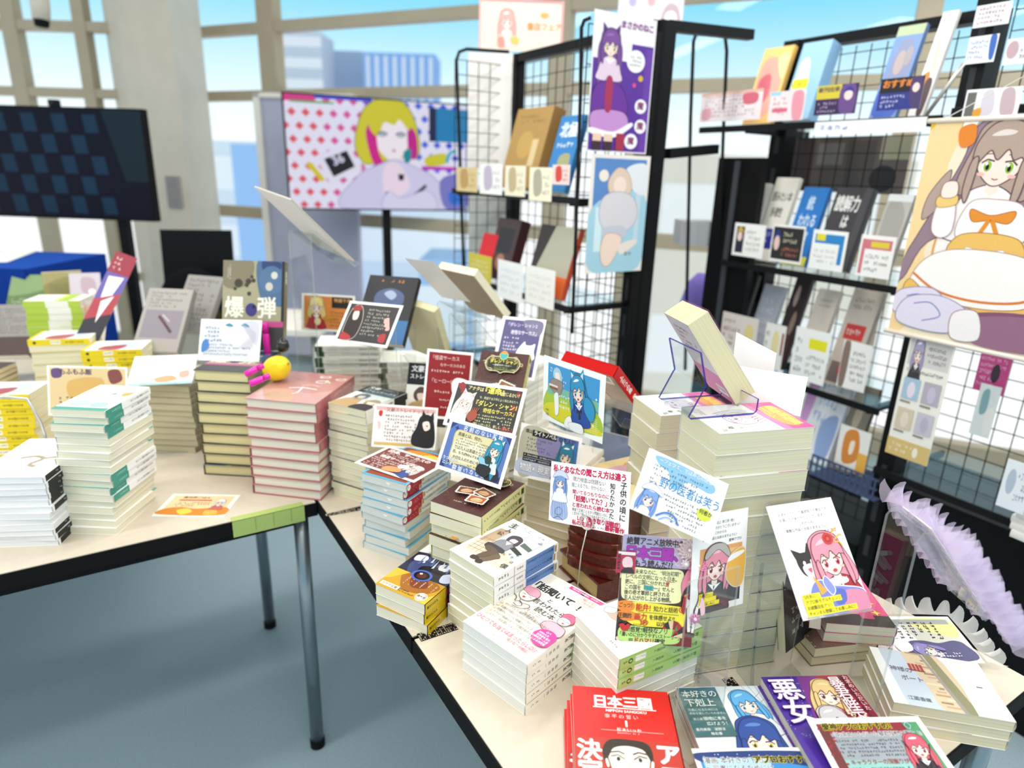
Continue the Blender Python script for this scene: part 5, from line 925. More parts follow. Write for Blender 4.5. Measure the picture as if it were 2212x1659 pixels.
sc = .86; W_, H_ = .120*sc, .170*sc; cP = EYE+(Vector((.238, .882, .790))-EYE)*sc; eP = (73.5, 2.4, -.8)
t = thing('decorated_sign', 'hand lettered lilac, yellow and green sign with fabric flowers, standing over the green spined pile', 'sign', tuple(cP), tuple(eul(*eP)))
m = MB('gloss'); k = .006; m.box((-W_/2, -H_/2, -.0012), (W_/2, H_/2, 0), 'f4f0f4'); S.put(m, (-W_/2, H_/2, 0), (1, 0, 0), (0, 1, 0), W_, H_); m.build('panel', t)
def flower(x, y, r, col, z=.003, n=14):
    f = MB('cloth')
    for ring_ in range(2):
        for i in range(n):
            a = 2*math.pi*(i+.5*ring_)/n; R_ = r*(1-.25*ring_); w = R_*.24; dx, dy = math.cos(a), math.sin(a); zz = z+.002*ring_
            f.face([(x, y, zz), (x+dx*R_*.6-dy*w, y+dy*R_*.6+dx*w, zz+.003), (x+dx*R_, y+dy*R_, zz+.001), (x+dx*R_*.6+dy*w, y+dy*R_*.6-dx*w, zz+.003)], col)
    o = f.build('flower', t); b_ = MB('gloss'); b_.lathe([(.0, z+.0065), (.0018, z+.006), (.0024, z+.004), (0, z+.0035)], 'fdfaf6', 10, Matrix.Translation((x, y, 0))); b_.build('bead', o)
flower(.037, .060, .0165, 'f2dede'); flower(.0505, .0405, .0150, 'ee9ec4'); flower(.034, .041, .007, 'e9e6ea', n=8); flower(.052, -.032, .008, 'd88abf', n=8)
def sticker(nm, x, y, w, h, draw):
    s = Sheet(100, 100*h/w); draw(s); g = MB('gloss'); s.put(g, (x-w/2, y+h/2, .0016), (1, 0, 0), (0, 1, 0), w, h); return g.build(nm, t)
def fig(s):
    s.blob([(20, 24), (30, 8), (50, 4), (72, 10), (84, 28), (88, 70), (78, 110), (62, 80), (34, 80), (18, 96), (10, 60)], 'e98aa4', '6a2c40', 1.4); s.blob([(36, 30), (50, 24), (64, 30), (64, 48), (50, 56), (38, 48)], 'fde8de', '6a2c40', 1); s.blob([(30, 36), (40, 16), (60, 16), (72, 34), (62, 30), (50, 34), (40, 30)], 'f09ab2'); s.blob([(46, 12), (56, 12), (54, 30), (48, 30)], 'c01c2c')
    s.line([(40, 42), (46, 41)], 1.6, '3a2028'); s.line([(55, 41), (61, 42)], 1.6, '3a2028', True); s.ell(51, 50, 2.6, 1.8, 'c03c44')
    s.blob([(26, 66), (50, 58), (74, 66), (80, 96), (20, 96)], '1c1a20'); s.blob([(22, 92), (34, 88), (36, 104), (24, 106)], 'd8942c'); s.blob([(64, 92), (76, 88), (78, 104), (66, 106)], 'd8942c'); s.blob([(34, 96), (66, 96), (72, 130), (28, 130)], 'fbf4f2', '6a2c40', .8); s.blob([(28, 92), (72, 90), (62, 104), (50, 100), (38, 106)], '8c1c28'); s.blob([(20, 100), (30, 104), (26, 150), (16, 140)], '9a2030'); s.blob([(72, 104), (82, 100), (90, 140), (78, 150)], 'f2c8d8')
    s.blob([(34, 128), (50, 128), (50, 168), (48, 210), (40, 210), (36, 168)], 'fbf6f4', '4a2c3a', .9); s.blob([(52, 128), (68, 128), (64, 168), (58, 212), (52, 212), (50, 168)], 'fbf6f4', '4a2c3a', .9); s.blob([(38, 208), (50, 208), (50, 220), (36, 220)], '2a1c20'); s.blob([(50, 210), (60, 210), (62, 222), (50, 222)], '2a1c20')
    s.text('花花カメリラ', 44, 132, 11, '2c2028', .02, vert=True)
sticker('character_sticker', .0485, -.012, .043, .098, fig)
def fan(s):
    for i in range(7): a0, a1 = rad(-160+i*24), rad(-160+(i+1)*24); s.poly([(50, 90), (50+60*math.cos(a0), 90+80*math.sin(a0)), (50+60*math.cos(a1), 90+80*math.sin(a1))], ('b01c20', '1c1a1c', 'd8c8a0', '8c1418')[i % 4])
    s.poly([(60, 60), (70, 30), (74, 60)], '3a8a5a')
sticker('fan_sticker', .024, -.048, .028, .026, fan)
def mini(s): s.rect(0, 0, 100, 120, 'b8204a'); s.rect(8, 4, 96, 20, 'f4f0f0'); s.blob([(30, 50), (50, 28), (80, 36), (84, 80), (40, 84)], 'f6d0d8', '4a2c34', 2); s.blob([(40, 90), (80, 84), (94, 116), (30, 116)], '2c2428'); s.text('AVRON', 3, 100, 22, '1a1418', .04, rot=-90)
sticker('mini_poster', -.0455, .036, .026, .030, mini)
cc = cP+eul(*eP).to_matrix() @ Vector((.012, .008, -.003))
m = MB('acrylic'); pB = Vector((.255, .700, .7)); m.strip([(-.03, .002), (.0, .002), (.002, .01), (.012, .245)], .042, 'ffffff', None, 'acrylic', .003); o = m.build('acrylic_stand'); o.location = (.262, .688, .7); o.rotation_euler = (0, 0, rad(28)); tag(o, 'clear upright sheet standing before the green spined pile', 'stand')

# ---- tall thank you cards
def thanks(S, first, lines_y):
    for i, st in enumerate((first, 'お買い上げありがとうございますっ！', 'これからも', '素敵な作品と出会えますように！')): S.text(st, 50-len(st)*2.2, 12+i*7.4, 4.7, '5a5a60', .008, sx=.94)
    S.text('愛神アプロ', 66, 41.5, 4.8, '4a4a50', .01)
S = Sheet(100, 148, 'fdfcfa'); thanks(S, '「お求めいただいた暴君陛下の悪女です」', 0)
S.blob([(18, 72), (26, 66), (42, 68), (46, 84), (38, 98), (24, 96), (18, 84)], '2c2a2a', 'f8f8f8', 1); S.poly([(18, 76), (14, 60), (28, 67)], '2c2a2a'); S.poly([(34, 66), (40, 54), (46, 70)], '2c2a2a'); S.blob([(24, 84), (40, 82), (40, 96), (28, 97)], 'f8f6f4'); S.ell(28, 80, 2, 3, 'ffffff'); S.ell(39, 79, 2, 3, 'ffffff'); S.blob([(30, 88), (36, 87), (34, 93)], 'd06070')
girl(S, 66, 78, 42, 'e593a6', 'e0485a', 'b02a34', rot=-6, long=.86, accent='f6c0cc', line='5a3440'); S.ell(72, 54, 8, 8, 'c83a34'); S.ell(72, 54, 5, 5, 'a82824'); S.ell(72, 54, 2.4, 2.4, 'd85048')
for a, b in (((80, 48), (90, 42)), ((82, 56), (94, 52)), ((80, 60), (90, 66))): S.curve([a, ((a[0]+b[0])/2+2, (a[1]+b[1])/2-3), b], 2, 'f0b43c')
S.blob([(52, 106), (66, 103), (80, 106), (78, 112), (54, 112)], 'fbf6f2'); S.blob([(20, 122), (30, 106), (44, 104), (56, 112), (74, 116), (98, 124), (98, 147), (24, 147)], '7a86d0', 'ffffff', 1.2); S.blob([(70, 122), (98, 126), (98, 147), (66, 147)], 'd88aa8'); S.blob([(52, 118), (70, 120), (68, 134), (54, 136)], '5a6cc0'); S.poly([(32, 96), (46, 118), (36, 122)], 'f0a848'); S.blob([(44, 106), (50, 100), (58, 116), (52, 124), (46, 116)], '8a94dc', 'ffffff', 1)
for i, (st, x1) in enumerate((('5月末に', 34), ('アプロ新モデルチェンジ', 62), ('お披露目会アリ！', 48), ('チャンネル登録してお楽しみに！', 80))): S.rect(8, 118+i*6.8, x1, 125+i*6.8, 'f6e62c', i > 0)
for i, st in enumerate(('5月末に', 'アプロ新モデルチェンジ', 'お披露目会アリ！', 'チャンネル登録してお楽しみに！')): S.text(st, 10, 119+i*6.8, 4.9, '3a3420', .01, sx=.95)
ac, ae = (.412, .762, .935), (47.7, -3.3, 13.5); card('thank_you_card', S, .100, .148, ac, ae, 'tall white card with pink haired girl and black cat on a clear easel'); card_easel(Vector(ac), ae, .148, .046, .7, 'clear easel holding the tall white card with the cat', lipw=.016, foot=.10)
S = Sheet(100, 148, 'fdfcfa'); thanks(S, '「本好きの下剋上 第三部 1巻」', 0); S.rect(14, 50, 92, 138, 'e8a868'); S.poly([(14, 110), (92, 104), (92, 138), (14, 138)], '3c3438'); S.rect(60, 56, 92, 104, 'f0c488')
girl(S, 44, 78, 40, 'e593a6', 'a04434', '4a4448', rot=4, long=1.0, accent='f6c0cc', line='5a3440'); S.blob([(22, 60), (34, 46), (56, 46), (68, 60), (66, 68), (46, 54), (26, 66)], 'b8b4b0', '5a5450', .8); S.blob([(62, 96), (70, 66), (96, 60), (96, 110), (78, 116)], 'f2b84a', 'e8e4e0', 1.2); S.blob([(64, 76), (80, 72), (94, 66), (92, 62), (70, 66)], 'fbf8f4')
for i in range(3): S.rect(14, 116+i*7, 40+i*6, 122.6+i*7, 'f6e62c', i > 0)
for i, st in enumerate(('モデルチェンジ', 'アリ！', 'してお楽しみに！')): S.text(st, 15, 117+i*7, 4.8, '3a3420', .01, sx=.8)
c2 = EYE+(Vector((.310, .834, .876))-EYE)*.93; card('thank_you_card', S, .094, .140, c2, (80.9, 2.5, 25), 'tall white card with pink haired girl and a beer mug, before the tall front column'); stand_rod(Vector(c2)+Vector((.0, .012, -.05)), .7, 'clear rod stand behind the tall card with the beer mug')
stand_rod(Vector((.236, .800, .90)), STACK_TOPS['green'], 'clear rod stand on the green spined pile under the blue lettered card')
# tall clear sheet left of the easel
m = MB('acrylic'); m.strip([(0, .002), (.006, .02), (.03, .19)], .002, 'ffffff', None, 'acrylic', .004); o = m.build('acrylic_strip'); o.location = at(1624, 1486, .7); o.rotation_euler = (0, 0, rad(5)); tag(o, 'thin clear upright strip left of the easel with the cat card', 'stand')

# ---- books beneath the easel
S = Sheet(105, 148, 'e04a84'); S.rect(0, 120, 105, 148, '1c1a1e'); S.text('メイド', 8, 18, 40, 'fdf4f8', .05, vert=True, gap=-.1, edge=('8a1a44', .1)); S.rect(60, 10, 80, 130, 'c83a74')
for k in range(5): spark(S, 88, 18+k*24, 8, 'f4e03a')
S.text('完結記念', 62, 40, 14, 'f4e03a', .03, vert=True)
mb_ = book(.104, .147, .0165, S, None, 'e04a84', 'd0285a', page='e6ddc4', mat='gloss'); stack('pinkmanga', mb_, .0167, 2, .548, .915, 356, 'pink manga with white lettering and yellow stars, upper one beneath the easel', 'the pair of pink manga', 'pink manga beneath the easel', jit=.002, z0=.7349)
stp = dup(mb_, (.0, .0, .0), (0, 0, 0)); tilt_book(stp, (.478, .880, .842), (84, 0, 68), .0165, 'pink manga standing on edge beneath the easel, pages towards us')
S = Sheet(105, 148, '7a5a50')
for k in range(90): S.ell(rng.random()*105, rng.random()*148, 1.4, 1.1, ('b08a78', 'd8c0b0', '4a302a')[k % 3], n=6, same=k > 0)
bn = book(.108, .148, .0168, S, None, '7a5a50', '2a2426', page='e3dab8', wrap=True); stack('glitter', bn, .017, 2, .512, .912, 11, 'brown glittery book beneath the pink manga under the easel', 'the low pair under the easel', 'brown glittery books', jit=.002)
S = Sheet(105, 148, '1c1a1e'); S.gib(20, 80, 80, 130, 3, 'b8b0a8'); bkk = book(.104, .147, .013, S, None, '1c1a1e', '8c1428', page='e3dab8'); tilt_book(bkk, (.452, .872, .800), (78, 0, 40), .013, 'black and crimson book tilted beside the pink manga')

# ---- big clear stand with lilac tulle, and the card in white organza
N = at(1890, 1540, .7); zt_ = upz(N, 1152); T1 = Vector((N.x, N.y, zt_)); T0 = at(1919, 1097, zt_); rd = T0-T1; rd.z = 0; Wd_ = rd.length; rd.normalize(); out = Vector((rd.y, -rd.x, 0))
MM = Matrix(((rd.x, out.x, 0, (N.x+rd.x*Wd_/2)), (rd.y, out.y, 0, (N.y+rd.y*Wd_/2)), (0, 0, 1, .7), (0, 0, 0, 1)))
zz = zt_-.7; SL = .175; ang = rad(50)
ax, az = math.cos(ang), -math.sin(ang)
m = MB('acrylic'); m.strip([(.16, .002), (.004, .002), (0, .006), (0, zz-.01), (.006, zz), (.012, zz-.001), (.012+SL*ax, zz+SL*az), (.012+SL*ax+.012, zz+SL*az+.014)], Wd_/2, 'ffffff', None, 'acrylic', .004)
st_ = m.build('acrylic_stand'); st_.matrix_world = MM; tag(st_, 'tall clear stand bent away from us, carrying the lilac tulle at the desk corner', 'stand')
m = MB('print'); m.box((-Wd_/2+.004, 0, .003), (Wd_/2-.004, SL-.01, .0042), 'f2f0f6')
o = m.build('lettered_card'); o.matrix_world = MM @ Matrix.Translation((0, .014, zz+.002)) @ Matrix.Rotation(-ang, 4, 'X'); tag(o, 'pale card seen edge on inside the lilac tulle', 'card')
def ruffle(name, path, width, amp, waves, mat, label, parent_m=None, layers=2, up=Vector((0, 0, 1)), seed=1, side=None, tgf=.5):
    """gathered strip following the path; side gives the outward direction at each point"""
    r = random.Random(seed); m = MB(mat); n = waves*12
    tot = [0]
    for a, b in zip(path, path[1:]): tot.append(tot[-1]+(b-a).length)
    def P(u):
        s = u*tot[-1]
        for i in range(len(path)-1):
            if s <= tot[i+1]+1e-9: f = (s-tot[i])/(tot[i+1]-tot[i]); return path[i].lerp(path[i+1], f), side[i].lerp(side[i+1], f).normalized(), (path[i+1]-path[i]).normalized()
        return path[-1], side[-1], (path[-1]-path[-2]).normalized()
    for L in range(layers):
        ph = r.random()*6; rows = 6; V = []
        for i in range(n+1):
            p, sd, tg = P(i/n); f = 2*math.pi*i/12+ph; w = width*(.86+.14*math.cos(2*f)+.10*math.sin(i*.13+ph))*(1-.2*L); sg = 1 if layers == 1 or L % 2 == 0 else -1
            for j in range(rows+1):
                q = j/rows; V.append(p+sd*(w*math.sin(q*1.35)/.976*(sg if side2 else 1))+up*(amp*q*math.sin(f)+.002*L+.3*amp*q)+tg*(amp*tgf*q*math.cos(f+.6)))
        m.mesh(V, [(i*(rows+1)+j, (i+1)*(rows+1)+j, (i+1)*(rows+1)+j+1, i*(rows+1)+j+1) for i in range(n) for j in range(rows)], 'ffffff')
    return tag(m.build(name, smooth=True), label, 'ruffle')
side2 = True
sl = lambda s, u, h: MM @ Vector((u, .014+s*ax+h*math.sin(ang), zz+s*az+h*math.cos(ang)))
upv = (MM.to_3x3() @ Vector((0, math.sin(ang), math.cos(ang)))).normalized(); sv = (MM.to_3x3() @ Vector((-1, 0, 0))).normalized()
K = 8; path = [sl(SL*1.12*i/K-.006, -Wd_/2, .006) for i in range(K+1)]
ruffle('tulle_ruffle', path, .058, .020, 12, 'tulle', 'lilac tulle ruffle gathered along the near edge of the tall clear stand', layers=4, up=upv, seed=4, side=[sv]*(K+1))
path = [sl(SL*1.12*i/K-.006, Wd_/2, .006) for i in range(K+1)]
ruffle('tulle_ruffle', path, .045, .018, 11, 'tulle', 'lilac tulle ruffle along the far edge of the tall clear stand', layers=3, up=upv, seed=9, side=[-sv]*(K+1))
S = Sheet(148, 110, 'fdfdfb'); S.rect(8, 8, 140, 104, 'c9ccc0'); S.blob([(70, 8), (140, 8), (140, 50), (100, 40)], 'd8d890'); S.blob([(8, 40), (60, 30), (70, 104), (8, 104)], 'eef0f0'); S.rect(8, 8, 140, 20, '9aa0a0')
S.text('夢みる羊の待ち合わせ', 14, 14, 9, '3a3a40', .015, vert=True, rot=0); 
for k in range(7): S.gib(34+k*12, 14, 44+k*12, 62, 1, '2f3038', 1, vert=True, seed=k)
S.blob([(52, 66), (76, 60), (100, 66), (126, 60), (140, 70), (140, 104), (50, 104)], '4a4a78'); girl(S, 74, 84, 26, '8a84c0', '6a9a3a', '4a4a78', rot=-62, long=1.0, mouth=0, accent='b0aad8', line='4a4470'); S.blob([(30, 72), (52, 66), (52, 84), (34, 88)], 'f4f4f6'); S.gib(92, 88, 136, 100, 2, 'f0eef4')
lcc, lce = Vector((.668, .888, .712)), (5, -3, -1.5)
card('recommendation_card', S, .148, .100, lcc, lce, 'card with violet haired figure and upright text lines, edged with white organza', rim='fdfdfb')
Q = eul(*lce).to_matrix(); pts = [(-.074, -.03), (-.074, .05), (-.03, .052), (.03, .052), (.074, .05), (.076, .0), (.076, -.05)]; sds = [(-1, 0), (-.7, .7), (0, 1), (0, 1), (.7, .7), (1, 0), (1, -.2)]
side2 = False
ruffle('organza_ruffle', [lcc+Q @ Vector((x, y, .003)) for x, y in pts], .030, .013, 17, 'organza', 'white organza ruffle round the card with the violet haired figure', layers=1, up=Vector((0, 0, 1)), seed=2, tgf=.0, side=[Q @ Vector((x, y, 0)) for x, y in sds])

# ------------------------------------------------------------------ rear of the desks
c = (-.177, 1.504, 1.166); card('display_card', Sheet(100, 148, 'f2efe8'), .100, .148, c, (137.3, -1.3, -41.7), 'grey backed card tilted away on a clear box stand, above the violet card', back='b4afa9')
m = MB('acrylic'); P = Vector((-.150, 1.545, .7)); m.strip([(-.10, .002), (0, .002), (0, .01), (0, .40), (.004, .404), (.09, .36), (.10, .37)], .05, 'ffffff', None, 'acrylic', .0035); o = m.build('acrylic_stand'); o.location = P; o.rotation_euler = (0, 0, rad(-42)); tag(o, 'clear tall stand under the grey backed card', 'stand')
wbk = book(.13, .185, .022, Sheet(130, 185, 'f4f0e6'), None, 'f4f0e6', 'e9e2cf', '8f7c66', page='efe7cc'); tilt_book(wbk, (-.105, 1.70, 1.11), (44, -2, 140), .022, 'thick brown backed book tilted away behind the grey backed card')
m = MB('acrylic'); m.strip([(-.10, .002), (0, .002), (0, .01), (0, .36), (.004, .364), (.10, .27), (.112, .28)], .045, 'ffffff', None, 'acrylic', .0035); o = m.build('acrylic_stand'); o.location = (-.13, 1.60, .7); o.rotation_euler = (0, 0, rad(-40)); tag(o, 'clear tall stand under the brown backed book', 'stand')
ylb = book(.12, .175, .02, Sheet(120, 175, 'f0ecd4'), None, 'f0ecd4', 'd9d4a8', 'e4e0b8', page='f0e6bc'); tilt_book(ylb, (-.225, 1.63, 1.02), (60, -8, 150), .02, 'pale yellow backed book tilted away beside the charcoal card')
m = MB('acrylic'); m.strip([(-.09, .002), (0, .002), (0, .01), (0, .27), (.004, .274), (.07, .19), (.082, .2)], .045, 'ffffff', None, 'acrylic', .0035); o = m.build('acrylic_stand'); o.location = (-.24, 1.55, .7); o.rotation_euler = (0, 0, rad(-30)); tag(o, 'clear stand under the pale yellow backed book', 'stand')
c = (-.505, 1.60, 1.272); card('display_board', Sheet(150, 210, 'f4efe8'), .16, .225, c, (138.6, 7.7, -41.9), 'large cream backed board tilted away high on a clear stand, before the bright screen', back='c6bdb2', th=.004)
m = MB('acrylic'); m.strip([(-.12, .002), (0, .002), (0, .01), (0, .55), (.004, .556), (.12, .47), (.13, .48)], .05, 'ffffff', None, 'acrylic', .004); o = m.build('acrylic_stand'); o.location = (-.52, 1.60, .7); o.rotation_euler = (0, 0, rad(-42)); tag(o, 'clear tall stand under the large cream backed board', 'stand')
# piles glimpsed between the cards
for i, (x_, y_, n_, rz_, lab, dsc) in enumerate(((.115, 1.235, 10, 331, 'cream paperback topmost of the pile half hidden by the blue girl card', 'the pile half hidden by the blue girl card'), (-.085, 1.30, 6, 333, 'cream paperback topmost of the low pile behind the tilted crest novel', 'the low pile behind the tilted crest novel'), (.02, 1.60, 16, 332, 'cream paperback topmost of the pile behind the violet card', 'the pile behind the violet card'))):
    b = book(.105, .148, .0155, Sheet(105, 148, ('f4f1e6', 'f0ece0', 'f6f2ea')[i]), None, 'f4f1e6', 'eeeade', page='e9e0c4'); stack('mid%d' % i, b, .0157, n_, x_, y_, rz_, lab, dsc, 'cream paperbacks in the middle piles', jit=.004, jr=2.5)
# ---- left rear clutter
def flatpile(key, px_, py_, z, dims, n, rz, cols, lab, dsc, grp, art=None):
    b = book(*dims, art or Sheet(105, 148, cols[0]), None, cols[0], cols[1], cols[2], page=cols[3]); q = at(px_, py_, .7); return stack(key, b, dims[2]+.0002, n, q.x, q.y, rz, lab, dsc, grp, jit=.004, jr=2)
def tilted(px_, py_, Y, e, dims, art, cols, lab):
    b = book(*dims, art, None, cols[0], cols[1], cols[1], page=cols[2]); c = aty(px_, py_, Y); lean_book(b, c, e, dims[2], lab); card_easel(Vector(c)-eul(*e).to_matrix() @ Vector((0, 0, dims[2]+.002)), e, dims[1]*.9, dims[0]*.35, .7, 'clear bent stand behind the '+lab.replace(' tilted back', '')); return b
S = Sheet(128, 188, '5e7a4a'); S.blob([(0, 0), (128, 0), (128, 60), (0, 90)], '7f9a68'); S.gib(14, 100, 110, 150, 4, 'c8d4b8'); tilted(58, 640, 2.45, (50, 0, 12), (.128, .188, .022), S, ('5e7a4a', '5e7a4a', 'f4efe0'), 'green book tilted back at the far left')
S = Sheet(128, 188, '8e8a88'); S.gib(10, 14, 116, 110, 9, '5a5654'); S.rect(0, 120, 128, 188, '4a3a38'); tilted(22, 712, 2.05, (48, 0, 14), (.128, .188, .024), S, ('8e8a88', '4a4644', 'f4f0e6'), 'grey lettered book tilted back at the left picture edge')
S = Sheet(128, 188, 'aaa49e'); S.gib(12, 10, 116, 60, 5, '5c5854'); S.rect(10, 66, 118, 150, '8f8790'); S.curve([(50, 84), (70, 104), (96, 132)], 8, '5a3a40'); S.curve([(60, 80), (84, 100)], 4, 'c8bcc0'); tilted(352, 690, 1.85, (52, 0, -4), (.135, .2, .022), S, ('aaa49e', '8a847e', 'f6f2ea'), 'grey clothbound book with dark picture tilted back left of the thriller')
S = Sheet(128, 188, '989490'); S.gib(12, 10, 116, 170, 10, '5c5854'); tilted(425, 655, 1.98, (54, 0, -14), (.128, .188, .02), S, ('989490', '8a847e', 'f6f2ea'), 'grey lettered book tilted back just behind the thriller')
S = Sheet(128, 188, 'cdc48c'); S.blob([(0, 60), (128, 30), (128, 188), (0, 188)], 'b8ae74'); tilted(138, 632, 2.40, (115, 0, 40), (.12, .18, .004), S, ('cdc48c', 'b4a870', 'e9e2c0'), 'thin olive yellow booklet tilted at the left rear')
S = Sheet(105, 148, 'f2f2ec'); S.rect(0, 30, 105, 60, 'a8cc3c'); S.rect(0, 60, 105, 72, 'e8e68c'); gl_ = S
spn = Sheet(20, 148, 'b4d048'); spn.rect(0, 30, 20, 90, 'f4f4ea'); b = book(.105, .148, .019, S, spn, 'f2f2ec', 'b4d048', page='ece4c8'); q = at(108, 815, .7); stack('lime', b, .0192, 16, -1.36, 1.93, 282, 'lime and white spined book topmost of the far left pile', 'the far left lime pile', 'lime spined books', jit=.004)
S = Sheet(60, 210, 'f0eeee'); S.rect(0, 0, 60, 50, '9a2c40'); S.gib(8, 8, 34, 44, 3, 'f4d8d8'); S.poly([(0, 50), (60, 50), (60, 120), (0, 160)], '6a5aa8'); S.poly([(10, 60), (50, 54), (40, 100), (16, 120)], 'f8f6fa'); S.poly([(0, 120), (60, 90), (60, 150), (0, 190)], 'b0404c'); S.poly([(0, 170), (60, 140), (60, 210), (0, 210)], '2c2a34'); S.poly([(20, 120), (46, 100), (30, 170)], 'fdfafa')
card('bookmark_banner', S, .058, .27, aty(232, 640, 1.85), (62, 22, 10), 'narrow red and violet banner card leaning over the left rear books', group=None)
S = Sheet(100, 140, 'f4ece4'); S.blob([(20, 20), (60, 10), (80, 50), (40, 70)], 'd8b0a0'); S.blob([(40, 80), (90, 70), (80, 120), (30, 120)], 'e0a868'); S.rect(0, 0, 100, 12, 'c8c0cc'); card('display_card', S, .10, .14, aty(190, 700, 1.9), (70, 5, 8), 'cream and orange picture card standing among the left rear books'); stand_rod(aty(195, 700, 1.92), .7, 'clear rod stand behind the cream and orange card')
S = Sheet(100, 140, 'c9bfc9'); S.blob([(40, 20), (80, 30), (80, 90), (40, 80)], 'b8a0ac'); S.ell(70, 80, 12, 12, 'f4f0f0'); card('display_card', S, .095, .12, aty(185, 625, 2.3), (64, 0, 24), 'pale mauve card with a white round patch standing at the left rear'); stand_rod(aty(185, 625, 2.32), .7, 'clear rod stand behind the pale mauve card')
b = book(.128, .186, .0135, Sheet(128, 186, '4a3a34'), None, '4a3a34', '3a2c28', page='d8c8a8'); q = at(70, 905, .7); stack('brownleft', b, .0137, 12, -1.46, 1.66, 275, 'dark brown book topmost of the pile at the left picture edge', 'the dark brown pile at the left picture edge', 'dark brown books', jit=.003)
m = MB('metal'); m.tube([(-.05, 0, .13), (-.03, 0, .155), (.0, 0, .16), (.03, 0, .155), (.042, 0, .12), (.055, 0, .003)], .0022, 'c8ccd0', 8); m.tube([(.055, 0, .003), (-.05, .02, .003), (-.05, 0, .13)], .0022, 'c8ccd0', 8); o = m.build('wire_book_stand', smooth=True); o.location = (-1.035, 1.255, .7+.0); o.rotation_euler = (0, 0, rad(20)); o.scale = (1.3, 1.3, 1.5); tag(o, 'thin steel wire book stand between the white magazines and the yellow pile', 'stand')
# ================================================================== background: racks, posters, screens
RZ_F, RZ_E = math.degrees(math.atan2(A_.y, A_.x)), math.degrees(math.atan2(B_.y, B_.x))
P1 = Vector((.777, 2.35, 0)); P2 = Vector((.179, 2.0, 0))
def rack(label, P, u0, u1, D, H, shelves, end_mesh=True, back=True, postw=.04, pitch=.05, back_y=None, posts_y=(0,), base=0., ends=()):
    """black steel gondola rack; local x along its front, y into its depth"""
    t = thing('display_rack', label, 'rack', tuple(P), (0, 0, rad(RZ_F))); L = u1-u0
    for x in (u0, u1-postw):
        for y in posts_y:
            m = MB('black_metal'); m.box((x, y, 0), (x+postw, y+postw, H), '0c0c0e')
            for k in range(int(H/.12)): m.box((x+postw*.35, y-.0006, .06+k*.12), (x+postw*.65, y, .13+k*.12), '34363a')
            m.build('post', t)
    m = MB('black_metal')
    for y in posts_y[-1:]: m.box((u0, y+.005, H-.03), (u1, y+postw-.005, H), '0c0c0e')
    m.build('top_rail', t)
    if base: m = MB('black_metal'); m.box((u0, .03, .0), (u1, D, base), '0a0a0c'); m.build('base_unit', t)
    def mesh(name, o, ex, n_u, z0, z1):
        m = MB('black_metal'); r = .0012
        for i in range(int(n_u/pitch)+1): p = o+ex*(i*pitch); m.bar(p+Vector((0, 0, z0)), p+Vector((0, 0, z1)), r*2, r*2, '101012')
        for k in range(int((z1-z0)/pitch)+1): z = z0+k*pitch; m.bar(o+Vector((0, 0, z)), o+ex*n_u+Vector((0, 0, z)), r*2, r*2, '101012')
        m.build(name, t)
    if back: mesh('mesh_back', Vector((u0, D-.02 if back_y is None else back_y, 0)), Vector((1, 0, 0)), L, .1, H-.04)
    for x in ends: mesh('mesh_end', Vector((x, .0, 0)), Vector((0, 1, 0)), D, .3, H-.04)
    for iz, z in enumerate(shelves):
        ux0 = u0-.17 if 'rows of small cards' in label and iz == 0 else u0
        m = MB('acrylic'); m.box((ux0+.01, -.01, z-.005), (u1-.01, D-.03, z), 'ffffff', None, 'acrylic'); m.box((ux0, -.012, z-.022), (u1, -.004, z-.002), '141416', None, 'black_metal')
        for x in (u0+.03, u1-.04): m.box((x, -.005, z-.028), (x+.01, D-.03, z-.006), '141416', None, 'black_metal')
        m.build('shelf', t)
    return t
rack('black mesh rack carrying the rows of small cards, right of the twin posters', P1, -.06, .60, .36, 1.86, (1.585, 1.135, .775, .50), postw=.06, posts_y=(.17,), back_y=.2, base=.30)
rack('black mesh rack cut by the right picture edge, behind the large tapestry', P1, .62, 1.30, .36, 2.02, (1.60, 1.10, .60), postw=.05, posts_y=(0,), back_y=.2, base=.55)
rack('black mesh rack with the two tall posters hung on its end', P2, -.80, 0, .28, 1.84, (1.345, 1.02, .70), postw=.045, posts_y=(.235,), back_y=.25, ends=(-.003, -.8))

def place(P, nrm, rz, x0, y0, x1, y1, off, name, S, label, cat='card', group=None, th=.0008, tilt=90, depth_dir=None):
    ex = Vector((math.cos(rad(rz)), math.sin(rad(rz)), 0)); Pn = Vector(P)+Vector(nrm)*off
    q0, q1 = onp(x0, y1, Pn, Vector(nrm)), onp(x1, y0, Pn, Vector(nrm)); w, h = (q1-q0).dot(ex), q1.z-q0.z; c = (q0+q1)/2
    return card(name, S, w, h, c, (tilt, 0, rz), label, cat, group, th=th)
def shelf_card(x0, y0, x1, y1, S, label, P=P1): return place(P, B_, RZ_F, x0, y0, x1, y1, -.016, 'shelf_card', S, label)
def shelf_book(x0, y0, x1, y1, S, label, z, cols, P=P1, t=.02, tilt=74, off=.10):
    """book standing on the shelf top z, leaning back; its width and height are read off the rack plane"""
    Pn = P+B_*off; q0, q1 = onp(x0, y1, Pn, B_), onp(x1, y0, Pn, B_); w = max(.04, (q1-q0).dot(A_)); h = max(.06, (q1.z-z)/math.sin(rad(tilt)))
    b = book(w, h, t, S, None, cols[0], cols[1], cols[1], page=cols[2]); c = (q0+q1)/2; c.z = z+h/2*math.sin(rad(tilt))+t*math.cos(rad(tilt))+.001
    lean_book(b, c, (tilt, 0, RZ_F), t, label); return b
def art(W_, H_, base, *ops):
    S = Sheet(W_, H_, base)
    for o in ops: getattr(S, o[0])(*o[1:])
    return S
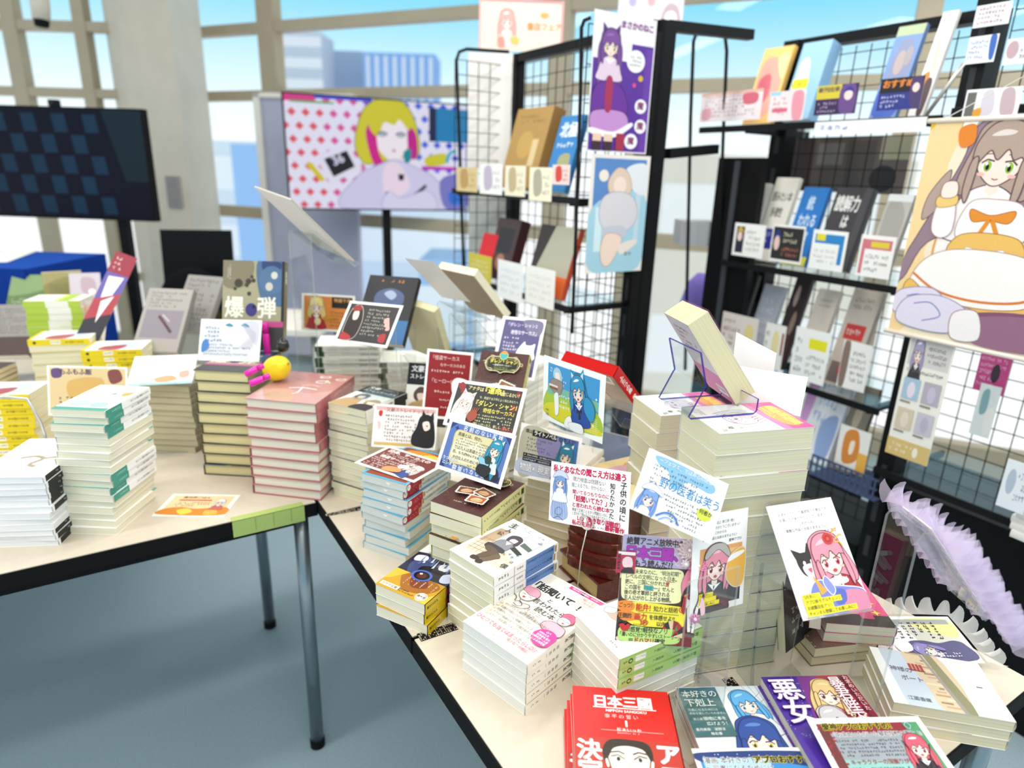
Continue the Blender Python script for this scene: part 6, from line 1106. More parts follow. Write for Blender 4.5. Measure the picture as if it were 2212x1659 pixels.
# shelf at head height
a_ = lambda *o: art(100, 60, 'f4e8ea', *o)
shelf_card(1510, 190, 1650, 265, a_(('gib', 8, 6, 92, 52, 6, 'b8848c'), ('rect', 0, 0, 100, 6, 'e8b8a8'), ('blob', [(70, 8), (92, 8), (92, 26), (74, 28)], 'd86a7c'), ('blob', [(4, 34), (18, 34), (18, 54), (4, 54)], 'e8a8b4')), 'wide pink lettered card, first on the top shelf strip')
shelf_card(1657, 192, 1743, 263, a_(('gib', 10, 10, 60, 50, 4, 'c87a88'), ('rect', 10, 34, 54, 42, 'e06a88'), ('blob', [(66, 6), (94, 6), (94, 56), (70, 54)], 'f0a0b0'), ('rect', 0, 0, 30, 8, 'a8d8f0')), 'pink and white card right of the wide pink lettered one')
shelf_card(1757, 178, 1858, 250, art(100, 70, '3a2450', ('rect', 0, 0, 60, 32, 'd8c83a'), ('text', '新刊出来', 4, 4, 13, '4a1c5a', .03), ('gib', 6, 38, 60, 66, 3, 'c8b8d8'), ('blob', [(60, 6), (92, 4), (94, 66), (62, 64)], '6a4a8a'), ('ell', 78, 26, 10, 12, 'f6dcd4'), ('blob', [(64, 20), (78, 6), (92, 20), (78, 16)], '3a3490')), 'purple card with yellow heading on the top shelf strip')
shelf_card(1892, 162, 2000, 240, art(100, 70, '16161c', ('text', 'おすすめ', 6, 4, 18, 'e88a2c', .04), ('rect', 0, 32, 100, 70, '2a3488'), ('gib', 6, 36, 70, 66, 3, 'd8dcf4'), ('blob', [(72, 4), (96, 4), (98, 64), (76, 60)], '4a3a6a'), ('ell', 84, 24, 8, 10, 'f6dcd4')), 'black and navy card with orange heading on the top shelf strip')
shelf_book(1618, 98, 1702, 262, art(100, 140, 'f2c87a', ('blob', [(10, 30), (60, 20), (90, 60), (80, 120), (20, 120)], 'f0a898'), ('blob', [(14, 60), (50, 50), (60, 90), (30, 110)], 'd86a78'), ('blob', [(60, 20), (95, 16), (90, 60)], 'f6e0a0')), 'peach and yellow cover with pink figures standing on the top shelf', 1.585, ('f2c87a', 'e8b85a', 'f0e8d0'), t=.02)
shelf_book(1698, 92, 1785, 262, art(100, 140, '9cc8ea', ('blob', [(10, 40), (40, 30), (56, 80), (20, 100)], 'e6eef4'), ('rect', 4, 66, 60, 84, 'f2e22c'), ('gib', 6, 70, 58, 82, 1, '4a4a1c'), ('gib', 70, 10, 92, 120, 1, 'f4f8fc')), 'pale blue thick book with yellow label standing on the top shelf', 1.585, ('9cc8ea', '8ab8de', 'd8e6f0'), t=.05)
shelf_book(1893, 50, 1988, 245, art(100, 150, '7a9ad0', ('blob', [(20, 40), (60, 20), (90, 60), (80, 130), (20, 130)], '8a94b8'), ('ell', 46, 60, 18, 20, 'b8a8a8'), ('ell', 72, 50, 14, 16, 'a8a0a8'), ('rect', 0, 0, 100, 16, 'b8c8a0'), ('blob', [(10, 100), (90, 96), (90, 146), (10, 146)], '3f62c0')), 'blue illustrated cover standing at the right of the top shelf', 1.585, ('7a9ad0', '6a8ac0', 'e8e4d8'), t=.018)
shelf_book(1988, 22, 2046, 240, art(80, 150, 'fbf8f6', ('gib', 14, 14, 60, 26, 1, 'd88a8a'), ('blob', [(20, 40), (50, 50), (60, 90), (40, 80)], 'f0d0c0'), ('blob', [(10, 90), (40, 86), (44, 104), (16, 104)], 'e08a2c'), ('blob', [(34, 100), (70, 100), (70, 146), (40, 146)], '4a3034')), 'white cover with an orange guitar shape next to the post of the top shelf', 1.585, ('fbf8f6', 'f0ece8', 'f0ece4'), t=.015)
# second shelf
sb = lambda x0, y0, x1, y1, S, l, c, **k: shelf_book(x0, y0, x1, y1, S, l, 1.135, c, **k)
sb(1580, 400, 1650, 545, art(100, 140, 'e6e2dc', ('ell', 24, 70, 11, 12, '2c2c2e'), ('ell', 70, 66, 16, 18, '8a8884'), ('ell', 70, 66, 11, 13, 'e6e2dc'), ('gib', 10, 10, 90, 22, 1, '8a8680'), ('rect', 0, 100, 100, 140, 'c8b090')), 'pale book with a dark dot and a ring, first on the second shelf', ('e6e2dc', 'd8d4cc', 'f0ece0'))
sb(1640, 388, 1712, 545, art(100, 140, 'efeade', ('text', '読みたい本', 8, 24, 17, '4a4844', .02), ('text', '多様性', 20, 50, 17, '4a4844', .02), ('rect', 0, 86, 100, 120, '2a3494'), ('gib', 10, 90, 90, 114, 2, 'c8d0f4')), 'cream book with a navy band on the second shelf', ('efeade', 'e0dacc', 'f0ece0'))
sb(1700, 410, 1778, 560, art(100, 140, '1f78c8', ('text', '統', 34, 16, 26, 'dceefc', .02), ('text', 'われる', 16, 48, 24, 'dceefc', .02), ('text', '本質', 26, 80, 24, 'dceefc', .02), ('rect', 0, 124, 100, 140, 'e8e03a')), 'bright blue book with white lettering on the second shelf', ('1f78c8', '1a68b0', 'e8e4d8'))
sb(1768, 414, 1872, 570, art(120, 140, '3c3a3e', ('text', '読解力', 10, 14, 28, 'f0eeea', .03), ('text', 'は', 48, 46, 24, 'f0eeea', .03), ('text', '最強の', 10, 76, 28, 'f0eeea', .03), ('rect', 96, 0, 120, 140, '4a484c')), 'charcoal book with large white lettering on the second shelf', ('3c3a3e', '2c2a2e', 'd8d4cc'), t=.03)
sb(1876, 426, 1962, 585, art(100, 140, 'c8c4bc', ('blob', [(10, 20), (50, 10), (90, 40), (80, 100), (20, 90)], 'b0aca4'), ('rect', 60, 90, 100, 130, 'c85a78'), ('rect', 0, 0, 100, 12, 'f4f4f4')), 'stone grey book with a rose corner, last on the second shelf', ('c8c4bc', 'b8b4ac', 'efece4'))
shelf_card(1580, 487, 1656, 550, a_(('rect', 0, 0, 100, 60, 'fcfbf8'), ('rect', 8, 6, 34, 54, '2a2c40'), ('ell', 20, 24, 8, 9, 'f6dcd0'), ('blob', [(10, 16), (20, 6), (32, 16), (20, 14)], 'e0b83a'), ('gib', 42, 10, 92, 52, 4, 'a8a498')), 'white card with a yellow capped figure on the second shelf strip')
shelf_card(1660, 490, 1742, 562, a_(('rect', 0, 0, 100, 60, 'f8f6f2'), ('rect', 4, 4, 96, 56, '2c2a2c'), ('ell', 18, 30, 9, 12, 'f0d0c8'), ('blob', [(8, 20), (18, 8), (30, 20), (18, 18)], '2a3a8a'), ('gib', 36, 10, 92, 30, 2, 'e0dcb8'), ('gib', 36, 34, 92, 52, 2, 'c87a5a')), 'black framed card with a navy haired figure on the second shelf strip')
shelf_card(1745, 502, 1834, 578, a_(('rect', 0, 0, 100, 60, 'fcfcfa'), ('rect', 8, 6, 92, 20, '2f8ad0'), ('rect', 12, 6, 38, 16, 'f0e23a'), ('rect', 80, 20, 92, 50, '2f8ad0'), ('gib', 10, 28, 74, 52, 3, 'c8c8c4')), 'white card with a blue bent band on the second shelf strip')
shelf_card(1846, 513, 1938, 594, a_(('rect', 0, 0, 100, 60, 'fcfaf8'), ('rect', 6, 6, 92, 20, 'd87a84'), ('rect', 32, 9, 84, 17, 'e8d23a'), ('rect', 6, 20, 16, 56, 'd87a84'), ('gib', 22, 26, 90, 54, 3, '8a8884')), 'white card with a rose bent band on the second shelf strip')
# third shelf
sb = lambda x0, y0, x1, y1, S, l, c, **k: shelf_book(x0, y0, x1, y1, S, l, .775, c, **k)
sb(1562, 600, 1622, 745, art(100, 140, '1c1614', ('blob', [(40, 30), (80, 20), (80, 70), (50, 80)], '6a5020'), ('ell', 70, 34, 14, 16, 'c8b090'), ('rect', 0, 96, 100, 140, 'e0b81c'), ('rect', 0, 100, 30, 124, 'c83a2c')), 'black book with a yellow and red band on the third shelf', ('1c1614', '141010', 'd8d0c0'))
sb(1618, 626, 1682, 755, art(100, 140, 'b8bcc8', ('gib', 14, 20, 86, 110, 5, 'd8dce6'), ('rect', 0, 120, 100, 140, '5a4a50')), 'pale grey book between the two dark ones on the third shelf', ('b8bcc8', 'a8acb8', 'e8e4dc'))
sb(1678, 606, 1738, 770, art(100, 140, '2c1c1e', ('ell', 40, 30, 14, 16, 'a89088'), ('ell', 66, 70, 16, 18, '8a7468'), ('blob', [(20, 100), (80, 90), (90, 136), (20, 136)], '4a2c28')), 'dark maroon book with pale faces on the third shelf', ('2c1c1e', '1c1214', 'd0c8bc'))
sb(1728, 636, 1800, 780, art(100, 140, 'd8ccc0', ('gib', 20, 14, 80, 30, 2, '8a7a74'), ('gib', 40, 50, 60, 100, 1, 'a86a64')), 'plain stone book left of the red labelled one on the third shelf', ('d8ccc0', 'c0b4a8', 'ece6dc'))
sb(1796, 640, 1892, 805, art(100, 140, 'cfc2b6', ('gib', 16, 10, 84, 30, 2, '8a7a74'), ('rect', 16, 50, 84, 72, 'd03a34'), ('gib', 22, 54, 78, 68, 1, 'f4dcd8'), ('rect', 8, 106, 92, 136, '7a6a64'), ('ell', 46, 116, 10, 8, 'c83a4a')), 'stone book with a red label on the third shelf', ('cfc2b6', 'b4a89c', 'ece6dc'), t=.025)
shelf_card(1552, 690, 1640, 755, a_(('rect', 0, 0, 100, 60, 'e8dcd4'), ('gib', 6, 8, 60, 52, 4, '8a5a54'), ('ell', 78, 24, 12, 14, 'ecd890')), 'cream card with a blond head, first on the third shelf strip')
shelf_card(1643, 706, 1700, 788, a_(('rect', 0, 0, 100, 60, 'f4f2ec'), ('ell', 56, 26, 18, 18, 'f0e0a8'), ('gib', 6, 8, 30, 50, 3, '6a8a6a'), ('rect', 84, 10, 94, 40, 'a03a44')), 'white card with a yellow round head on the third shelf strip')
shelf_card(1704, 722, 1798, 812, a_(('rect', 0, 0, 100, 60, 'fcfcf8'), ('rect', 42, 10, 92, 22, 'f0e82c'), ('gib', 8, 10, 36, 54, 4, '8a90a8'), ('gib', 42, 28, 92, 54, 3, '9a9690')), 'white card with a yellow highlighted line on the third shelf strip')
shelf_card(1806, 748, 1886, 832, a_(('rect', 0, 0, 100, 60, 'f6f4f0'), ('blob', [(4, 4), (26, 4), (24, 56), (4, 56)], '8a7468'), ('gib', 34, 10, 94, 52, 5, '6a6660')), 'white card with a brown figure, last on the third shelf strip')
# low shelf
sb = lambda x0, y0, x1, y1, S, l, c, **k: shelf_book(x0, y0, x1, y1, S, l, .50, c, **k)
sb(1722, 812, 1838, 930, art(120, 100, 'f4f6fc', ('blob', [(4, 10), (30, 4), (30, 60), (10, 70)], 'd8a0d8'), ('gib', 40, 14, 110, 80, 4, 'a8c0e8'), ('blob', [(70, 60), (110, 50), (112, 92), (80, 94)], '9ab4e4')), 'bright white and lilac book on the lowest shelf', ('f4f6fc', 'd8dcec', 'ece8e0'))
sb(1660, 800, 1725, 930, art(100, 140, '1c2014', ('ell', 40, 40, 16, 18, '8a8a1c'), ('ell', 60, 100, 20, 14, 'a8a42c')), 'black and olive book on the lowest shelf', ('1c2014', '14160e', 'c8c4b0'))
sb(1815, 850, 1885, 960, art(100, 140, '8a8478', ('ell', 46, 50, 18, 22, 'c8b8a0'), ('gib', 10, 90, 90, 130, 3, '5a564c')), 'taupe book on the lowest shelf', ('8a8478', '6a6458', 'd8d4c8'))
place(P1, B_, RZ_F, 1800, 938, 1884, 1005, -.02, 'shelf_card', a_(('rect', 0, 0, 100, 60, 'f0ece4'), ('blob', [(20, 10), (60, 4), (70, 40), (24, 50)], 'd8883a'), ('blob', [(40, 20), (54, 18), (52, 34), (40, 36)], 'f6e6d0'), ('rect', 70, 30, 100, 60, 'e8b04a')), 'orange and white picture card on the lowest shelf strip')
m = MB('matte'); q = onp(1820, 1030, P1-B_*.03, B_)
for k in range(12): m.box((-.11+k*.019, -.004, -.035), (-.105+k*.019, 0, .035), '4a5878')
for z in (-.035, 0, .03): m.box((-.11, -.004, z), (.11, 0, z+.006), '4a5878')
m.box((-.11, 0, -.036), (.11, .2, -.032), '4a5878')
o = m.build('wire_basket'); o.location = q; o.rotation_euler = (0, 0, rad(RZ_F)); tag(o, 'blue grey slatted basket hung low on the card rack', 'basket')
# things glimpsed behind the mesh
place(P1, B_, RZ_F, 1688, 292, 1975, 410, .30, 'wall_poster', art(120, 60, '6a605c', ('rect', 0, 0, 30, 60, '4a3c3a'), ('rect', 34, 6, 60, 30, '8a8480'), ('rect', 64, 4, 90, 56, '57504e'), ('ell', 100, 44, 12, 14, '2c2a2c'), ('rect', 94, 0, 120, 24, 'a8a890')), 'brown grey poster sheet seen through the mesh of the card rack', 'poster')
place(P1, B_, RZ_F, 1660, 262, 1742, 325, .30, 'wall_poster', art(60, 40, 'dfe2ea', ('gib', 6, 6, 54, 34, 4, 'a8b0c4')), 'pale lettered sheet behind the mesh under the top shelf', 'poster')
place(P1, B_, RZ_F, 1757, 252, 2004, 292, -.018, 'white_strip', art(120, 20, 'fcfcfe', ('gib', 6, 4, 60, 16, 1, '9aa4cc')), 'bright white strip hanging under the top shelf edge', 'strip')  # flat white strip with faint marks below the top shelf edge
for i, (x0, y0, x1, y1, col, lab) in enumerate(((1530, 640, 1600, 720, 'c8c8cc', 'small pale figure card far behind the card rack posts'), (1470, 590, 1545, 700, '8a7ad0', 'violet stuffed bag hanging between the two racks'))):
    m = MB('cloth'); c = aty((x0+x1)/2, (y0+y1)/2, 2.75)
    w = (x1-x0)/FPX*2.75/2; h = (y1-y0)/FPX*2.75/2; m.lathe([(0, -h), (w*.8, -h*.9), (w, -h*.2), (w*.7, h*.6), (w*.2, h), (0, h)], col, 14); o = m.build('hanging_bag' if i else 'figure_card', smooth=True); o.location = c; tag(o, lab, 'bag' if i else 'card')
# right bay
PR = P1
q = lambda x0, y0, x1, y1, S, l, off=-.02: place(PR, B_, RZ_F, x0, y0, x1, y1, off, 'shelf_card', S, l)
q(2082, 72, 2160, 140, a_(('rect', 0, 0, 100, 60, 'eef0f4'), ('gib', 6, 8, 70, 52, 4, '6a8ab8'), ('blob', [(74, 4), (94, 4), (94, 50), (80, 50)], '3f6ac0')), 'white and blue lettered card on the rack at the right picture edge')
q(2100, 0, 2190, 62, a_(('rect', 0, 0, 100, 60, 'e8eaee'), ('gib', 10, 4, 90, 54, 4, 'b87a7a')), 'pale card with red lettering at the top right corner')
q(2164, 74, 2260, 142, a_(('rect', 0, 0, 100, 60, 'e6e6ea'), ('ell', 20, 26, 16, 20, 'c8a8b0'), ('gib', 40, 10, 90, 50, 3, '8a8a94')), 'pale card with a pinkish head at the right picture edge')
q(2076, 185, 2212, 256, art(120, 60, 'f4f4f6', ('blob', [(40, 10), (60, 6), (66, 50), (40, 54)], 'd8d0dc'), ('blob', [(80, 8), (104, 6), (110, 54), (84, 54)], 'c8b0b8'), ('rect', 4, 6, 24, 56, '6a6864'), ('blob', [(24, 44), (40, 40), (40, 58), (26, 58)], 'e0a030')), 'white picture card with grey block above the tapestry', -.05)
m = MB('metal'); pa, pb_ = onp(2000, 250, PR-B_*.04, B_), onp(2082, 138, PR-B_*.04, B_); m.tube([Vector((0, 0, 0)), pb_-pa], .005, 'c8c4bc', 8); o = m.build('shelf_strut', smooth=True); o.location = pa; tag(o, 'pale slanting strut beside the black post at the upper right', 'strut')
# tapestry with a cartoon girl, rods top and bottom
PT = EYE+ray(1950, 490)*1.62
S = Sheet(200, 262, 'f3e6cc'); S.blob([(0, 0), (40, 0), (30, 60), (60, 110), (24, 150), (40, 200), (0, 262)], 'f6d8a0'); S.blob([(60, 40), (120, 24), (190, 40), (198, 150), (160, 236), (60, 236), (34, 150)], 'f8f2ec', 'e0a860', 3)
S.ell(22, 26, 9, 9, 'e8c03a')
S.blob([(70, 70), (76, 34), (110, 14), (150, 26), (166, 66), (190, 150), (196, 220), (166, 160), (60, 160), (30, 214), (14, 220), (40, 150)], '9a8490', '6a5464', 1.2); S.blob([(60, 80), (40, 110), (38, 140), (56, 120)], 'b8a298', '6a5464', 1)
girl(S, 110, 68, 54, 'b8a294', '9ac04a', 'f8f2f0', rot=4, long=.8, accent='e6dcd4', line='6a5058', mouth=0)
S.blob([(62, 28), (84, 8), (116, 0), (148, 6), (170, 26), (162, 34), (140, 18), (112, 12), (84, 22), (70, 40)], 'fbf8f6', 'c8b0a8', 1); S.blob([(60, 34), (76, 30), (78, 50), (64, 54)], 'e88a3c'); S.blob([(160, 30), (176, 34), (176, 54), (162, 50)], 'e88a3c')
S.blob([(88, 118), (116, 112), (146, 120), (150, 160), (84, 160)], 'fbf6f4', 'b89490', 1); S.blob([(92, 124), (114, 130), (138, 124), (134, 138), (114, 136), (96, 138)], 'e8943c', 'a85a2c', .8); S.line([(114, 134), (104, 158)], 5, 'e8943c'); S.line([(116, 134), (128, 158)], 5, 'e8943c', True)
S.blob([(84, 156), (116, 150), (150, 156), (152, 180), (80, 180)], 'eec06a', 'a8743c', 1); S.blob([(96, 168), (116, 172), (136, 168), (134, 180), (116, 178), (98, 180)], 'ffffff', 'c8b0a8', .8)
S.blob([(50, 190), (84, 172), (150, 172), (186, 190), (192, 226), (160, 240), (70, 240), (40, 224)], 'fbf6f2', 'b89490', 1); S.blob([(40, 214), (70, 232), (118, 238), (166, 232), (194, 214), (196, 232), (160, 250), (74, 250), (36, 234)], 'eec06a', 'a8743c', 1); S.curve([(42, 206), (74, 224), (118, 230), (164, 224), (192, 206)], 3, 'e0803c')
for sg, x in ((-1, 64), (1, 166)): S.blob([(x-10, 120), (x+8, 116), (x+12, 150), (x, 160), (x-12, 150)], 'fbf4f2', 'b89490', 1); S.blob([(x-12, 112), (x+8, 108), (x+10, 120), (x-10, 124)], 'f0cc80', 'a8743c', .8); S.blob([(x-6+sg*2, 96), (x+6, 94), (x+8, 110), (x-8, 112)], 'fde8dc', '9a6a60', .8)
S.blob([(30, 230), (70, 222), (90, 244), (60, 260), (24, 256)], 'e4dcec', '8a84b0', 1); S.curve([(40, 236), (56, 232), (66, 244), (50, 252)], 1.4, '7a84c0'); S.blob([(120, 244), (180, 236), (190, 258), (124, 260)], '8a5a74'); S.blob([(96, 244), (118, 240), (124, 258), (98, 260)], 'f6f0f0', '9a7a80', 1)
S.it = [(vs if L <= 4 else [(x-25, y-24) for x, y in vs], fs, c, L) for vs, fs, c, L in S.it]
S.blob([(16, 214), (60, 206), (96, 226), (70, 250), (10, 246)], 'e4dcec', '8a84b0', 1); S.curve([(26, 220), (46, 216), (60, 230), (40, 240)], 1.4, '7a84c0'); S.blob([(96, 226), (170, 216), (190, 250), (104, 256)], '9a7088'); S.blob([(74, 224), (100, 218), (108, 250), (78, 254)], 'f6f0f0', '9a7a80', 1)
q0, q1 = onp(1918, 714, PT, B_), onp(2002, 262, PT, B_); Wt, Ht = .382, q1.z-q0.z
t = thing('tapestry', 'large hanging tapestry of a long haired cartoon girl in a cream and amber dress', 'tapestry', tuple(q0+A_*Wt/2+Vector((0, 0, Ht/2))), eul(90, 0, RZ_F))
m = MB('cloth'); m.box((-Wt/2, -Ht/2, -.0012), (Wt/2, Ht/2, 0), 'f3e6cc'); S.put(m, (-Wt/2, Ht/2, 0), (1, 0, 0), (0, 1, 0), Wt, Ht); m.build('fabric', t)
for y in (-Ht/2, Ht/2): m = MB('gloss'); m.tube([(-Wt/2-.008, y, 0), (Wt/2+.008, y, 0)], .006, 'f2e6d6', 10); m.build('hanging_rod', t, True)
m = MB('cloth'); m.tube([(-Wt/2+.02, Ht/2, 0), (0, Ht/2+.10, -.02), (Wt/2-.02, Ht/2, 0)], .001, 'e8e4dc', 6); m.build('cord', t)
S = Sheet(100, 142, 'f4f0e6'); S.rect(4, 4, 96, 38, 'd8d4d0'); girl(S, 26, 24, 20, 'b0a8c8', '8a84c0', '3a3440', long=.9, body=True); S.gib(46, 14, 92, 34, 3, 'a09a98'); S.gib(8, 41, 92, 47, 1, '7a7468')
for i, (x, y) in enumerate(((8, 52), (54, 52), (8, 86), (54, 86))): S.rect(x, y, x+38, y+24, ('a8c4d8', 'b8b0bc', 'd8c8b0', 'c8c4d0')[i]); S.ell(x+20, y+13, 9, 9, ('e8dce8', 'c8c0d8', 'e8d8c8', 'b8b4c8')[i]); S.rect(x, y+26, x+24, y+28, '8a8478')
S.rect(0, 122, 100, 142, 'd8bc7a'); S.gib(8, 126, 60, 138, 2, 'f8f0dc'); S.ell(68, 132, 6, 6, 'f4ecd8')
place(PT, B_, RZ_F, 1912, 730, 2070, 975, .012, 'notice_sheet', S, 'notice sheet with a portrait and four small pictures hanging under the tapestry', 'poster')
# lower right: open rack with tilted book and white books
q = lambda x0, y0, x1, y1, S, l, off=.05, tilt=90: place(P1, B_, RZ_F, x0, y0, x1, y1, off, 'shelf_card', S, l, tilt=tilt)
q(2150, 1010, 2240, 1090, a_(('rect', 0, 0, 100, 60, 'eef2f6'), ('ell', 30, 26, 16, 16, 'b8c4d4'), ('gib', 50, 10, 94, 50, 3, 'a8b0bc')), 'white card with pale blue swirl low at the right picture edge', -.15)
q(2100, 770, 2190, 840, a_(('rect', 0, 0, 100, 60, 'c84a8a'), ('gib', 6, 6, 94, 54, 5, 'f0c0d8'), ('ell', 60, 30, 14, 14, '3a2c3a')), 'magenta speckled card beside the notice sheet', .02)
q(2092, 838, 2165, 935, a_(('rect', 0, 0, 100, 60, 'e8ecec'), ('blob', [(20, 10), (50, 6), (54, 30), (24, 34)], '8ab0b4'), ('blob', [(56, 30), (90, 26), (88, 54), (60, 54)], 'f4f0ec')), 'pale teal patterned book cover on the low right shelf', .0)
b = book(.13, .19, .018, art(100, 140, 'fbf8f8', ('blob', [(10, 20), (60, 14), (70, 60), (20, 60)], 'f0c8d0')), None, 'fbf8f8', 'efe8e0', page='e9dfc4'); q_ = onp(2215, 1300, P1-B_*.10, B_); stack('rightlow', b, .0182, 5, q_.x+.05, q_.y+.0, RZ_F-90, 'white book with a pink patch topmost of the pile at the right picture edge', 'the white pile at the right picture edge', 'white books on the low right shelf', z0=.60, jit=.006, jr=4)

# ---- posters on the end of the rear rack
S = Sheet(100, 185, 'f4f0f2'); S.rect(2, 36, 98, 183, '5a2a9a'); S.rect(0, 0, 62, 60, 'f4f0f2'); S.rect(86, 40, 98, 183, '6a3aa8'); S.text('まさかのねこ', 42, 8, 10, '8a3a8a', .05, sx=.9)
for x, y, r in ((70, 58, 15), (84, 118, 10), (86, 146, 10), (72, 168, 11)): S.ell(x, y, r, r, 'fbfafa')
for x, y in ((78, 112), (80, 140), (66, 162)): S.text('魔', x, y, 11, '8a3a6a', .03)
S.gib(60, 50, 80, 66, 3, '8a8088'); S.ell(80, 80, 4, 4, 'e0b83a'); S.ell(70, 90, 3, 3, 'e84a8a')
girl(S, 28, 42, 26, '7a4a9a', 'd8b84a', 'e8d0e4', ears='4a2c6a', long=3.2, mouth=0, accent='9a6ab8'); S.blob([(8, 96), (28, 88), (50, 96), (62, 124), (48, 136), (10, 136), (2, 120)], '6a2c9a', '3a1458', 1); S.blob([(6, 130), (54, 128), (64, 148), (40, 158), (6, 156)], 'c890d0', '4a2060', 1); S.blob([(4, 152), (40, 156), (68, 142), (70, 148), (42, 164), (4, 160)], 'fbf8fc'); S.rect(8, 160, 22, 182, 'f0d0b8'); S.rect(26, 160, 40, 182, 'f0d0b8'); S.rect(8, 170, 22, 183, '3a2030'); S.rect(26, 170, 40, 183, '3a2030'); S.rect(46, 158, 60, 182, 'a82c4a'); S.blob([(24, 86), (34, 86), (34, 126), (24, 126)], 'a82c5a')
place(P2, A_, RZ_E, 1266, 45, 1420, 326, .012, 'wall_poster', S, 'tall violet poster of a purple haired cat eared girl, upper one on the rack end', 'poster')
S = Sheet(100, 185, 'f2ece6'); S.rect(6, 6, 94, 178, '5a8ac8'); S.blob([(6, 80), (94, 60), (94, 178), (6, 178)], 'a8d4e4'); S.blob([(60, 20), (94, 14), (94, 60), (70, 50)], 'e8ecf0'); S.ell(22, 32, 8, 9, 'f4e8dc'); S.rect(12, 80, 24, 150, 'd8eef4'); S.rect(80, 60, 88, 140, 'c8dce8')
S.blob([(30, 40), (44, 20), (60, 24), (70, 44), (66, 60), (36, 60)], 'e4cdb8', 'b09a88', 1); S.ell(50, 46, 11, 13, 'f8e2d4'); S.blob([(24, 64), (50, 56), (76, 66), (84, 96), (66, 118), (30, 116), (18, 92)], 'dcd8de', 'a8a0b0', 1); S.blob([(28, 112), (60, 110), (66, 126), (30, 130)], 'c8ccd8'); S.blob([(30, 124), (50, 122), (60, 134), (44, 170), (30, 172), (24, 150)], 'f6dccb', 'c09a88', 1); S.blob([(56, 140), (84, 132), (86, 140), (60, 156)], 'f0e4d8'); S.gib(66, 150, 88, 160, 1, '7a7470')
place(P2, A_, RZ_E, 1262, 338, 1406, 592, .012, 'wall_poster', S, 'pale blue poster of a seated figure in white, lower one on the rack end', 'poster')
# wire frames with rounded tops between the racks
def loop(name, pxs, Y, label, r=.006):
    pts = [aty(x, y, Y) for x, y in pxs]; m = MB('black_metal'); o0 = pts[0]; m.tube([p-o0 for p in pts], r, '101013', 8); o = m.build(name, smooth=True); o.location = o0; return tag(o, label, 'wire')
loop('bent_wire_upright', [(1480, 800), (1492, 250), (1498, 90), (1506, 66), (1524, 60), (1552, 64), (1566, 76), (1570, 110), (1562, 300), (1546, 800)], 2.45, 'black round topped wire frame between the posters and the card rack')
loop('bent_wire_upright', [(1003, 620), (992, 300), (986, 130), (992, 112), (1008, 106), (1100, 112)], 2.70, 'black round cornered wire upright at the far end of the poster rack')
loop('bent_wire_upright', [(1236, 720), (1244, 500), (1254, 200), (1256, 60), (1262, 44), (1276, 38)], 1.985, 'black round cornered wire upright at the near edge of the twin posters', .005)
m = MB('black_metal'); pa, pb_ = aty(1440, 56, 2.22), aty(1622, 76, 2.40); m.bar((0, 0, 0), pb_-pa, .03, .03, '0c0c0e'); o = m.build('cross_rail'); o.location = pa; tag(o, 'black rail joining the poster rack to the card rack', 'rail')
m = MB('black_metal'); pa, pb_ = aty(1440, 332, 2.22), aty(1545, 322, 2.40); m.bar((0, 0, 0), pb_-pa, .03, .03, '0c0c0e'); o = m.build('cross_rail'); o.location = pa; tag(o, 'lower black rail between the twin posters and the card rack', 'rail')
m = MB('matte'); pa, pb_ = aty(1468, 530, 2.5), aty(1566, 480, 2.5); m.box((0, 0, 0), (pb_.x-pa.x, .12, pb_.z-pa.z), 'b9babc'); o = m.build('storage_box'); o.location = pa; tag(o, 'pale grey box glimpsed between the twin posters and the card rack', 'box')
m = MB('black_metal'); pa = P2+B_*.265; m.box((0, 0, 0), (.06, .06, 1.845), '09090b'); o = m.build('rack_column'); o.location = pa+A_*.0; o.rotation_euler = (0, 0, rad(RZ_E)); tag(o, 'thick black column right of the twin posters', 'column')
m = MB('black_metal'); pa = P1-A_*.10+B_*.0; m.box((-.05, .02, .2), (.14, .05, 1.48), '08080a'); m.box((.03, .012, .5), (.05, .02, 1.47), '44484e'); o = m.build('rack_column'); o.location = pa; o.rotation_euler = (0, 0, rad(RZ_F)); tag(o, 'broad black upright panel at the left end of the card rack', 'column')
# signs above the racks
S = Sheet(194, 105, 'f6e4d2'); S.rect(0, 0, 194, 6, 'e0989a'); S.rect(188, 0, 194, 105, 'e6a8a6'); S.rect(0, 0, 5, 105, 'eab8b4'); girl(S, 64, 44, 30, 'eab0a8', 'c88a80', 'f4e0dc', long=1.6, line='c08a84', mouth=0); S.blob([(44, 80), (56, 76), (60, 96), (46, 98)], 'ee9a8a'); S.blob([(74, 76), (92, 78), (90, 90), (76, 90)], 'eec86a'); S.text('書店フェア', 110, 46, 16, 'e0a060', .02); S.ell(150, 30, 10, 6, 'e8b06a')
q0, q1 = aty(1034, 108, 2.95), aty(1220, 2, 2.95); card('hanging_sign', S, q1.x-q0.x, q1.z-q0.z, (q0+q1)/2, (90, 0, 2), 'pink bordered cream sign with pale pink cartoon girl, above the mesh racks', 'sign', th=.006)
S = Sheet(140, 60, 'dcd6dc'); S.ell(30, 14, 8, 8, 'b0a8c8'); S.ell(70, 12, 8, 8, 'd8a8b0'); S.blob([(96, 30), (110, 14), (130, 24), (132, 58), (96, 58)], 'c0a8b0'); S.ell(114, 40, 14, 14, 'e6e4f0')
q0, q1 = aty(1332, 62, 2.9), aty(1480, -10, 2.9); card('hanging_sign', S, q1.x-q0.x, q1.z-q0.z, (q0+q1)/2, (90, 0, 2), 'pale grey sign with a brown haired head peeking over the violet poster', 'sign', th=.006)
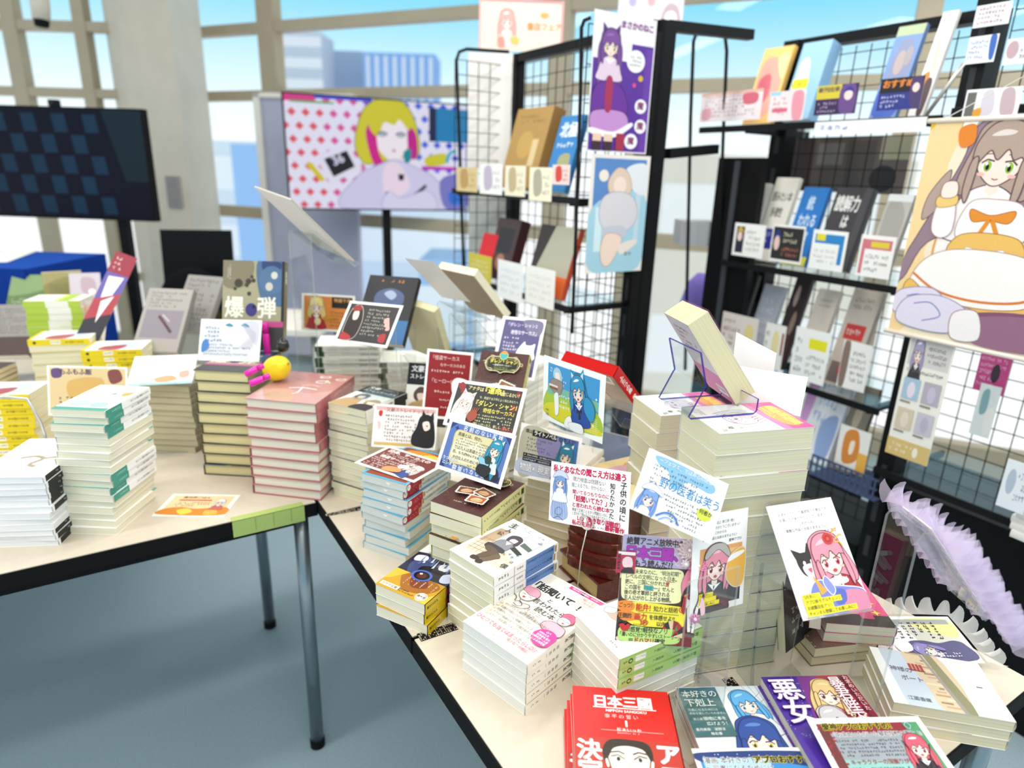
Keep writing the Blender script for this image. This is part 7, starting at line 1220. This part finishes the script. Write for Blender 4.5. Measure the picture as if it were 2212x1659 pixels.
q0, q1 = aty(1010, 365, 2.78), aty(1112, 116, 2.78); S = Sheet(60, 150, 'f2eee8'); card('backing_sheet', S, q1.x-q0.x, q1.z-q0.z, (q0+q1)/2, (90, 0, 0), 'plain cream sheet behind the mesh at the far end of the poster rack', 'sheet', th=.004)
q0, q1 = aty(1012, 560, 2.8), aty(1106, 420, 2.8); S = Sheet(60, 90, 'c8ccc8'); card('backing_sheet', S, q1.x-q0.x, q1.z-q0.z, (q0+q1)/2, (90, 0, 0), 'grey green sheet behind the mesh below the plain cream one', 'sheet', th=.004)
# rear rack shelves
rc_ = lambda x0, y0, x1, y1, S, l: place(P2, B_, RZ_F, x0, y0, x1, y1, -.014, 'shelf_card', S, l)
rb_ = lambda x0, y0, x1, y1, S, l, z, c, **k: shelf_book(x0, y0, x1, y1, S, l, z, c, P=P2, **k)
rb_(1096, 236, 1178, 410, art(100, 150, 'b08a4a', ('ell', 46, 70, 22, 26, 'c09a50'), ('gib', 14, 12, 86, 30, 2, '8a6430'), ('rect', 66, 60, 82, 110, 'd8c090')), 'large ochre book standing on the rear rack shelf', 1.345, ('b08a4a', '8a6834', 'c8a868'), t=.05)
rb_(1188, 250, 1246, 420, art(80, 150, '2f80c0', ('text', '北極', 10, 14, 30, 'f4f8fc', .03), ('gib', 10, 50, 70, 66, 1, 'f4f8fc'), ('blob', [(30, 80), (64, 76), (66, 110), (34, 110)], 'a8a87a')), 'blue book with white lettering right of the large ochre one', 1.345, ('2f80c0', '2a70a8', 'e0dcd0'))
for x0, y0, x1, y1, base, ac_, lab in ((986, 362, 1032, 412, 'e0c890', 'c09a5a', 'tan card, first on the rear rack strip'), (1036, 354, 1086, 418, 'fbf8f4', 'c8b8d0', 'white card with pale violet head on the rear rack strip'), (1090, 358, 1136, 422, 'f8f0d4', 'c8b48a', 'cream card with small figure on the rear rack strip'), (1142, 362, 1194, 432, 'faf4d8', 'b8b09a', 'cream card with a dark mark, last on the rear rack strip'), (1192, 356, 1232, 398, 'f4dcd8', 'd84a3c', 'white and red banded card below the blue book')):
    rc_(x0, y0, x1, y1, a_(('rect', 0, 0, 100, 60, base), ('blob', [(20, 10), (50, 6), (56, 44), (24, 50)], ac_), ('gib', 60, 10, 94, 52, 3, ac_)), lab)
rb_(1034, 512, 1066, 560, art(60, 60, 'd81a24'), 'bright red small box on the lower rear shelf', 1.02, ('d81a24', 'a81018', 'd81a24'), off=.03)
rb_(1062, 484, 1112, 560, art(60, 90, '4a3434', ('rect', 10, 14, 50, 50, '2c2626'), ('ell', 30, 64, 12, 12, 'a87a64')), 'dark book with maroon frame on the lower rear shelf', 1.02, ('6a1c20', '3a0c10', '8a2a2c'), t=.04, off=.04)
rb_(1150, 500, 1236, 600, art(100, 120, 'b8b4a0', ('poly', [(0, 0), (40, 0), (0, 120)], '3a2c28'), ('rect', 40, 84, 100, 120, 'e06a2c')), 'stone and orange book leaning on the lower rear shelf', 1.02, ('b8b4a0', 'c84a24', 'e0dcd0'), off=.04)
for x0, y0, x1, y1, base, ac_, lab in ((1012, 556, 1062, 600, 'd8c83a', 'e8e4c8', 'yellow card low on the rear rack strip'), (1074, 572, 1130, 640, 'fbfbfa', 'd0dce8', 'white card low on the rear rack strip'), (1134, 586, 1200, 652, 'fbfaf6', 'e0e0d8', 'second white card, nearest on the low rear rack strip')):
    rc_(x0, y0, x1, y1, a_(('rect', 0, 0, 100, 60, base), ('gib', 12, 10, 88, 52, 4, ac_)), lab)

# ---- screens
def screen(name, label, c, rz, w, h, S, mat, pole_x=0., base=True, rx=90, bezel='0c0c0e'):
    t = thing(name, label, 'screen', (c[0], c[1], 0), (0, 0, rad(rz)))
    m = MB('matte'); m.box((-w/2-.008, 0, c[2]-h/2-.01), (w/2+.008, .045, c[2]+h/2+.008), bezel); m.build('bezel', t)
    p = MB(mat); p.face([(-w/2, -.001, c[2]-h/2), (w/2, -.001, c[2]-h/2), (w/2, -.001, c[2]+h/2), (-w/2, -.001, c[2]+h/2)], '08090c'); S.put(p, (-w/2, -.001, c[2]+h/2), (1, 0, 0), (0, 0, 1), w, h, eps=.0001); p.build('display', t)
    q = MB('black_metal'); q.box((pole_x-.025, .05, .05), (pole_x+.025, .09, c[2]), '0c0c0e'); q.build('pole', t)
    q = MB('black_metal'); q.box((pole_x-.35, -.2, 0), (pole_x+.35, .3, .05), '0c0c0e'); q.build('base', t)
    return t
S = Sheet(396, 240, 'e8e6fa'); r = random.Random(2)
for i in range(14):
    for j in range(9):
        x, y = i*28+(j % 2)*14, j*28+8; cc = ('e05a6a', 'd85a9a', '8a5ad0', '4a6ae0', '3a50d8')[min(4, i//3)]; S.poly([(x, y-9), (x+9, y), (x, y+9), (x-9, y)], cc, i+j > 0)
S.rect(0, 0, 60, 14, 'd83a8a'); S.rect(60, 0, 180, 6, '3a4ad0'); S.rect(12, 12, 100, 16, '3aa83a'); S.rect(310, 10, 396, 84, '1a80b8'); S.rect(304, 10, 320, 84, '141c4a')
S.blob([(146, 60), (164, 18), (200, -4), (240, -2), (268, 30), (282, 90), (274, 124), (250, 120), (170, 140), (150, 128), (140, 100)], 'd2cc2c', '5a5a14', 1.6); S.blob([(180, 40), (250, 40), (258, 90), (226, 132), (186, 100)], 'f6ecf6'); S.blob([(164, 70), (182, 50), (190, 110), (200, 138), (178, 136)], 'd0188a'); S.blob([(256, 56), (274, 70), (276, 118), (258, 120)], 'c0188a'); S.blob([(172, 60), (178, 24), (206, 8), (244, 14), (262, 44), (258, 62), (238, 40), (226, 52), (204, 48), (190, 78)], 'd2cc2c'); S.blob([(246, 110), (262, 104), (260, 130), (248, 132)], '1a8a9a')
for x in (200, 240): S.ell(x, 74, 10, 5, 'a8b4c0'); S.line([(x-12, 72), (x, 67), (x+12, 72)], 2.4, '5a5a70')
S.ell(224, 108, 4, 3, 'c07aa0'); S.blob([(190, 140), (224, 128), (264, 140), (320, 170), (340, 240), (110, 240), (140, 170)], 'd4d0f0', '8a88b8', 1.4); S.blob([(200, 150), (222, 132), (244, 148), (258, 190), (224, 214), (200, 200)], 'f0dcec'); S.curve([(204, 202), (240, 220), (270, 206), (296, 184)], 7, '16141e'); S.poly([(232, 160), (246, 160), (244, 174), (234, 174)], '16141e'); S.blob([(210, 200), (240, 214), (300, 196), (316, 240), (200, 240)], 'dcd8f4', '8a88b8', 1)
S.poly([(56, 126), (126, 98), (154, 150), (84, 186)], 'e6e4f6'); S.poly([(74, 132), (122, 112), (138, 146), (92, 170)], '14141c'); S.text('36', 84, 126, 26, 'd8d8f0', .03, rot=-24); S.poly([(36, 144), (48, 140), (74, 176), (66, 182)], 'd8c81c'); S.blob([(296, 120), (340, 110), (344, 132), (300, 140)], 'd0cc2c'); S.rect(286, 140, 390, 148, 'c82ac0'); S.curve([(344, 130), (352, 108), (366, 104)], 8, '1ab0d0'); S.blob([(330, 170), (390, 160), (392, 236), (340, 236)], '7a7ac8'); S.blob([(350, 200), (380, 196), (384, 224), (354, 226)], '2a70d8')
screen('television', 'bright screen showing a yellow haired cartoon girl over coloured diamonds', (-.835, 4.22, 1.482), 22, 1.10, .628, S, 'screen', .03)
S = Sheet(300, 170, '04081c'); r = random.Random(8)
for i in range(9):
    for j in range(5):
        if (i+j) % 2 == 0: S.poly([(4+i*25+j*3, 8+j*32), (26+i*25+j*3, 8+j*32), (29+i*25+j*3, 36+j*32), (7+i*25+j*3, 36+j*32)], '123046', i+j > 0)
S.poly([(236, 0), (300, 0), (300, 110), (262, 110)], '12242e')
pa, pb_ = aty(305, 239, 3.4), aty(340, 475, 3.4)
tv2 = screen('television', 'large dark screen with a faint checker pattern at the left picture edge', (pa.x-.47, 3.42, (pa.z+pb_.z)/2), -2.5, .93, pa.z-pb_.z, S, 'dark_glass', .26)
m = MB('matte'); m.box((-.022, .0, 0), (.022, .03, .03), '1c1c20'); m.lathe([(0, 0), (.012, 0), (.012, .01), (0, .012)], '2c2c30', 12, Matrix.Translation((0, 0, .016)) @ Matrix.Rotation(rad(90), 4, 'X')); w_ = aty(112, 236, 3.42); o = m.build('web_camera'); o.location = (w_.x, 3.43, pa.z+.010); tag(o, 'small dark camera perched on the large dark screen', 'camera')
m = MB('matte'); c_ = aty(88, 20, 4.2); m.tube([(0, 0, .25), (0, 0, .02), (0, -.01, -.06)], [.05, .05, .045], 'd8cfc0', 14); m.tube([(0, -.01, -.06), (0, -.014, -.09)], [.04, .036], '101216', 14); o = m.build('spot_lamp', smooth=True); o.location = c_; tag(o, 'pale ceiling spotlight body with a dark front at the upper left', 'lamp')
# pale display panel behind the bright screen
pa, pb_ = aty(548, 200, 4.62), aty(772, 205, 4.62); wd = pb_.x-pa.x
t = thing('exhibition_board', 'tall grey lilac display panel with white frame behind the bright screen', 'panel', (pa.x, 4.62, 0), (0, 0, rad(-8)))
m = MB('paint'); m.box((.03, .0, .1), (wd, .05, pa.z-.02), 'b2b3c6'); m.build('board', t)
m = MB('paint'); m.box((0, -.02, 0), (.045, .07, pa.z), 'ece6da'); m.box((0, -.02, pa.z-.03), (wd, .07, pa.z), 'ece6da'); m.build('frame', t)
# dark monitor on a white table, black bag, blue clothed table with papers
def place_table(label, x0, x1, y0, y1, z, col, name='side_table', cloth=None):
    t = thing(name, label, 'table', ((x0+x1)/2, (y0+y1)/2, 0)); w, d = (x1-x0)/2, (y1-y0)/2; m = MB('cloth' if cloth else 'laminate'); m.box((-w, -d, z-.025), (w, d, z), col); m.build('table_top', t)
    if cloth: m = MB('cloth'); [m.box((-w-.004+2*w*k/14, -d-.006-.004*(k % 2), .02), (-w+2*w*(k+1)/14, -d+.0, z), cloth) for k in range(14)]; m.box((w, -d, .02), (w+.006, d, z), cloth); m.build('table_cloth', t)
    for sx in (-1, 1):
        for sy in (-1, 1): m = MB('metal'); m.tube([(sx*(w-.04), sy*(d-.04), 0), (sx*(w-.04), sy*(d-.04), z-.025)], .015, '8f9498', 10); m.build('leg', t, True)
    return t
q0 = at(225, 548, 1.0); q0.y = min(q0.y, 3.1)
place_table('table under a deep blue cloth behind the left rear books', -2.9, q0.x, q0.y-.5, q0.y, 1.0, '1c4ca8', cloth='123a92')
place_table('white table behind the thriller pile carrying the black monitor', -1.40, -.85, 2.80, 3.25, .72, 'eeeae2')
c_ = aty(424, 560, 2.98); t = thing('monitor', 'black monitor standing at an angle behind the thriller pile', 'screen', (c_.x, 2.98, .72), (rad(-8), 0, rad(14)))
m = MB('dark_glass'); m.box((-.15, 0, .06), (.15, .02, .40), '08090b'); m.build('panel', t); m = MB('matte'); m.box((-.02, .02, .005), (.02, .04, .2), '101114'); m.box((-.1, -.06, 0), (.1, .08, .006), '101114'); m.build('foot', t)
c_ = aty(375, 600, 2.7); m = MB('cloth'); m.lathe([(0, -.12), (.13, -.1), (.15, 0), (.10, .09), (.03, .13), (0, .13)], '0c0d12', 16, Matrix.Diagonal((1.1, .6, 1, 1))); o = m.build('shoulder_bag', smooth=True); o.location = (c_.x, 2.86, .84); tag(o, 'slumped black bag in front of the black monitor', 'bag')
for i, (x, y, s, lab) in enumerate(((40, 540, 1.0, 'large white paper sheet lying on the blue clothed table'), (150, 515, .7, 'smaller white paper lying behind the large sheet'),)):
    q = at(x, y, 1.005); m = MB('matte'); m.box((-.15*s, -.2*s, 0), (.15*s, .2*s, .002+.002*i), 'eef2ee'); o = m.build('paper_sheet'); o.location = (q.x, min(q.y, q0.y-.22), 1.0012+.003*i); o.rotation_euler = (0, 0, rad(20+30*i)); tag(o, lab, 'paper')
bpy.data.objects.remove(_to)
